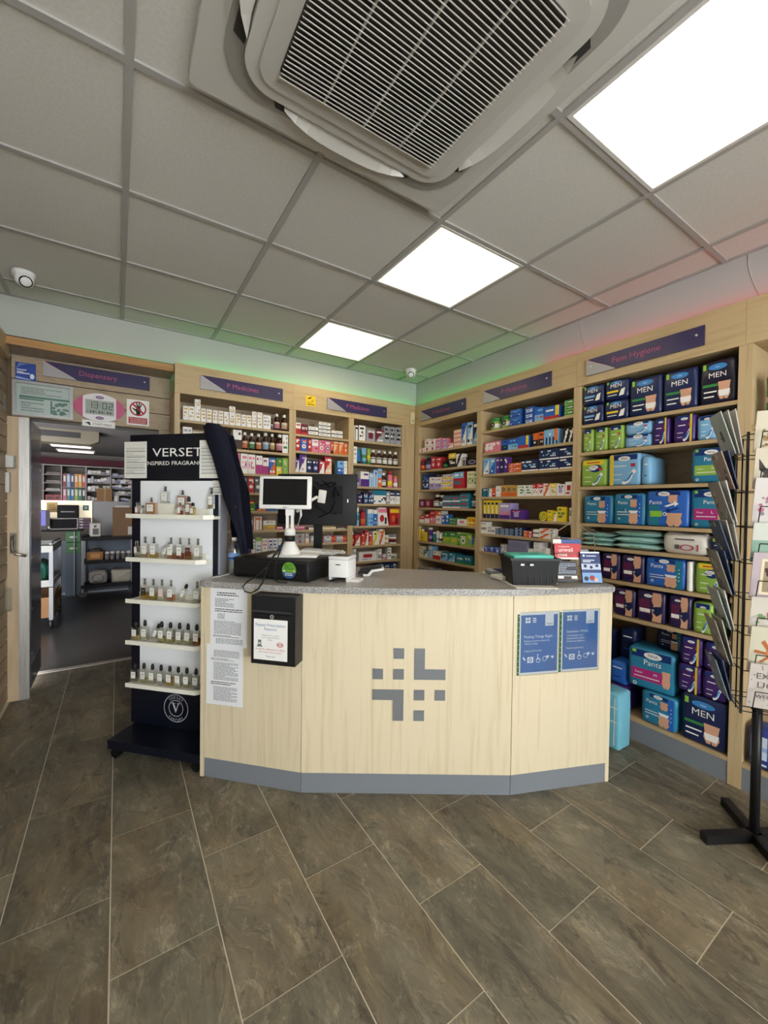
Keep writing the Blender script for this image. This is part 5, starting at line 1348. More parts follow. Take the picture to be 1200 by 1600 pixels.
def on_panel(o, a, b, s, z, off=0.0):
    d = (b - a).normalized(); n = Vector((d.y, -d.x))
    p = a + d * s + n * off
    o.location = (p.x, p.y, z); o.rotation_euler = (0, 0, math.atan2(d.y, d.x))
    return o
R = random.Random(21)
for nm_, s_, z_, rot, seed in (('white printed sheet taped at the upper left of the counter', .135, .672, -.02, 2), ('white printed sheet taped below the other sheet on the counter', .117, .378, .015, 4)):
    t = on_panel(thing('notice', nm_, 'notice', (0, 0, 0), 0, 'printed sheets on the left counter panel'), P0, P1, s_, z_, .001 if seed == 2 else .0035)
    h_ = .290 if seed == 2 else .302
    part('sheet', box(-.101, .101, -.0008, 0, 0, h_), mat('e8e9ec', .7), t)
    m = MB(); R = random.Random(seed)
    if seed == 2:
        lines(m, -.065, .055, .25, .272, 2, -.0014, 1, R, fr=.5); lines(m, -.075, .03, .195, .240, 6, -.0014, 0, R); lines(m, -.075, .075, .170, .190, 2, -.0014, 1, R, fr=.5)
        lines(m, -.06, -.02, .135, .165, 5, -.0014, 0, R); lines(m, -.08, .07, .06, .128, 12, -.0014, 0, R); lines(m, -.085, .06, .045, .056, 2, -.0014, 1, R, fr=.5); lines(m, -.07, .08, .012, .04, 4, -.0014, 0, R)
    else:
        lines(m, -.06, .08, .24, .275, 6, -.0014, 0, R); lines(m, -.075, .05, .222, .235, 2, -.0014, 0, R); lines(m, -.06, .075, .125, .215, 15, -.0014, 0, R)
        lines(m, -.075, .06, .10, .118, 2, -.0014, 1, R, fr=.5); lines(m, -.06, .07, .02, .092, 13, -.0014, 0, R)
    part('printed_lines', m, [mat('8a8a90'), mat('4c4c52')], t)['kind'] = 'stuff'
# black prescription box
t = on_panel(thing('prescription_box', 'black metal letterbox for prescriptions fixed to the counter', 'letterbox', (0, 0, 0)), P0, P1, .418, .640, .0005)
part('body', box(-.110, .110, -.085, 0, 0, .318), mat('1b1b1e', .35), t)
m = MB(); m.box(-.104, .104, -.092, -.0852, .006, .236); part('door', m, mat('17171a', .3), t)
m = MB(); m.box(-.100, .096, -.094, -.0852, .243, .252); part('slot_lip', m, mat('37373b', .3), t)
m = MB(); m.slab([(.010 * math.cos(a * math.pi / 7), .226 + .010 * math.sin(a * math.pi / 7)) for a in range(14)], -.098, -.0921); part('lock', m, mat('d6d2ca', .2, .9), t)
m = MB(); m.slab([(.004 * math.cos(a * math.pi / 5), .226 + .004 * math.sin(a * math.pi / 5)) for a in range(10)], -.0985, -.0981); part('keyhole', m, BLACK, t)
t2 = on_panel(thing('notice', 'white prescription request notice on the front of the black letterbox', 'notice', (0, 0, 0)), P0, P1, .410, .664, .0935)
part('sheet', box(-.084, .084, -.0008, 0, 0, .188), PAPER, t2)
text('Repeat Prescription', mat('4f7fae'), t2, 0, -.0014, .156, width=.15, bold=.01); text('Requests', mat('4f7fae'), t2, 0, -.0014, .138, width=.062, bold=.01)
text('Please ask for a repeat', mat('6c6c74'), t2, 0, -.0014, .112, width=.085); text('at your surgery and leave it', mat('6c6c74'), t2, 0, -.0014, .102, width=.092); text('here.', mat('6c6c74'), t2, 0, -.0014, .091, width=.02)
text('It will be collected at 3.30pm', mat('c05a5a'), t2, 0, -.0014, .046, width=.145); text('following the same procedure', mat('c05a5a'), t2, 0, -.0014, .034, width=.115); text('Thank you', mat('6c6c74'), t2, 0, -.0014, .014, width=.045)
m = MB(); m.rect(-.062, -.046, .064, .092, -.0014, 0); m.disc(-.054, .076, .005, -.0018, 1, 8); m.rect(-.068, -.04, .060, .066, -.0014, 0); part('drawing', m, [mat('6a7670'), mat('e8e8e8')], t2)
m = MB(); m.disc(.048, .074, .016, -.0014, 0, 18, .011, .72); m.rect(.038, .058, .072, .076, -.0014, 0); part('stamp', m, mat('b84848'), t2)
# blue posters in plastic pockets
def poster(label, s_, z_, words, lean):
    t = on_panel(thing('poster', label, 'poster', (0, 0, 0), 0, 'blue posters on the right counter panel'), P2, P3, s_, z_, .001)
    part('sheet', box(-.104, .104, -.001, 0, 0, .300), mat('eceef2', .4), t)
    part('blue_print', box(-.098, .098, -.0014, -.0011, .010, .287 if lean else .292), mat('3f72b8', .35), t)
    part('green_edge', box(-.116, -.1045, -.0012, 0, -.002, .292), mat('2f5f36', .4), t)
    hm = MB()
    for k in range(11): hm.disc(-.110, .012 + k * .027, .0022, -.0018, 0, 8)
    part('punch_hole', hm, mat('cfd8cc'), t)['kind'] = 'stuff'
    m = MB(); m.rect(.03, .076, .232, .30, -.0018, 0); m.rect(.036, .07, .238, .246, -.0021, 1); part('white_tag', m, [mat('e2e4ee', .4), mat('b9bccc')], t)
    WT = mat('eef3fa', .5)
    em = MB(); cx, cz = -.062, .262; a = .008
    for q in range(4):
        an = math.pi / 4 + q * math.pi / 2; ox, oz = cx + .0105 * math.cos(an), cz + .0105 * math.sin(an)
        em.face([(ox + a * math.cos(an + k * math.pi / 2), -.0018, oz + a * math.sin(an + k * math.pi / 2)) for k in range(4)], 0)
    for k in range(3): em.rect(-.036, -.018, .250 + k * .009, .255 + k * .009, -.0018, 0)
    part('emblem', em, WT, t)
    for s, x, z, wd, b_ in words: text(s, WT, t, x, -.0019, z, width=wd, bold=b_)
    ic = MB()
    ic.face([(-.088, -.0018, .082), (-.083, -.0018, .087), (-.070, -.0018, .072), (-.076, -.0018, .067)][::-1], 0)
    ic.rect(-.062, -.030, .056, .084, -.0018, 0); ic.disc(-.046, .070, .009, -.0022, 1, 12, hole=.55)
    ic.disc(-.004, .066, .012, -.0018, 0, 16, hole=.75); ic.disc(-.006, .092, .004, -.0018, 0, 10); ic.rect(-.009, -.005, .070, .086, -.0018, 0); ic.rect(-.006, .006, .070, .073, -.0018, 0)
    ic.disc(.030, .072, .012, -.0018, 0, 16, hole=.8)
    for x, z, s in ((.046, .080, .009), (.072, .078, .008)):
        ic.disc(x - s * .45, z + s * .3, s * .55, -.0019, 0, 10); ic.disc(x + s * .45, z + s * .3, s * .55, -.0020, 0, 10); ic.face([(x - s, -.0018, z + s * .2), (x, -.0018, z - s), (x + s, -.0018, z + s * .2)], 0)
    part('symbols', ic, [WT, mat('3f72b8', .35)], t)
    part('plastic_sleeve', box(-.1045, .106, -.0042, -.0040, -.004, .304), PLASTIC, t)
poster('blue Putting Things Right poster in a plastic sleeve', .137, .580, [('Putting Things Right', -.005, .176, .150, .012), ('Raising a concern about the', -.012, .158, .135, 0), ('NHS in Wales', -.042, .144, .07, 0), ('Large print format', -.032, .110, .092, 0)], True)
poster('blue Gweithio i Wella poster nearest the right counter end', .362, .582, [('Gweithio i Wella', -.018, .190, .118, .012), ('Codi pryder am y', -.030, .172, .092, 0), ('Gwasanaeth Iechyd', -.028, .158, .098, 0), ('Gwladol yng Nghymru', -.026, .144, .102, 0), ('Fersiwn print bras', -.030, .110, .094, 0)], False)

# ================================================================== FRAGRANCE STAND (parallel to the left counter panel)
SA = math.atan2(-.71, .704)
def sw(x, y, z=0): return (.369 + x * .704 + y * .71, 2.203 - x * .71 + y * .704, z)
fs = thing('fragrance_stand', 'tall navy VERSET fragrance stand with white shelves on castors', 'display stand', sw(-.31, .2), SA)
def fsp(name, mb, m, parent=None, **k): return part(name, mb, m, parent or fs, (0.31, -.2, 0) if not parent else (0, 0, 0), **k)
NV = mat('0e1220', .3, 0, .5); CREAM = mat('efece2', .4)
m = MB(); m.slab([(-.585, .06), (-.022, .06), (-.022, .105), (-.585, .105)], 0, .40); fsp('base', m, NV)
m = MB(); m.box(-.588, -.5852, .002, .02, .062, .095); m.box(-.0218, -.0195, .002, .02, .062, .095); fsp('corner_cap', m, CREAM)['kind'] = 'stuff'
fsp('back_board', box(-.615, -.052, .19, .25, .105, 1.765), NV)
fsp('edge_strip', box(-.0518, -.040, .185, .25, .105, 1.50), mat('b9bcc8', .3, .5))
fsp('white_back', box(-.552, -.088, .184, .1898, .355, 1.505), mat('f3f6fa', .35))
hdr = fsp('header', box(-.617, -.038, .178, .1895, 1.508, 1.767), mat('0f121c', .2))
for x in (-.555, -.06):
    for y in (.035, .37):
        c = fsp('castor', MB().lathe([(.012, .048), (.014, .0595)], x, y, 10), BLACK)
        wm = MB(); wm.slab([(x + .026 * math.cos(2 * math.pi * k / 16), .0265 + .026 * math.sin(2 * math.pi * k / 16)) for k in range(16)], y - .016, y + .016); part('wheel', wm, mat('0d0d0e', .5), c)
SHZ = [1.312, 1.072, .842, .612, .374]
for k, z in enumerate(SHZ):
    x1 = -.040 if k == 0 else -.085
    m = MB(); m.prism([(-.558, .09), (x1 - .035, .09), (x1, .125), (x1, .1838), (-.558, .1838)], z - .016, z); 
    m.box(-.558, x1 - .035, .087, .0899, z - .016, z + .007)
    m.prism([(x1 - .035, .087), (x1 + .003, .125), (x1, .125), (x1 - .035, .09)], z - .016, z + .007)
    fsp('shelf', m, mat('f1eee0', .4))
fsp('riser_block', box(-.425, -.300, .150, .1835, SHZ[0], 1.378), mat('e9e6d8', .4)); fsp('riser_block', box(-.299, -.098, .150, .1835, SHZ[0], 1.350), mat('e9e6d8', .4))
for z in SHZ[1:3]: fsp('riser_block', box(-.545, -.12, .172, .1835, z, z + .03), mat('e9e6d8', .4))
WL = mat('f0eee8', .5)
text('VERSET', WL, fs, .31 - .309, -.2 + .1775, 1.642, size=.068, width=.318)
text('INSPIRED FRAGRANCES', WL, fs, .31 - .309, -.2 + .1775, 1.594, size=.031, width=.398)
sf_ = MB()
for x in (-.453, -.415, -.394, -.34, -.320, -.19): sf_.rect(x - .011, x + .011, 1.6405, 1.6432, .1774, 0)
lm = MB(); cx, cz = -.316, .217
lm.disc(cx, cz, .079, .1892, 0, 40, hole=.955); lm.disc(cx, cz, .047, .1892, 0, 32, hole=.93)
lm.face([(cx - .024, .1891, cz + .028), (cx - .013, .1891, cz + .028), (cx + .003, .1891, cz - .010), (cx - .002, .1891, cz - .026)][::-1], 0)
lm.face([(cx + .019, .1891, cz + .028), (cx + .014, .1891, cz + .028), (cx - .002, .1891, cz - .016), (cx - .001, .1891, cz - .026)], 0)
lm.rect(cx - .030, cx - .006, cz + .0265, cz + .030, .1890, 0); lm.rect(cx + .008, cx + .025, cz + .0265, cz + .030, .1890, 0)
fsp('round_emblem', lm, mat('c9cbd2', .5))
for s, a0, sg in (('VERSET', 128, -1), ('PARFUMS', 232, 1)):
    for k, ch in enumerate(s):
        a = math.radians(a0 + sg * k * (15.2 if sg < 0 else 12.7))
        rot = a - math.pi / 2 if sg < 0 else a + math.pi / 2
        rad = .0545 if sg < 0 else .0715
        text(ch, mat('c9cbd2', .5), fs, .31 + cx + rad * math.cos(a), -.2 + .1891, cz + rad * math.sin(a), size=.022 if sg < 0 else .018, rot=rot, bold=.01)
# sheets stuck on the stand
def sheet(label, x, z, w_, h_, rows, y=.177, seed=1):
    t = thing('notice', label, 'notice', sw(x, y, z), SA, 'handwritten lists stuck on the fragrance stand')
    part('sheet', box(-w_ / 2, w_ / 2, -.001, 0, 0, h_), mat('e9e7df', .7), t)
    m = MB(); R = random.Random(seed)
    for k in range(rows): m.rect(-w_ * .42, w_ * .44, h_ * (.12 + .75 * k / rows), h_ * (.12 + .75 * k / rows) + .003, -.0015, 0)
    for k in range(rows): lines(m, -w_ * .4, w_ * .4, h_ * (.14 + .75 * k / rows), h_ * (.12 + .75 * (k + .8) / rows), 2, -.0015, 1, R, fr=.4)
    part('printed_lines', m, [mat('55565a'), mat('b0b0aa')], t)['kind'] = 'stuff'
    return t
sheet('white list sheet at the upper left corner of the fragrance stand', -.579, 1.520, .150, .208, 5, .1765, 5)
sheet('white list sheet beside the hanging jacket on the fragrance stand', -.098, 1.520, .132, .208, 8, .1765, 6)
sheet('small white sheet below the list sheet beside the jacket', -.052, 1.430, .066, .077, 2, .1825, 7)
m = MB(); m.disc(.013, .0, .012, -.001, 0, 12, .030, hole=.0); t = tag(part('sticker', m, mat('e8e6e6', .5), None), 'small white torn sticker on the dark right edge of the stand', 'sticker'); t.location = sw(-.088, .1895, 1.365); t.rotation_euler = (0, 0, SA)
bpy.data.objects.remove(t)
# perfume bottles
def perfume_meshes(w_, h_, d_, liq, cap):
    hb = h_ * .70
    return hb
def perfume(label, k, x, w_, h_, liq, cap='silver', fill=.28, lab='w', tilt=0, y=.132, z=None, grp=None, square=False):
    z = SHZ[k] if z is None else z
    rowp = ['top', 'second', 'third', 'fourth', 'bottom'][k]
    t = thing('perfume_bottle', label, 'perfume bottle', sw(x, y, z + .0006), SA, grp or f'perfume bottles on the {rowp} white shelf')
    if tilt: t.rotation_euler = (math.radians(-14), math.radians(tilt), SA); t.location.z += abs(math.sin(math.radians(tilt))) * w_ / 2 + .005
    hb = h_ * (.68 if not square else .72); d_ = .024
    b = MB(); b.prism(rrect(w_ / 2, d_ / 2, .004, 2), 0, hb); b.prism(rrect(.0065, .0065, .003, 2), hb, hb + .004)
    part('body', b, GLASS, t)
    q = part('perfume', MB().box(-w_ / 2 + .002, w_ / 2 - .002, -d_ / 2 + .002, d_ / 2 - .002, .004, .004 + hb * fill), liquid(liq), t)
    lb = MB(); lb.box(-w_ * .34, w_ * .34, -d_ / 2 - .0006, -d_ / 2 - .0001, hb * .30, hb * .84); lbo = part('label', lb, mat('f1efe9', .5) if lab == 'w' else mat(lab, .5), t)
    pm = MB(); pm.rect(-w_ * .2, w_ * .2, hb * .66, hb * .70, -d_ / 2 - .001, 0); pm.rect(-w_ * .14, w_ * .14, hb * .56, hb * .58, -d_ / 2 - .001, 0); pm.rect(-w_ * .16, w_ * .16, hb * .40, hb * .42, -d_ / 2 - .001, 0)
    part('lettering', pm, mat('88857f') if lab == 'w' else mat('c9c4ba'), lbo)
    if cap == 'silver':
        part('pump', MB().lathe([(.0062, hb + .0042), (.0062, hb + .012), (.0042, hb + .013), (.0042, h_)], 0, 0, 10), mat('8b8480', .25, .85), t)
        part('cap', MB().lathe([(.0085, hb + .0042), (.0085, h_ + .002)], 0, 0, 10), PLASTIC, t)
    else:
        part('cap', MB().lathe([(.008, hb + .0042), (.009, hb + .010), (.0085, h_ - .010), (.005, h_)], 0, 0, 10), mat('151517', .35), t)
    return t
ORW = ['leftmost', 'second from left', 'third from left', 'fourth from left', 'fifth from left', 'sixth from left', 'seventh from left', 'rightmost']
perfume('small pale pink perfume bottle, leftmost on the top white shelf', 0, -.521, .021, .068, 'e6b9b0', 'silver', .8)
perfume('small clear perfume bottle beside the amber square one, top white shelf', 0, -.488, .020, .052, 'e8e6df', 'silver', .5)
perfume('square peach perfume bottle on the left of the top white shelf', 0, -.432, .060, .096, 'dca06a', 'silver', .92, square=True)
perfume('clear perfume bottle standing on the tall riser, top white shelf', 0, -.368, .044, .092, 'e6e4dc', 'silver', .12, y=.162, z=1.3785)
perfume('square pink perfume bottle on the low riser, top white shelf', 0, -.258, .058, .100, 'e2b4a2', 'silver', .92, y=.162, z=1.3505, square=True)
perfume('small white bottle with amber fluid before the pink square one', 0, -.236, .024, .070, 'c9683a', 'silver', .5, y=.115)
perfume('pale pink perfume bottle with black cap on the top white shelf', 0, -.196, .030, .106, 'd9a9a0', 'black', .9)
perfume('little yellow perfume bottle with black cap on the top shelf', 0, -.156, .026, .072, 'd8c254', 'black', .9, y=.112)
perfume('tall clear perfume bottle at the right end, top white shelf', 0, -.078, .032, .116, 'd9c8a0', 'silver', .3, y=.16, z=1.3505)
for i, (x, liq, fill, tl, lab) in enumerate([(-.522, 'e8e4d8', .3, -18, 'w'), (-.470, 'd9c07a', .28, 0, 'w'), (-.414, 'd6b03a', .32, 0, 'w'), (-.354, 'ddd8c8', .2, 14, 'w'), (-.305, 'd08850', .25, 0, 'w'), (-.248, 'a8481c', .40, 0, 'w'), (-.193, 'b87a28', .5, 0, '5a1c14'), (-.138, 'dcdccf', .2, 0, 'w')]):
    col = ['small white tilted perfume tester', 'clear bottle with pale gold fluid', 'clear bottle with yellow fluid', 'small white tilted perfume tester', 'clear bottle with orange fluid', 'clear bottle with deep red fluid', 'perfume bottle with dark red label', 'nearly empty clear bottle'][i]
    perfume(f'{col}, {ORW[i]}, second white shelf', 1, x, .024 if tl else .041, .085 if tl else .118, liq, 'silver', fill, lab, tl)
for i, (x, liq, fill, tl, lab) in enumerate([(-.473, 'd2ad3c', .36, 0, '22201e'), (-.417, 'd2ad3c', .34, 0, 'w'), (-.362, 'd8d0bc', .3, 0, 'e6cdc4'), (-.304, 'c87a40', .34, 0, 'w'), (-.240, 'e4e2da', .3, 13, 'w'), (-.141, 'd8d6c8', .15, 0, 'w')]):
    col = ['bottle with black label and yellow fluid', 'clear bottle with yellow fluid', 'bottle with pale pink label', 'clear bottle with orange fluid', 'small white tilted tester with black cap', 'nearly empty clear bottle'][i]
    perfume(f'{col}, {ORW[i] if i < 5 else "rightmost"}, third white shelf', 2, x, .026 if tl else .042, .09 if tl else .114, liq, 'black' if tl else 'silver', fill, lab, tl)
for i, (x, liq, fill, tl) in enumerate([(-.533, 'cfae70', .3, 0), (-.470, 'dcd6b8', .3, 0), (-.414, 'e0dccc', .3, 13), (-.362, 'd4c98a', .3, 0), (-.306, 'd6cc90', .28, 0), (-.249, 'd9d4ac', .26, 0), (-.196, 'd2cc9a', .28, 0), (-.142, 'b8702c', .42, 0)]):
    col = ['wide bottle with dark pump', 'black capped bottle with pale fluid', 'small white tilted tester', 'black capped bottle with straw fluid', 'black capped bottle with straw fluid', 'black capped bottle with faint fluid', 'black capped bottle with greenish fluid', 'black capped bottle with orange fluid'][i]
    perfume(f'{col}, {ORW[i]}, fourth white shelf', 3, x, .024 if tl else .042, .088 if tl else (.098 if i == 0 else .112), liq, 'black', fill, 'w', tl)
for i, (x, liq, fill) in enumerate([(-.537, 'a9a59a', .2), (-.476, 'd8d0a0', .25), (-.420, 'd6d4c4', .22), (-.365, 'cfcfc6', .2), (-.309, 'd8a850', .55), (-.255, 'dcdcc8', .25), (-.201, 'd2ccA0'.lower(), .25), (-.144, 'bfc4c2', .25)]):
    col = ['wide bottle with dark pump', 'black capped bottle with straw fluid', 'black capped clear bottle', 'black capped clear bottle', 'black capped bottle with amber fluid', 'black capped bottle with pale fluid', 'black capped bottle with straw fluid', 'black capped bottle with grey fluid'][i]
    perfume(f'{col}, {ORW[i]}, bottom white shelf', 4, x, .042, .098 if i == 0 else .108, liq, 'black', fill, 'w')

# jacket hanging from the corner of the stand
def loft(sections, depth, seg=18, fold=.006, sd=1):
    m = MB(); R = random.Random(sd); ph = [R.uniform(0, 6) for _ in range(3)]; rings = []
    for (z, xl, xr, yc) in sections:
        rings.append(len(m.v)); cx, hw = (xl + xr) / 2, (xr - xl) / 2
        for k in range(seg):
            a = 2 * math.pi * k / seg
            f = 1 + fold / max(hw, .01) * math.sin(3 * a + ph[0] + z * 6) + fold * .6 / max(hw, .01) * math.sin(5 * a + ph[1] - z * 9)
            m.v.append((cx + hw * math.cos(a) * (1 + .3 * (f - 1)), yc + depth * f * math.sin(a), z))
    for r in range(len(rings) - 1):
        for k in range(seg):
            j = (k + 1) % seg; m.f.append([rings[r] + k, rings[r + 1] + k, rings[r + 1] + j, rings[r] + j]); m.m.append(0); m.sm.append(True)
    m.f.append([rings[0] + k for k in range(seg)]); m.f.append([rings[-1] + k for k in range(seg)][::-1]); m.m += [0, 0]; m.sm += [True, True]
    return m
FAB = mat('1a1b28', .85, 0, .15)
jk = thing('jacket', 'dark navy jacket hung over the right corner of the fragrance stand', 'jacket', sw(0.03, .2, 1.01), SA)
jp = lambda name, mb, mt: part(name, mb, mt, jk, (-.03, -.2, -1.01))
body = loft([(1.812, -.105, -.055, .155), (1.800, -.128, -.020, .155), (1.770, -.118, .002, .152), (1.72, -.105, .030, .150), (1.635, -.066, .056, .150), (1.523, -.028, .092, .150), (1.43, .0, .106, .150), (1.335, .036, .116, .152), (1.22, .084, .128, .155), (1.115, .120, .140, .158)], .024, 20, .006, 3)
jp('sleeve', body, FAB)
back_ = loft([(1.76, -.035, .0, .235), (1.6, -.033, .04, .24), (1.45, -.03, .085, .262), (1.25, -.028, .105, .265), (1.13, -.005, .115, .265)], .026, 18, .006, 5)
jp('body', back_, mat('12121c', .9, 0, .1))
m = MB(); m.tube([(.055, .128, 1.59), (.075, .128, 1.50), (.085, .130, 1.43)], .0015); jp('piping', m, mat('34202a'))
m = MB(); m.face([(.082, .1265, 1.365), (.094, .1265, 1.372), (.089, .1265, 1.362)]); jp('logo_patch', m, mat('a03440'))
m = MB(); m.tube([(-.06, .17, 1.80), (-.03, .19, 1.775), (0, .20, 1.74)], .02, 8); jp('collar', m, FAB)

# ================================================================== THINGS ON THE WORKTOP
TA = math.atan2(-.365, .273)
T_ = TOP + .0006
till = thing('cash_drawer', 'wide black cash drawer with round green sticker on the worktop', 'cash drawer', (.515, 2.244, T_), TA)
m = rounded(.456, .34, .100, .004, 1); part('housing', m, mat('1a1a1c', .4), till, (.228, 0, .004))
part('drawer_front', box(.012, .444, -.004, -.0002, .020, .090), mat('141416', .35), till)
m = MB(); m.slab([(.40 + .009 * math.cos(a * math.pi / 7), .045 + .009 * math.sin(a * math.pi / 7)) for a in range(14)], -.008, -.0041); part('lock', m, mat('2c2c30', .3, .5), till)
for x in (.02, .436):
    for y in (.02, .32): part('foot', box(x - .012, x + .012, y - .012, y + .012, 0, .0042), BLACK, till)
stc = thing('sticker', 'round green and blue sticker on the front of the cash drawer', 'sticker', (0, 0, 0), TA)
stc.location = till.location + Vector((math.cos(TA) * .347 + math.sin(TA) * .0045, math.sin(TA) * .347 - math.cos(TA) * .0045, .055))
m = MB(); m.disc(0, 0, .041, -.0002, 0, 26); part('disc', m, mat('6fae3a', .45), stc)
m = MB(); m.face([(.041 * math.cos(math.radians(a)), -.0006, .041 * math.sin(math.radians(a))) for a in range(195, 346, 10)]); part('blue_half', m, mat('35558c', .45), stc)
m = MB(); R = random.Random(8); lines(m, -.026, .026, .002, .030, 4, -.001, 0, R); lines(m, -.022, .022, -.028, -.012, 2, -.001, 1, R); m.disc(-.028, -.004, .006, -.001, 1, 10); m.disc(.029, -.002, .006, -.0011, 2, 10)
part('print', m, [mat('2f5a28'), mat('dfe8e8'), mat('d8a0a0')], stc)['kind'] = 'stuff'

YW = -yaw
pos = thing('till_display', 'white touchscreen till display on a pole above the cash drawer', 'till screen', (.785, 2.135, T_ + .1046), YW)
PW = mat('e6e4e0', .4)
m = rounded(.26, .17, .012, .004, 1); part('base_plate', m, PW, pos, (.03, -.085, 0))
part('cone', MB().lathe([(.062, .0122), (.058, .02), (.030, .072), (.026, .08)], 0, 0, 20), PW, pos)
part('collar', MB().lathe([(.027, .0802), (.027, .112)], 0, 0, 16), BLACK, pos)
part('clamp', MB().lathe([(.030, .1122), (.030, .142), (.024, .15)], 0, 0, 16), PW, pos)
m = MB(); m.box(-.020, -.006, -.01, .012, .1502, .22); m.box(.006, .020, -.01, .012, .1502, .22); m.box(-.022, .022, -.012, .014, .2202, .262); part('yoke', m, PW, pos)
m = MB(); m.box(-.018, .018, -.012, .012, .2622, .345); part('pole', m, PW, pos)
scr = part('screen_housing', rounded(.282, .022, .178, .008, 2), PW, pos, (-.022, -.030, .255), (math.radians(-4), 0, 0))
m = MB(); m.box(-.118, .118, -.0015, -.0002, .022, .162); part('screen', m, mat('0c0c10', .12), scr)
m = MB(); m.rect(-.012, .012, .006, .011, -.001, 0); part('badge', m, mat('9a9a9a'), scr)
m = MB(); m.tube([(.03, .03, .24), (.08, .07, .29), (.128, .11, .325)], .0085, 8); part('arm', m, PW, pos)
m = rounded(.045, .02, .075, .005, 2); part('bracket', m, mat('d9d6d0', .4), pos, (.150, .102, .290), (0, math.radians(8), 0))
m = MB(); m.tube([(.035, .012, .15), (.055, .02, .22), (.05, .015, .30), (.03, .01, .345)], .006, 8); part('conduit', m, PW, pos)
cab = MB()
cab.tube([(.707, 2.03, 1.19), (.668, 1.99, 1.1395), (.632, 1.965, 1.118), (.600, 1.935, 1.085), (.567, 1.945, 1.05), (.520, 1.985, 1.010), (.505, 2.005, .985), (.513, 1.995, .962), (.535, 1.975, .957), (.560, 1.952, .972), (.580, 1.935, 1.008), (.590, 1.928, 1.055), (.604, 1.92, 1.10), (.65, 1.975, 1.140), (.715, 2.04, 1.185)], .0032, 6)
tag(part('cable', cab, mat('111113', .5)), 'black cable looping over the counter edge below the till display', 'cable')
cab = MB(); cab.tube([(.735, 2.08, 1.20), (.70, 2.03, 1.155), (.672, 1.985, 1.125), (.648, 1.945, 1.10), (.640, 1.935, 1.06), (.636, 1.933, 1.02), (.652, 1.93, 1.004), (.69, 1.905, 1.002)], .003, 6)
tag(part('cable', cab, mat('111113', .5)), 'black cable hanging straight down the cash drawer front', 'cable')
cab = MB(); cab.tube([(.41, 2.235, TOP + .0035), (.45, 2.26, TOP + .0035), (.49, 2.285, TOP + .004), (.515, 2.31, TOP + .0035), (.52, 2.33, TOP + .004)], .003, 6)
tag(part('cable', cab, mat('d9d6d0', .5)), 'white cable lying at the left end of the worktop', 'cable')
mn = thing('monitor', 'large black monitor seen from behind on the worktop', 'monitor', (1.025, 2.308, T_), YW - .10)
part('foot', MB().prism(rrect(.11, .08, .03, 4), 0, .012), BLACK, mn)
part('column', box(-.025, .025, .0, .02, .0122, .36), BLACK, mn)
part('back_cover', rounded(.485, .03, .308, .006, 2), mat('1f1f21', .5), mn, (0, -.0305, .262))
part('display_panel', box(-.238, .238, -.0003, .004, .268, .562), mat('08080a', .15), mn)
m = MB(); m.box(-.06, .16, -.0345, -.0308, .33, .50); part('rear_panel', m, mat('141416', .6), mn)
m = MB(); m.rect(-.004, .004, 0, .02, -.0002, 0); part('label', m, mat('d8d8d8'), mn, (.19, -.031, .40))
for q, pts in enumerate(([(.0, -.045, .52), (.03, -.05, .50), (.10, -.048, .52), (.13, -.05, .48), (.14, -.045, .44)], [(-.02, -.04, .50), (.02, -.06, .45), (.0, -.05, .38), (.06, -.045, .34), (.12, -.045, .33)], [(.10, -.06, .46), (.12, -.06, .40), (.09, -.05, .34), (.02, -.045, .31)], [(.04, -.05, .53), (.09, -.055, .49), (.12, -.05, .52), (.11, -.045, .42)])):
    m = MB(); m.tube(pts, .003, 5); part('cord', m, mat('060607', .3), mn)
kb = thing('keyboard', 'white keyboard lying on the rear of the cash drawer', 'keyboard', (.955, 2.105, T_ + .1046), YW - .1)
m = MB(); m.slab([(-.12, 0), (.12, 0), (.12, .010), (-.12, .022)], 0, .11); part('housing', m, PW, kb)
km = MB()
for a in range(11):
    for b in range(4): km.box(-.112 + a * .0205, -.112 + a * .0205 + .017, .012 + b * .024, .012 + b * .024 + .019, .0225 - .009 * (a / 11) - .002, .0265 - .010 * (a / 11))
part('keys', km, mat('d8d6d2', .5), kb)['kind'] = 'stuff'
PA = math.atan2(-.076, .068)
pr_ = thing('receipt_printer', 'small white receipt printer beside the cash drawer', 'printer', (.916, 1.822, T_), PA)
pv = (0, .012, 0)
part('housing', rounded(.104, .125, .088, .004, 2), mat('e9e8e6', .35), pr_, (0, .012, .022))
part('lid', rounded(.106, .127, .016, .003, 2), mat('dcdbd8', .35), pr_, (0, .011, .1105))
m = MB(); m.box(-.04, .04, .03, .10, .127, .1295); part('paper_slot', m, mat('5a5650', .4), pr_)
m = MB(); m.rect(-.014, .012, .084, .089, .0112, 0); part('badge', m, mat('2a2a2a'), pr_)
m = MB(); m.box(-.052, -.040, .02, .13, 0, .0215); m.box(.040, .0515, .02, .13, 0, .0215); m.box(.052, .105, .03, .10, 0, .012); part('stand', m, mat('e9e8e6', .35), pr_)
m = MB(); m.tube([(-.05, .06, .004), (-.04, .03, .005), (-.03, .05, .005), (.0, .06, .012)], .004, 6); m.tube([(-.05, .03, .004), (-.04, .0, .006), (.0, .02, .008), (.02, .05, .014)], .004, 6); part('cord', m, BLACK, pr_)['kind'] = 'stuff'
te = thing('card_terminal', 'black card reader resting in a white angled cradle', 'card reader', (1.185, 1.915, T_), YW)
m = MB(); m.slab([(-.055, 0), (-.02, 0), (.0, .024), (.06, .034), (.055, .044), (-.01, .034), (-.03, .010), (-.055, .010)], -.035, .035); part('cradle', m, mat('e6e4e0', .35), te)
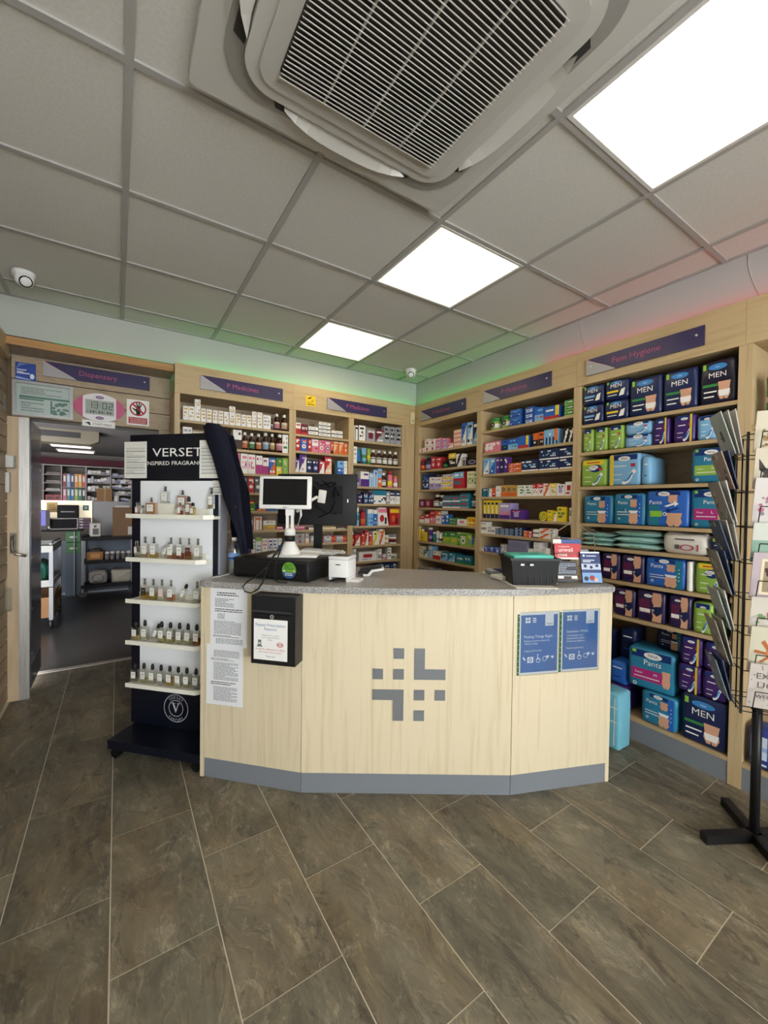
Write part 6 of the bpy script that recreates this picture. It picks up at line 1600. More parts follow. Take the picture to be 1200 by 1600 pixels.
m = MB(); m.slab([(-.085, .012), (-.032, .0125), (-.012, .036), (.045, .045), (.04, .056), (-.07, .040)], -.03, .03); part('reader', m, mat('1b1b1d', .3), te)
wb_ = thing('water_bottle', 'clear plastic water bottle with blue label left of the cash drawer', 'bottle', (.536, 2.308, T_), 0)
part('body', MB().lathe([(.026, 0), (.031, .006), (.031, .05), (.029, .06), (.031, .07), (.031, .130), (.028, .145), (.013, .178), (.012, .182)], 0, 0, 18), clear('bottle_plastic', 'eef2f4', .16, .08), wb_)
part('water', MB().lathe([(.024, .002), (.029, .008), (.029, .10)], 0, 0, 16), liquid('d6e0e4'), wb_)
part('label', MB().lathe([(.0316, .078), (.0316, .118)], 0, 0, 18), mat('7fa3d8', .3), wb_)
part('label_band', MB().lathe([(.0319, .084), (.0319, .095)], 0, 0, 18), mat('2f4f9c', .3), wb_)
part('cap', MB().lathe([(.0145, .1822), (.0145, .198), (.013, .2)], 0, 0, 14), mat('e9e7e2', .4), wb_)

# white mat, leaflets, basket and leaflet rack at the right
m = MB(); m.prism([(1.595, 1.278), (1.765, 1.168), (1.975, 1.555), (1.80, 1.70)], TOP + .0003, TOP + .0035)
tag(part('mat_sheet', m, mat('e3ddd0', .5)), 'thin white board lying under the black basket', 'board')
BA = math.atan2(-.113, .172)
bk_ = thing('basket', 'black plastic basket of teal cards at the right of the worktop', 'basket', (1.768, 1.345, TOP + .0038), BA)
def wall(m, a0, a1, b0, b1, h_, th=.003):    # slanted wall from bottom edge a to top edge b
    nrm = Vector((a1[1] - a0[1], -(a1[0] - a0[0]), 0)).normalized() * th
    P = [Vector((*a0, 0)), Vector((*a1, 0)), Vector((*b1, h_)), Vector((*b0, h_))]; Q = [p - nrm for p in P]
    n = len(m.v); m.v += [tuple(p) for p in P + Q]
    for f in ([0, 1, 2, 3], [7, 6, 5, 4], [0, 4, 5, 1], [1, 5, 6, 2], [2, 6, 7, 3], [3, 7, 4, 0]): m.f.append([n + i for i in f]); m.m.append(0); m.sm.append(False)
wb2, db2, wt2, dt2, hb2 = .104, .085, .119, .100, .132
m = MB()
cb = [(-wb2, -db2), (wb2, -db2), (wb2, db2), (-wb2, db2)]; cp = [(-wt2, -dt2), (wt2, -dt2), (wt2, dt2), (-wt2, dt2)]
for i in range(4): wall(m, cb[i], cb[(i + 1) % 4], cp[i], cp[(i + 1) % 4], hb2)
m.box(-wb2, wb2, -db2, db2, 0, .003)
part('tub', m, mat('151516', .5), bk_)
rm = MB(); rm.box(-wt2 - .006, wt2 + .006, -dt2 - .006, -dt2, hb2 - .008, hb2 + .002); rm.box(-wt2 - .006, wt2 + .006, dt2, dt2 + .006, hb2 - .008, hb2 + .002); rm.box(-wt2 - .006, -wt2, -dt2, dt2, hb2 - .008, hb2 + .002); rm.box(wt2, wt2 + .006, -dt2, dt2, hb2 - .008, hb2 + .002)
part('rim', rm, mat('18181a', .45), bk_)
for x in (-.07, -.025): part('label', box(x - .008, x + .009, -.1175, -.1165, .100, .109), mat('d9d6d2'), bk_)
for k in range(7):
    rb_ = box(-wb2 + .014 + k * .03, -wb2 + .018 + k * .03, -.092, -.089, .012, .085); part('rib', rb_, mat('101011', .5), bk_)
for k in range(3):
    t = thing('card_stack', ['teal card pad lying on top in the black basket', 'teal card pad at the back of the basket', 'teal card pad under the others in the basket'][k], 'cards', (1.768 + [-.015, .02, .0][k], 1.345 + [-.01, .03, .0][k], [.132, .112, .09][k] + TOP), BA + [.05, -.03, .0][k], 'teal card pads in the basket')
    part('pad', rounded(.20 - .014 * k, .15 - .012 * k, .018, .002, 1), mat('5fc2b2', .5), t, (0, -.07, 0))
    if k == 0:
        m = MB(); m.box(-.05, .05, -.03, .02, .0182, .0186); part('printed_lines', m, mat('3f9a90'), t)
for k, (x, y, a, c_, nm_) in enumerate(((1.80, 1.575, .2, 'a4a6ac', 'grey printed leaflet pile at the left behind the black basket'), (1.835, 1.50, .5, 'e2dfd8', 'white folded leaflets behind the basket on the board'), (1.815, 1.53, .35, '3a3468', 'purple and white leaflet lying on the leaflet pile'))):
    t = thing('leaflet', nm_, 'leaflet', (x, y, TOP + .004 + [0, 0, .031][k]), BA + a, 'leaflets lying behind the basket')
    if k == 1: t.location = (1.735, 1.475, TOP + .004)
    part('sheets', rounded(.11, .09, [.030, .020, .006][k], .002, 1), mat(c_, .5), t, (0, -.045, 0))
    m = MB(); m.rect(-.05, .05, .002, [.012, .004, .003][k], -.0455, 0); part('edge_print', m, mat(['5b5f86', '8f2f3a', 'e9e6e0'][k]), t)
RA_ = math.atan2(-.12, .19)
rk = thing('leaflet_rack', 'bronze wire leaflet rack standing on the right end of the worktop', 'leaflet rack', (2.015, 1.245, T_), RA_)
WIRE = mat('8f7a6a', .35, .6)
def tubep(name, pts, r, parent, mt, seg=6): m = MB(); m.tube(pts, r, seg); return part(name, m, mt, parent)
tubep('frame', [(-.115, -.055, 0.002), (-.115, .0, .003), (-.115, .03, .245), (-.10, .03, .25), (0, .03, .315), (.10, .03, .25), (.115, .03, .245), (.115, .0, .003), (.115, -.055, .002)], .0022, rk, WIRE)
for sg in (-1, 1):
    tubep('scroll', [(sg * (.105 + .018 * math.cos(a) * (1 - a / 9)), .03, .258 + .018 * math.sin(a) * (1 - a / 9)) for a in [k * .7 for k in range(9)]], .0018, rk, WIRE)
    tubep('scroll', [(sg * (.016 + .012 * math.cos(a) * (1 - a / 9)), .03, .300 + .012 * math.sin(a) * (1 - a / 9)) for a in [k * .7 for k in range(9)]], .0018, rk, WIRE)
for y, z in ((-.02, .085), (-.02, .15), (.02, .225), (-.045, .02)): tubep('crossbar', [(-.115, y, z), (.115, y, z)], .0024, rk, WIRE)
def lean(name, label, x, z, w_, h_, col, y, tilt=-8, prints=None):
    c, s_ = math.cos(RA_), math.sin(RA_)
    t = thing(name, label, 'leaflet', (2.015 + x * c - y * s_, 1.245 + x * s_ + y * c, T_ + z), RA_, 'leaflets in the wire rack')
    t.rotation_euler = (math.radians(tilt), 0, RA_)
    part('cover', box(-w_ / 2, w_ / 2, -.004, .004, 0, h_), mat(col, .4), t)
    return t
t = lean('booklet', 'red booklet about the unwell child in the wire rack', -.045, .118, .138, .082, 'c0262e', -.016)
WT_ = mat('f4eeea'); text('managing the', WT_, t, -.02, -.0055, .063, width=.06); text('unwell', WT_, t, -.012, -.0055, .040, width=.075, bold=.02); text('child', WT_, t, -.03, -.0055, .016, width=.048, bold=.02)
m = MB(); m.rect(-.069, .069, 0, .010, -.0048, 0); part('white_edge', m, mat('e8e2dc'), t)
t = lean('booklet', 'blue leaflet with photograph leaning at the right of the wire rack', .062, .006, .100, .158, '2d3f70', -.062, -14)
m = MB(); m.rect(-.05, .05, .150, .158, -.0046, 0); m.face([(-.04, -.0046, .137), (-.033, -.0046, .131), (-.026, -.0046, .137), (-.033, -.0046, .145)], 0); m.rect(-.02, .03, .134, .138, -.0046, 0); m.rect(-.04, .02, .112, .116, -.0046, 0); m.rect(-.04, .0, .104, .108, -.0046, 0)
m.rect(-.05, .05, .066, .096, -.0045, 1); m.rect(-.05, .05, .0, .05, -.0045, 2)
for k, (a, b, r_, c_) in enumerate(((-.03, .084, .009, 3), (.0, .078, .008, 3), (.03, .086, .008, 3), (-.03, .02, .012, 3), (.0, .024, .014, 4), (.02, .014, .010, 5))): m.disc(a, b, r_, -.0048 - k * .0001, c_, 9)
part('front_print', m, [mat('e6e9f0'), mat('b9c4da'), mat('7fa6d6'), mat('2a3350'), mat('9a4038'), mat('e0b09a')], t)
t = lean('booklet', 'dark leaflet with white band at the lower left of the rack', -.055, .006, .105, .105, '20222a', -.040, -10)
m = MB(); m.rect(-.05, .05, .012, .030, -.0046, 0); R = random.Random(4); lines(m, -.045, .045, .04, .095, 6, -.0046, 1, R); m.rect(-.02, .02, .014, .028, -.0048, 2); part('front_print', m, [mat('e8e6e2'), mat('9aa0ae'), mat('30323a')], t)['kind'] = 'stuff'
t = lean('booklet', 'grey leaflet behind the red booklet in the rack', -.02, .118, .19, .05, '8a8d94', .004)
t = lean('booklet', 'blue and white flat leaflet at the top of the rack', -.035, .19, .15, .028, '2c4f92', .022)
m = MB(); m.rect(-.075, -.03, .0, .028, -.0046, 0); part('front_print', m, mat('e9e6e2'), t)

# ================================================================== GREETING CARD SPINNER
SX, SY = 2.238, .558
sp_ = thing('card_spinner', 'black wire card spinner rack at the right edge', 'card rack', (SX, SY, 0), math.radians(-57))
BW = mat('151517', .4)
sp = lambda n_, mb, mt=BW: part(n_, mb, mt, sp_)
th_ = math.radians(57)
def loc2(wx, wy): dx, dy = wx - SX, wy - SY; return dx * math.cos(th_) - dy * math.sin(th_), dx * math.sin(th_) + dy * math.cos(th_)
for wx, wy in ((2.045, .668), (2.385, .70), (2.44, .45), (2.09, .41)):
    x, y = loc2(wx, wy); a = math.atan2(y, x); L = math.hypot(x, y)
    o = part('foot', box(.02, L, -.018, .018, .004, .040), BW, sp_, (0, 0, 0), (0, 0, a))
sp('post', MB().lathe([(.017, .0402), (.017, .56), (.012, .561), (.012, 1.70)], 0, 0, 12))
HB = .082
for x in (-HB, HB):
    for y in (-HB, HB): sp('upright', box(x - .004, x + .004, y - .004, y + .004, .56, 1.70))
for q in (-.03, .03):
    sp('wire', box(-HB - .002, -HB + .002, q - .002, q + .002, .56, 1.68)); sp('wire', box(q - .002, q + .002, -HB - .002, -HB + .002, .56, 1.68))
ROWZ = [.60 + .145 * k for k in range(8)]
for z in [.57] + [z - .01 for z in ROWZ] + [1.69]:
    m = MB(); m.tube([(-HB, -HB, z), (HB, -HB, z), (HB, HB, z), (-HB, HB, z), (-HB, -HB, z)], .0022, 5); sp('ring', m)
for z in ROWZ:
    for f_ in (0, 1):
        A = (lambda s, o, zz: (s, -HB - o, zz)) if f_ == 0 else (lambda s, o, zz: (-HB - o, s, zz))
        m = MB()
        for s in (-.055, .055): m.tube([A(s, 0, z - .004), A(s, .030, z - .006), A(s, .055, z + .075)], .0019, 5)
        m.tube([A(-.055, .055, z + .075), A(.055, .055, z + .075)], .0019, 5); m.tube([A(-.055, .03, z - .006), A(.055, .03, z - .006)], .0019, 5)
        sp('card_pocket', m)['kind'] = 'stuff'
CARDF = [('speckled off white card with black lettering', 'c4bab2', 'speck'), ('cream card with orange branching figure', 'c8c2ac', 'octo'), ('cream card with pink flower print', 'cac2b6', 'flor'), ('lilac card with a framed dark bouquet', 'b8a9ae', 'frame'), ('white and green card', 'c6cac0', 'green'), ('white card with a flower market print', 'cdc6c2', 'city'), ('cream card with a dark stag', 'c9bfab', 'stag'), ('pale card with a brown leaf', 'c8c0aa', 'leaf')]
def spw(x, y, z): c, s_ = math.cos(-th_), math.sin(-th_); return (SX + x * c - y * s_, SY + x * s_ + y * c, z)
for k, (nm_, col, art) in enumerate(CARDF):
    z = ROWZ[k]
    hh = .19 if k in (0, 1, 3, 5) else .16
    t = thing('greeting_card', nm_ + ' facing the shop on the spinner rack', 'greeting card', spw(.0, -HB - .018, z), -th_, 'greeting cards facing the shop')
    t.rotation_euler = (math.radians(11), 0, -th_)
    part('card', box(-.072, .072, -.002, .002, 0, hh), mat(col, .6), t)
    part('envelope', box(-.070, .070, .003, .005, 0.002, hh - .006), mat('cfc9c2', .7), t)
    m = MB(); R = random.Random(k); y = -.0026
    if art == 'speck':
        for q in range(60): m.disc(R.uniform(-.068, .068), R.uniform(.004, hh - .004), R.uniform(.0012, .003), y, 0, 5)
        part('print', m, mat('5a5450'), t)['kind'] = 'stuff'
        text('EX', mat('5f5a55'), t, -.03, y - .0006, .128, width=.04); text('UC', mat('5f5a55'), t, -.02, y - .0006, .088, width=.05); text('WELL', mat('3c3834'), t, -.02, y - .0006, .045, width=.055, bold=.02)
        continue
    if art == 'octo':
        pts = []
        for q in range(7):
            a = q * .9; m.face([(-.0 + .012 * math.cos(a), y - q * .0001, .08 + .012 * math.sin(a)), (.0 + .055 * math.cos(a + .3), y - q * .0001, .085 + .06 * math.sin(a + .3)), (.0 + .058 * math.cos(a + .5), y - q * .0001, .085 + .055 * math.sin(a + .5)), (.012 * math.cos(a + .9), y - q * .0001, .08 + .012 * math.sin(a + .9))], 0)
        m.disc(0, .085, .022, y - .001, 1, 12)
        part('print', m, [mat('b0643a'), mat('c4804a')], t); continue
    if art == 'frame': m.rect(-.045, .055, .02, .165, y, 1); m.rect(-.036, .046, .03, .155, y - .0003, 2)
    cols_ = {'flor': ('b4574a', '7f9a6a', 'd9a09a'), 'frame': ('4a2a2c', 'e2d3b4', '9a8a70'), 'green': ('5f8a72', '8fae9c', 'b9cbbd'), 'city': ('b0627c', '8a7a86', 'c9a4ac'), 'stag': ('2e2420', '4a3a30', '6a5848'), 'leaf': ('7a5a30', '9a7a48', '5d7a4a')}[art]
    if art == 'green': m.rect(-.072, .072, .03, .09, y, 1); m.rect(-.072, .072, .0, .02, y, 0)
    elif art == 'stag': m.disc(.02, .05, .035, y, 0, 12, .022); m.face([(-.01, y - .0004, .06), (-.035, y - .0004, .08), (-.06, y - .0004, .12), (-.056, y - .0004, .075), (-.02, y - .0004, .045)], 0); m.disc(-.03, .05, .016, y - .0002, 1, 10); m.rect(.03, .045, .0, .05, y - .0001, 0)
    else:
        for q in range(22):
            m.disc(R.uniform(-.05, .06) if art != 'frame' else R.uniform(-.03, .04), R.uniform(.02, hh * .6) if art != 'frame' else R.uniform(.04, .14), R.uniform(.004, .011), y - .0006 - q * .00004, q % 2 if art != 'frame' else (0 if q % 3 else 2), 6)
    part('print', m, [mat(c_) for c_ in cols_], t)['kind'] = 'stuff'
LC = ['6e7a86', '8b867c', '9aa4a0', '7e7d78', '44506e', '8f8a82', 'a08a7c', 'a9b0ae']
for k in range(8):
    z = ROWZ[k]; x, y = -HB - .022, 0
    rowl = ['lowest', 'second lowest', 'third lowest', 'fourth lowest', 'fourth highest', 'third highest', 'second highest', 'topmost'][k]
    for q in range(3 if k in (4, 7) else 2):
        t = thing('greeting_card', f'{["outer", "inner", "innermost"][q]} card seen edge on, {rowl} pocket on the left of the spinner', 'greeting card', spw(x - .012 * (1 - q), 0, z + .001), -th_, 'greeting cards seen edge on')
        t.rotation_euler = (math.radians(17 - 4 * q), 0, -th_ - math.pi / 2)
        hh = .185 if k % 2 else .165
        part('card', box(-.070, .070, -.0018, .0018, 0, hh), mat(LC[k] if q == 0 else ['d4d2cc', '3c4a70', 'b9b4aa'][(k + q) % 3], .5), t)
        if q == 0:
            m = MB(); R = random.Random(k + 40)
            for j in range(8): m.disc(R.uniform(-.05, .05), R.uniform(.03, .15), R.uniform(.006, .016), -.0021 - j * .00003, j % 2, 6)
            part('print', m, [mat('4e524e'), mat('b5b0a4')], t)['kind'] = 'stuff'

# ================================================================== SMALL THINGS ON THE LEFT WALL
LX = -.6255
def lw(name, label, cat, y, z): return thing(name, label, cat, (LX, y, z), math.pi / 2)      # local -y looks into the shop
t = lw('alarm_box', 'white plastic alarm box on the slatted left wall', 'alarm box', 3.69, 1.60); part('body', rounded(.10, .045, .085, .006, 2), mat('d6d4ce', .4), t, (0, -.046, 0)); m = MB(); m.disc(.015, .06, .008, -.0468, 0, 10); part('badge', m, mat('8a8a88'), t)
t = lw('door_contact', 'narrow white strip under the alarm box on the left wall', 'door contact', 3.665, 1.435); part('body', rounded(.045, .022, .135, .004, 2), mat('dddbd6', .4), t, (0, -.0225, 0))
t = lw('leaflet_holder', 'clear plastic leaflet holder low on the left wall', 'leaflet holder', 3.69, .64); m = MB(); m.box(-.05, .05, -.032, -.030, 0, .15); m.box(-.05, .05, -.002, 0, 0, .21); m.box(-.05, -.048, -.030, -.002, 0, .16); m.box(.048, .05, -.030, -.002, 0, .16); m.box(-.05, .05, -.030, -.002, 0, .002); part('body', m, PLASTIC, t)
t = lw('notice', 'small white notice on the left wall beside the certificate', 'notice', 3.655, 1.985); part('sheet', box(-.035, .035, -.001, 0, 0, .095), mat('c9c8c0', .6), t); m = MB(); R = random.Random(9); lines(m, -.028, .028, .02, .08, 5, -.0015, 0, R); part('printed_lines', m, mat('7d8a80'), t)['kind'] = 'stuff'
dh = part('door_handle', MB().box(0, .004, -.018, .018, -.07, .07), mat('6e665c', .4, .6), bpy.data.objects['trim_7'], (-.595, 3.714, 1.09), (0, 0, math.pi / 2))
m = MB(); m.tube([(0, 0, .05), (-.0, -.03, .045), (.0, -.045, .0), (.0, -.05, -.04), (.02, -.055, -.07), (.075, -.055, -.085)], .009, 8); part('lever', m, mat('b9b4aa', .25, .9), dh, (.002, 0, 0), (0, 0, -math.pi / 2))

# ================================================================== DISPENSARY BEYOND THE DOORWAY
DC = 2.14
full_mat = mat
def mat(h, *a):        # plain colours darkened: the back room's dimness is put into its materials
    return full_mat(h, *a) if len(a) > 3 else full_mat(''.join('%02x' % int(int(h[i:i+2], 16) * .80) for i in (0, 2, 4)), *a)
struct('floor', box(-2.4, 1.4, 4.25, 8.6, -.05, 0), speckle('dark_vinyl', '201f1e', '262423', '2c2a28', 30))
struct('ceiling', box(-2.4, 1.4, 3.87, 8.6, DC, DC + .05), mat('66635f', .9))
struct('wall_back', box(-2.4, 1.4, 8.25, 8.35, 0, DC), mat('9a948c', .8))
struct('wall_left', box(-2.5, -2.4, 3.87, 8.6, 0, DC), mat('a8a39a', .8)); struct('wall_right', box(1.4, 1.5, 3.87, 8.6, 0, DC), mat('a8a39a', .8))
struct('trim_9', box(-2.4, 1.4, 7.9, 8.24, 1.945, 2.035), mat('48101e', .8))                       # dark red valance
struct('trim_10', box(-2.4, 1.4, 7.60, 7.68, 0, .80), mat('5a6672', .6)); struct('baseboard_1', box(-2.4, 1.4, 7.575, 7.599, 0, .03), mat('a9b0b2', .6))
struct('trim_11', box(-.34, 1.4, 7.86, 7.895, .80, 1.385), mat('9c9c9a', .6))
# lights and air conditioner
for k, (x0, x1, y) in enumerate(((-.72, -.32, 6.93), (-.72, -.31, 7.62))):
    t = thing('tube_light', ['nearer bright tube light on the dispensary ceiling', 'farther bright tube light on the dispensary ceiling'][k], 'ceiling light', ((x0 + x1) / 2, y, DC - .03), 0, 'tube lights in the dispensary')
    part('housing', box(-.23, .23, -.08, .08, .012, .0295), mat('d8d6d0'), t); part('diffuser', box(-.21, .21, -.07, .07, 0, .0118), mat('fff6e8', .5, 0, .2, .6), t)
t = thing('air_conditioner', 'cream ceiling air conditioner in the dispensary', 'air conditioner', (-.45, 5.55, DC - .165), 0)
m = MB(); m.slab([(-.50, .164), (-.50, .05), (-.38, .02), (.20, .02), (.28, .06), (.28, .164)], -.10, .12); part('housing', m, mat('6a6350', .5), t)
part('outlet', box(-.46, .12, -.104, -.1002, .08, .14), mat('1c1a18'), t); part('side_grille', box(.2802, .284, -.06, .08, .07, .14), mat('2a2826'), t)
# wall shelving with files and stock
sh = thing('wall_shelving', 'white dispensary wall shelving above the bench', 'shelving', (-.4, 7.9, 1.385), 0)
XS = [-1.6, -.93, -.714, -.411, -.09, .20, .60]
for x in XS[1:]: part('upright', box(x + .4 - .008, x + .4 + .008, 0, .3, .0, .53), mat('938f88', .6), sh)
part('top_shelf', box(-1.2, 1.0, 0, .3, .531, .549), mat('938f88', .6), sh); part('back_panel', box(-1.2, 1.0, .301, .31, 0, .53), mat('6f6a62', .7), sh); part('bottom_shelf', box(-1.2, 1.0, 0, .3, -.018, -.0002), mat('9c988f', .6), sh)
COLZ = [[.155, .275, .40], [.155, .275, .40], [.215], [.165, .295, .43], [.11, .21, .30, .40], [.11, .21, .30, .40]]
for i in range(6):
    for z in COLZ[i]: part('shelf', box(XS[i] + .4 + .0085, XS[i+1] + .4 - .0085, 0, .3, z - .014, z), mat('938f88', .6), sh)
FC = [('dark red', '8a2424'), ('pale blue', '7fa8c8'), ('navy', '22305c'), ('orange', 'd98a3a'), ('yellow', 'd9b03a'), ('pink red', 'c0504a'), ('pink', 'c8607a'), ('teal', '3a8a8a'), ('blue', '2f62a0'), ('lime', '8aa83a'), ('green', '2f7a5a'), ('black', '22242a')]
for k, (nm_, c_) in enumerate(FC):
    r, q = divmod(k, 6); x = -.700 + q * .0475
    t = thing('lever_arch_file', f'{nm_} lever arch file on the {["upper", "lower"][r]} row of dispensary files', 'file', (x + .023, 7.92, 1.385 + (.2155 if r == 0 else .0005)), 0, 'lever arch files in the dispensary')
    part('spine', box(-.021, .021, 0, .25, 0, .20 if r == 0 else .19), mat(c_, .5), t); part('spine_label', box(-.012, .012, -.002, -.0002, .08, .17), mat('d9d6ce'), t)
R = random.Random(77)
def stock(x0, x1, z, n, hmax, nm_):
    w_ = (x1 - x0) / n
    for k in range(n):
        h_ = R.uniform(.5, 1) * hmax; c_ = R.choice(['d6d4d0'])
        pos = ORD[k] if k < n - 1 else 'rightmost'
        o = link('stock_box', carton_mesh(w_ * .86, .12, h_, R.choice(['text', 'band', 'half']), [R.choice(['w', 'gy', 'cream']), R.choice(['gy', 'bl', 'pu', 'dg']), 'gy'], R), None, (x0 + w_ * (k + .5), 7.93, z + .0005))
        tag(o, f'white medicine box, {pos} on {nm_}', 'carton', f'medicine boxes on {nm_}')
for (x0, x1, z, n, h_, nm_) in ((-.395, -.10, 1.385 + .43, 5, .065, 'dispensary shelf top row, third column'), (-.395, -.10, 1.385 + .295, 7, .10, 'dispensary shelf second row, third column'), (-.395, -.10, 1.385 + .165, 6, .085, 'dispensary shelf third row, third column'), (-.395, -.26, 1.385, 3, .10, 'dispensary bottom shelf, third column'),
                                (-.075, .19, 1.385 + .30, 7, .07, 'dispensary shelf second row, fourth column'), (-.075, .19, 1.385 + .21, 6, .065, 'dispensary shelf third row, fourth column'), (-.075, .19, 1.385 + .11, 6, .075, 'dispensary shelf fourth row, fourth column'), (.04, .19, 1.385, 4, .08, 'dispensary bottom shelf, fourth column'), (-.075, .19, 1.385 + .40, 3, .06, 'dispensary shelf top row, fourth column')):
    stock(x0, x1, z, n, h_, nm_)
for k, (z, c_, nm_) in enumerate(((.40, '8a8078', 'grey paper pile on the upper left dispensary shelf'), (.275, '9a948c', 'paper pile on the middle left dispensary shelf'), (.155, 'c9c4ba', 'white paper pile on the lower left dispensary shelf'))):
    t = thing('paper_pile', nm_, 'papers', (-.815, 7.93, 1.385 + z + .0005)); part('sheets', rounded(.17, .22, .028, .003, 1), mat(c_, .7), t); part('top_sheet', box(-.08, .07, .01, .2, .0285, .034), mat('b8b2a8', .7), t)
for x, c_, nm_ in ((-.86, '8c2026', 'red box file lying at the left of the dispensary shelf'), (-.765, 'a32a2e', 'small red box at the left of the files')):
    t = thing('box_file', nm_, 'box', (x, 7.93, 1.3855)); part('body', box(-.045, .045, 0, .2, 0, .09), mat(c_, .5), t); part('label', box(-.025, .025, -.002, -.0002, .03, .06), mat('1f1c1c'), t)
t = thing('cardboard_box', 'brown cardboard box on the dispensary shelf beside the mug', 'box', (-.145, 7.70, 1.40)); 
t.location = (-.165, 7.93, 1.3855); part('body', box(-.105, .095, -.14, .06, 0, .20), mat('8a6a42', .8), t); part('tape', box(-.01, .01, -.142, -.1402, 0, .20), mat('a08458'), t)
t = thing('mug', 'white mug on the dispensary shelf beside the cardboard box', 'mug', (-.01, 7.85, 1.3855)); part('body', MB().lathe([(.032, 0), (.038, .004), (.038, .10), (.034, .10), (.034, .01)], 0, 0, 14), mat('dad6ce', .4), t); m = MB(); m.tube([(-.036, 0, .085), (-.062, 0, .08), (-.066, 0, .05), (-.055, 0, .025), (-.037, 0, .02)], .006, 6); part('handle', m, mat('dad6ce', .4), t)
# bench with equipment
bn = thing('bench', 'dark topped dispensary bench under the shelving', 'bench', (-.9, 7.5, 0)); part('worktop', box(-.55, .47, -.10, .36, .945, .97), mat('121111', .8), bn); part('side_panel', box(.37, .385, -.08, .09, 0, .9448), mat('8f9496', .6), bn)
part('side_panel', box(-.5, -.485, -.08, .09, 0, .9448), mat('8f9496', .6), bn)
t = thing('light_board', 'warm lit white board behind the dispensary printer', 'board', (-.66, 7.82, .9705)); part('board', box(-.45, .33, 0, .02, 0, .42), mat('fff0cf', .6, 0, .2, .20), t); part('poster', box(-.22, -.09, -.003, -.0002, .24, .39), mat('e6c070', .6), t); part('green_sign', box(.215, .29, -.003, -.0002, .27, .35), mat('4f8a80', .6), t)
m = MB(); m.rect(.235, .27, .29, .33, -.0034, 0); part('sign_mark', m, mat('cfe0dc'), t); m = MB(); R2 = random.Random(2); lines(m, -.20, -.11, .27, .36, 3, -.0034, 0, R2); part('lettering', m, mat('8a6a30'), t)['kind'] = 'stuff'
t = thing('desk_printer', 'black printer standing on the white edged box', 'printer', (-.605, 7.50, 1.1335)); part('body', rounded(.245, .2, .19, .01, 2), mat('0c0c0d', .8), t); part('output_tray', box(-.08, .08, -.006, -.0002, .085, .100), mat('8a8a8a'), t)
t = thing('tray_box', 'black box with white edge under the dispensary printer', 'box', (-.65, 7.50, .9705)); m = MB(); m.box(-.165, .165, 0, .2, 0, .012); m.box(-.165, .165, 0, .2, .150, .162); m.box(-.165, -.153, 0, .2, .012, .15); m.box(.153, .165, 0, .2, .012, .15); part('frame', m, mat('b0aca6', .5), t); part('dark_front', box(-.152, .152, .01, .19, .0125, .1495), mat('08080a', .85), t)
t = thing('file_tray', 'purple and white stacked trays beside the white edged box', 'trays', (-.41, 7.55, .9705)); 
for k in range(4): part('tray', box(-.07, .07, 0, .2, k * .042, k * .042 + .034), mat('4a2846', .5), t); part('tray_lip', box(-.07, -.02, -.003, -.0002, k * .042 + .008, k * .042 + .03), mat('b8b0b4', .5), t)
t = thing('computer_screen', 'small purple lit screen at the left of the dispensary bench', 'monitor', (-.86, 7.42, .9705)); part('frame', box(-.09, .06, 0, .03, .05, .28), mat('17171a'), t); part('screen', box(-.085, .015, -.003, -.0002, .06, .27), mat('5a5aa8', .4, 0, .3, .06), t); part('foot', box(-.05, .03, 0, .08, 0, .0498), mat('17171a'), t)
t = thing('drawer_unit', 'green two drawer unit under the dispensary bench', 'drawers', (-.51, 7.42, .62))
t.location = (-.54, 7.47, .55)
for k in range(2):
    d_ = part('drawer', box(-.085, .085, 0, .12, .07 + k * .165, .07 + k * .165 + .155), mat('2a6a2a', .5), t); m = MB(); m.box(-.04, .045, -.006, -.0002, .07 + k * .165 + .06, .07 + k * .165 + .085); part('handle', m, mat('c9cec6'), d_)
part('base', box(-.09, .09, -.0, .12, -.55, .0695), mat('4d5a66', .6), t)
t = thing('paper_bag', 'white printed paper bag on the trolley top', 'bag', (-.27, 7.30, .8665)); part('body', rounded(.14, .09, .20, .015, 2, .004), mat('c2bdb4', .7), t); m = MB(); m.rect(-.03, .04, .03, .12, -.001, 0); m.disc(.0, .15, .02, -.001, 0, 8); part('front_print', m, mat('3a3632'), t)
t = thing('cardboard_box', 'tall brown cardboard carton on the right of the trolley top', 'box', (.075, 7.32, .8665)); part('body', box(-.135, .135, 0, .22, 0, .43), mat('6e5438', .8), t); part('label', box(.06, .13, -.003, -.0002, .02, .14), mat('b9b4aa'), t); m = MB(); m.box(-.10, .08, .03, .2, .4302, .455); part('papers', m, mat('c9c4ba'), t)
# right trolley
tr = thing('trolley', 'grey and black three tier trolley in the dispensary', 'trolley', (-.11, 7.40, 0)); TG = mat('8d9092', .5)
for z in (.84, .50, .15): part('tier', box(-.32, .32, -.16, .16, z - .025, z + .025), mat('0c0c0e', .8), tr)
for x in (-.305, .305):
    for y in (-.145, .145): part('post', box(x - .018, x + .018, y - .018, y + .018, .1752, .8148), TG, tr); c = part('castor', box(x - .012, x + .012, y - .02, y + .02, .07, .1248), TG, tr); m = MB(); m.slab([(x + .052 * math.cos(a * math.pi / 8), .0535 + .052 * math.sin(a * math.pi / 8)) for a in range(16)], y - .012, y + .012); part('wheel', m, mat('1a1a1c', .5), c)
t = thing('scanner', 'black cable and scanner at the left of the trolley top', 'scanner', (-.395, 7.30, .8665)); m = MB(); m.tube([(-.04, 0, .01), (0, -.02, .03), (.04, 0, .02), (.06, .03, .012)], .016, 8); part('body', m, mat('19191b', .4), t); m = MB(); m.tube([(-.03, .03, .008), (.02, .06, .008), (.07, .05, .008)], .006, 6); part('cord', m, BLACK, t)
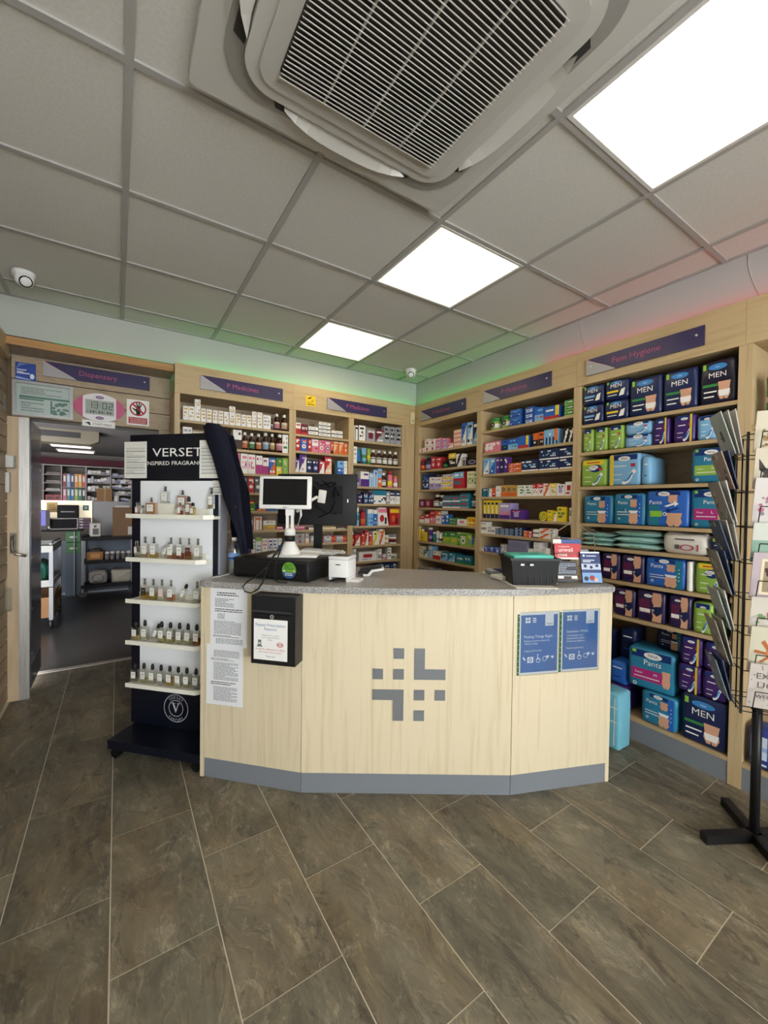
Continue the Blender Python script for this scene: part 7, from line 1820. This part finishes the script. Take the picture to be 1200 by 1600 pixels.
t = thing('cardboard_box', 'orange brown open box on the middle trolley tier', 'box', (-.275, 7.30, .5255)); m = MB(); m.box(-.10, .10, 0, .004, 0, .12); m.box(-.10, .10, .176, .18, 0, .12); m.box(-.10, -.096, .004, .176, 0, .12); m.box(.096, .10, .004, .176, 0, .12); m.box(-.096, .096, .004, .176, 0, .004); part('body', m, mat('9a6c38', .8), t); part('label', box(-.05, .06, -.003, -.0002, .03, .09), mat('c08a48'), t)
t = thing('bag_bundle', 'dark bundle sticking out of the orange brown box', 'bundle', (-.275, 7.39, .531)); part('body', rounded(.16, .10, .16, .03, 2, .008), mat('3a3838', .8), t, (0, -.05, 0)); m = MB(); m.tube([(-.05, -.02, .15), (0, -.03, .185), (.05, 0, .16)], .008, 6); part('tie', m, mat('8a8682'), t)
for k in range(5):
    t = thing('white_tub', f'white capped tub, {ORD[k] if k < 4 else "rightmost"} in the row on the middle trolley tier', 'tub', (-.125 + k * .068, 7.29, .5255), 0, 'tubs on the trolley'); part('body', MB().lathe([(.026, 0), (.028, .004), (.028, .085)], 0, 0, 12), mat('6a6560', .5), t); part('lid', MB().lathe([(.030, .0852), (.030, .115), (.026, .12)], 0, 0, 12), mat('c9c6c0', .5), t)
for x, w_, nm_, c_ in ((-.235, .23, 'round white plastic bundle on the bottom trolley tier', 'a8a49c'), (.055, .25, 'square cream bag on the bottom trolley tier', 'b5ae9c')):
    t = thing('laundry_bag', nm_, 'bag', (x, 7.27, .1755)); part('body', rounded(w_, .22, .19, .06 if x < 0 else .03, 3, .01), mat(c_, .8), t); m = MB(); m.tube([(-w_ * .4, -.012, .03), (0, -.014, .10), (w_ * .4, -.012, .16)], .005, 6); part('strap', m, mat('d2ccbc'), t)
    if x < 0: m = MB(); m.disc(0, .09, .07, -.011, 0, 14, .06, hole=.85); part('net_ring', m, mat('5a5854'), t)
# left trolley
tl_ = thing('trolley', 'pale grey tray trolley inside the doorway at the left', 'trolley', (-.80, 6.02, 0)); TG2 = mat('7f8284', .5)
for z in (.85, .48):
    m = MB(); m.box(-.25, .22, -.40, .40, z - .02, z); m.box(-.25, .22, -.40, -.385, z, z + .05); m.box(-.25, .22, .385, .40, z, z + .05); m.box(.205, .22, -.385, .385, z, z + .05 if z > .6 else z + .04); m.box(-.25, -.235, -.385, .385, z, z + .05); part('tray', m, mat('8f928a', .5), tl_)
for x in (-.235, .205):
    for y in (-.385, .385):
        part('post', box(x - .018, x + .018, y - .018, y + .018, .11, .45 - .0), TG2, tl_) ; part('post', box(x - .0179, x + .0179, y - .0179, y + .0179, .4805, .8295), TG2, tl_)
        c = part('castor', box(x - .014, x + .014, y - .02, y + .02, .075, .1095), TG2, tl_); m = MB(); m.lathe([(.012, -.014), (.048, -.014), (.052, 0), (.048, .014), (.012, .014)], 0, 0, 16); w__ = part('wheel', m, mat('161618', .5), c, (x, y, .0535), (0, math.pi / 2, 0))
m = MB(); m.tube([(.20, -.40, .92), (.20, -.15, .935), (.20, .15, .92), (.20, .38, .92)], .012, 8); part('push_rail', m, TG2, tl_)
t = thing('bin_bag', 'green plastic sack on the middle tray of the left trolley', 'bag', (-.78, 6.05, .4805)); part('body', rounded(.26, .36, .22, .06, 3, .012), mat('1f5a4a', .5), t, (0, -.18, 0)); m = MB(); m.tube([(-.04, 0, .215), (0, -.01, .25), (.04, .01, .22)], .012, 6); part('knot', m, mat('1f5a4a', .5), t)
t = thing('cardboard_box', 'open brown cardboard box on the floor under the left trolley', 'box', (-.745, 6.02, .112)); m = MB(); m.box(-.16, .17, -.33, -.325, 0, .22); m.box(-.16, .17, .325, .33, 0, .22); m.box(-.16, -.155, -.325, .325, 0, .22); m.box(.165, .17, -.325, .325, 0, .22); m.box(-.155, .165, -.325, .325, 0, .005); part('body', m, mat('7d5c38', .8), t)
m = MB(); m.face([(.17, -.32, .22), (.17, .0, .22), (.19, -.02, .31), (.19, -.30, .31)]); m.face([(.168, -.32, .22), (.188, -.30, .31), (.188, -.02, .31), (.168, .0, .22)]); part('flap', m, mat('8a6840', .8), t); part('label', box(.1702, .172, .0, .09, .05, .14), mat('b9b4aa'), t)
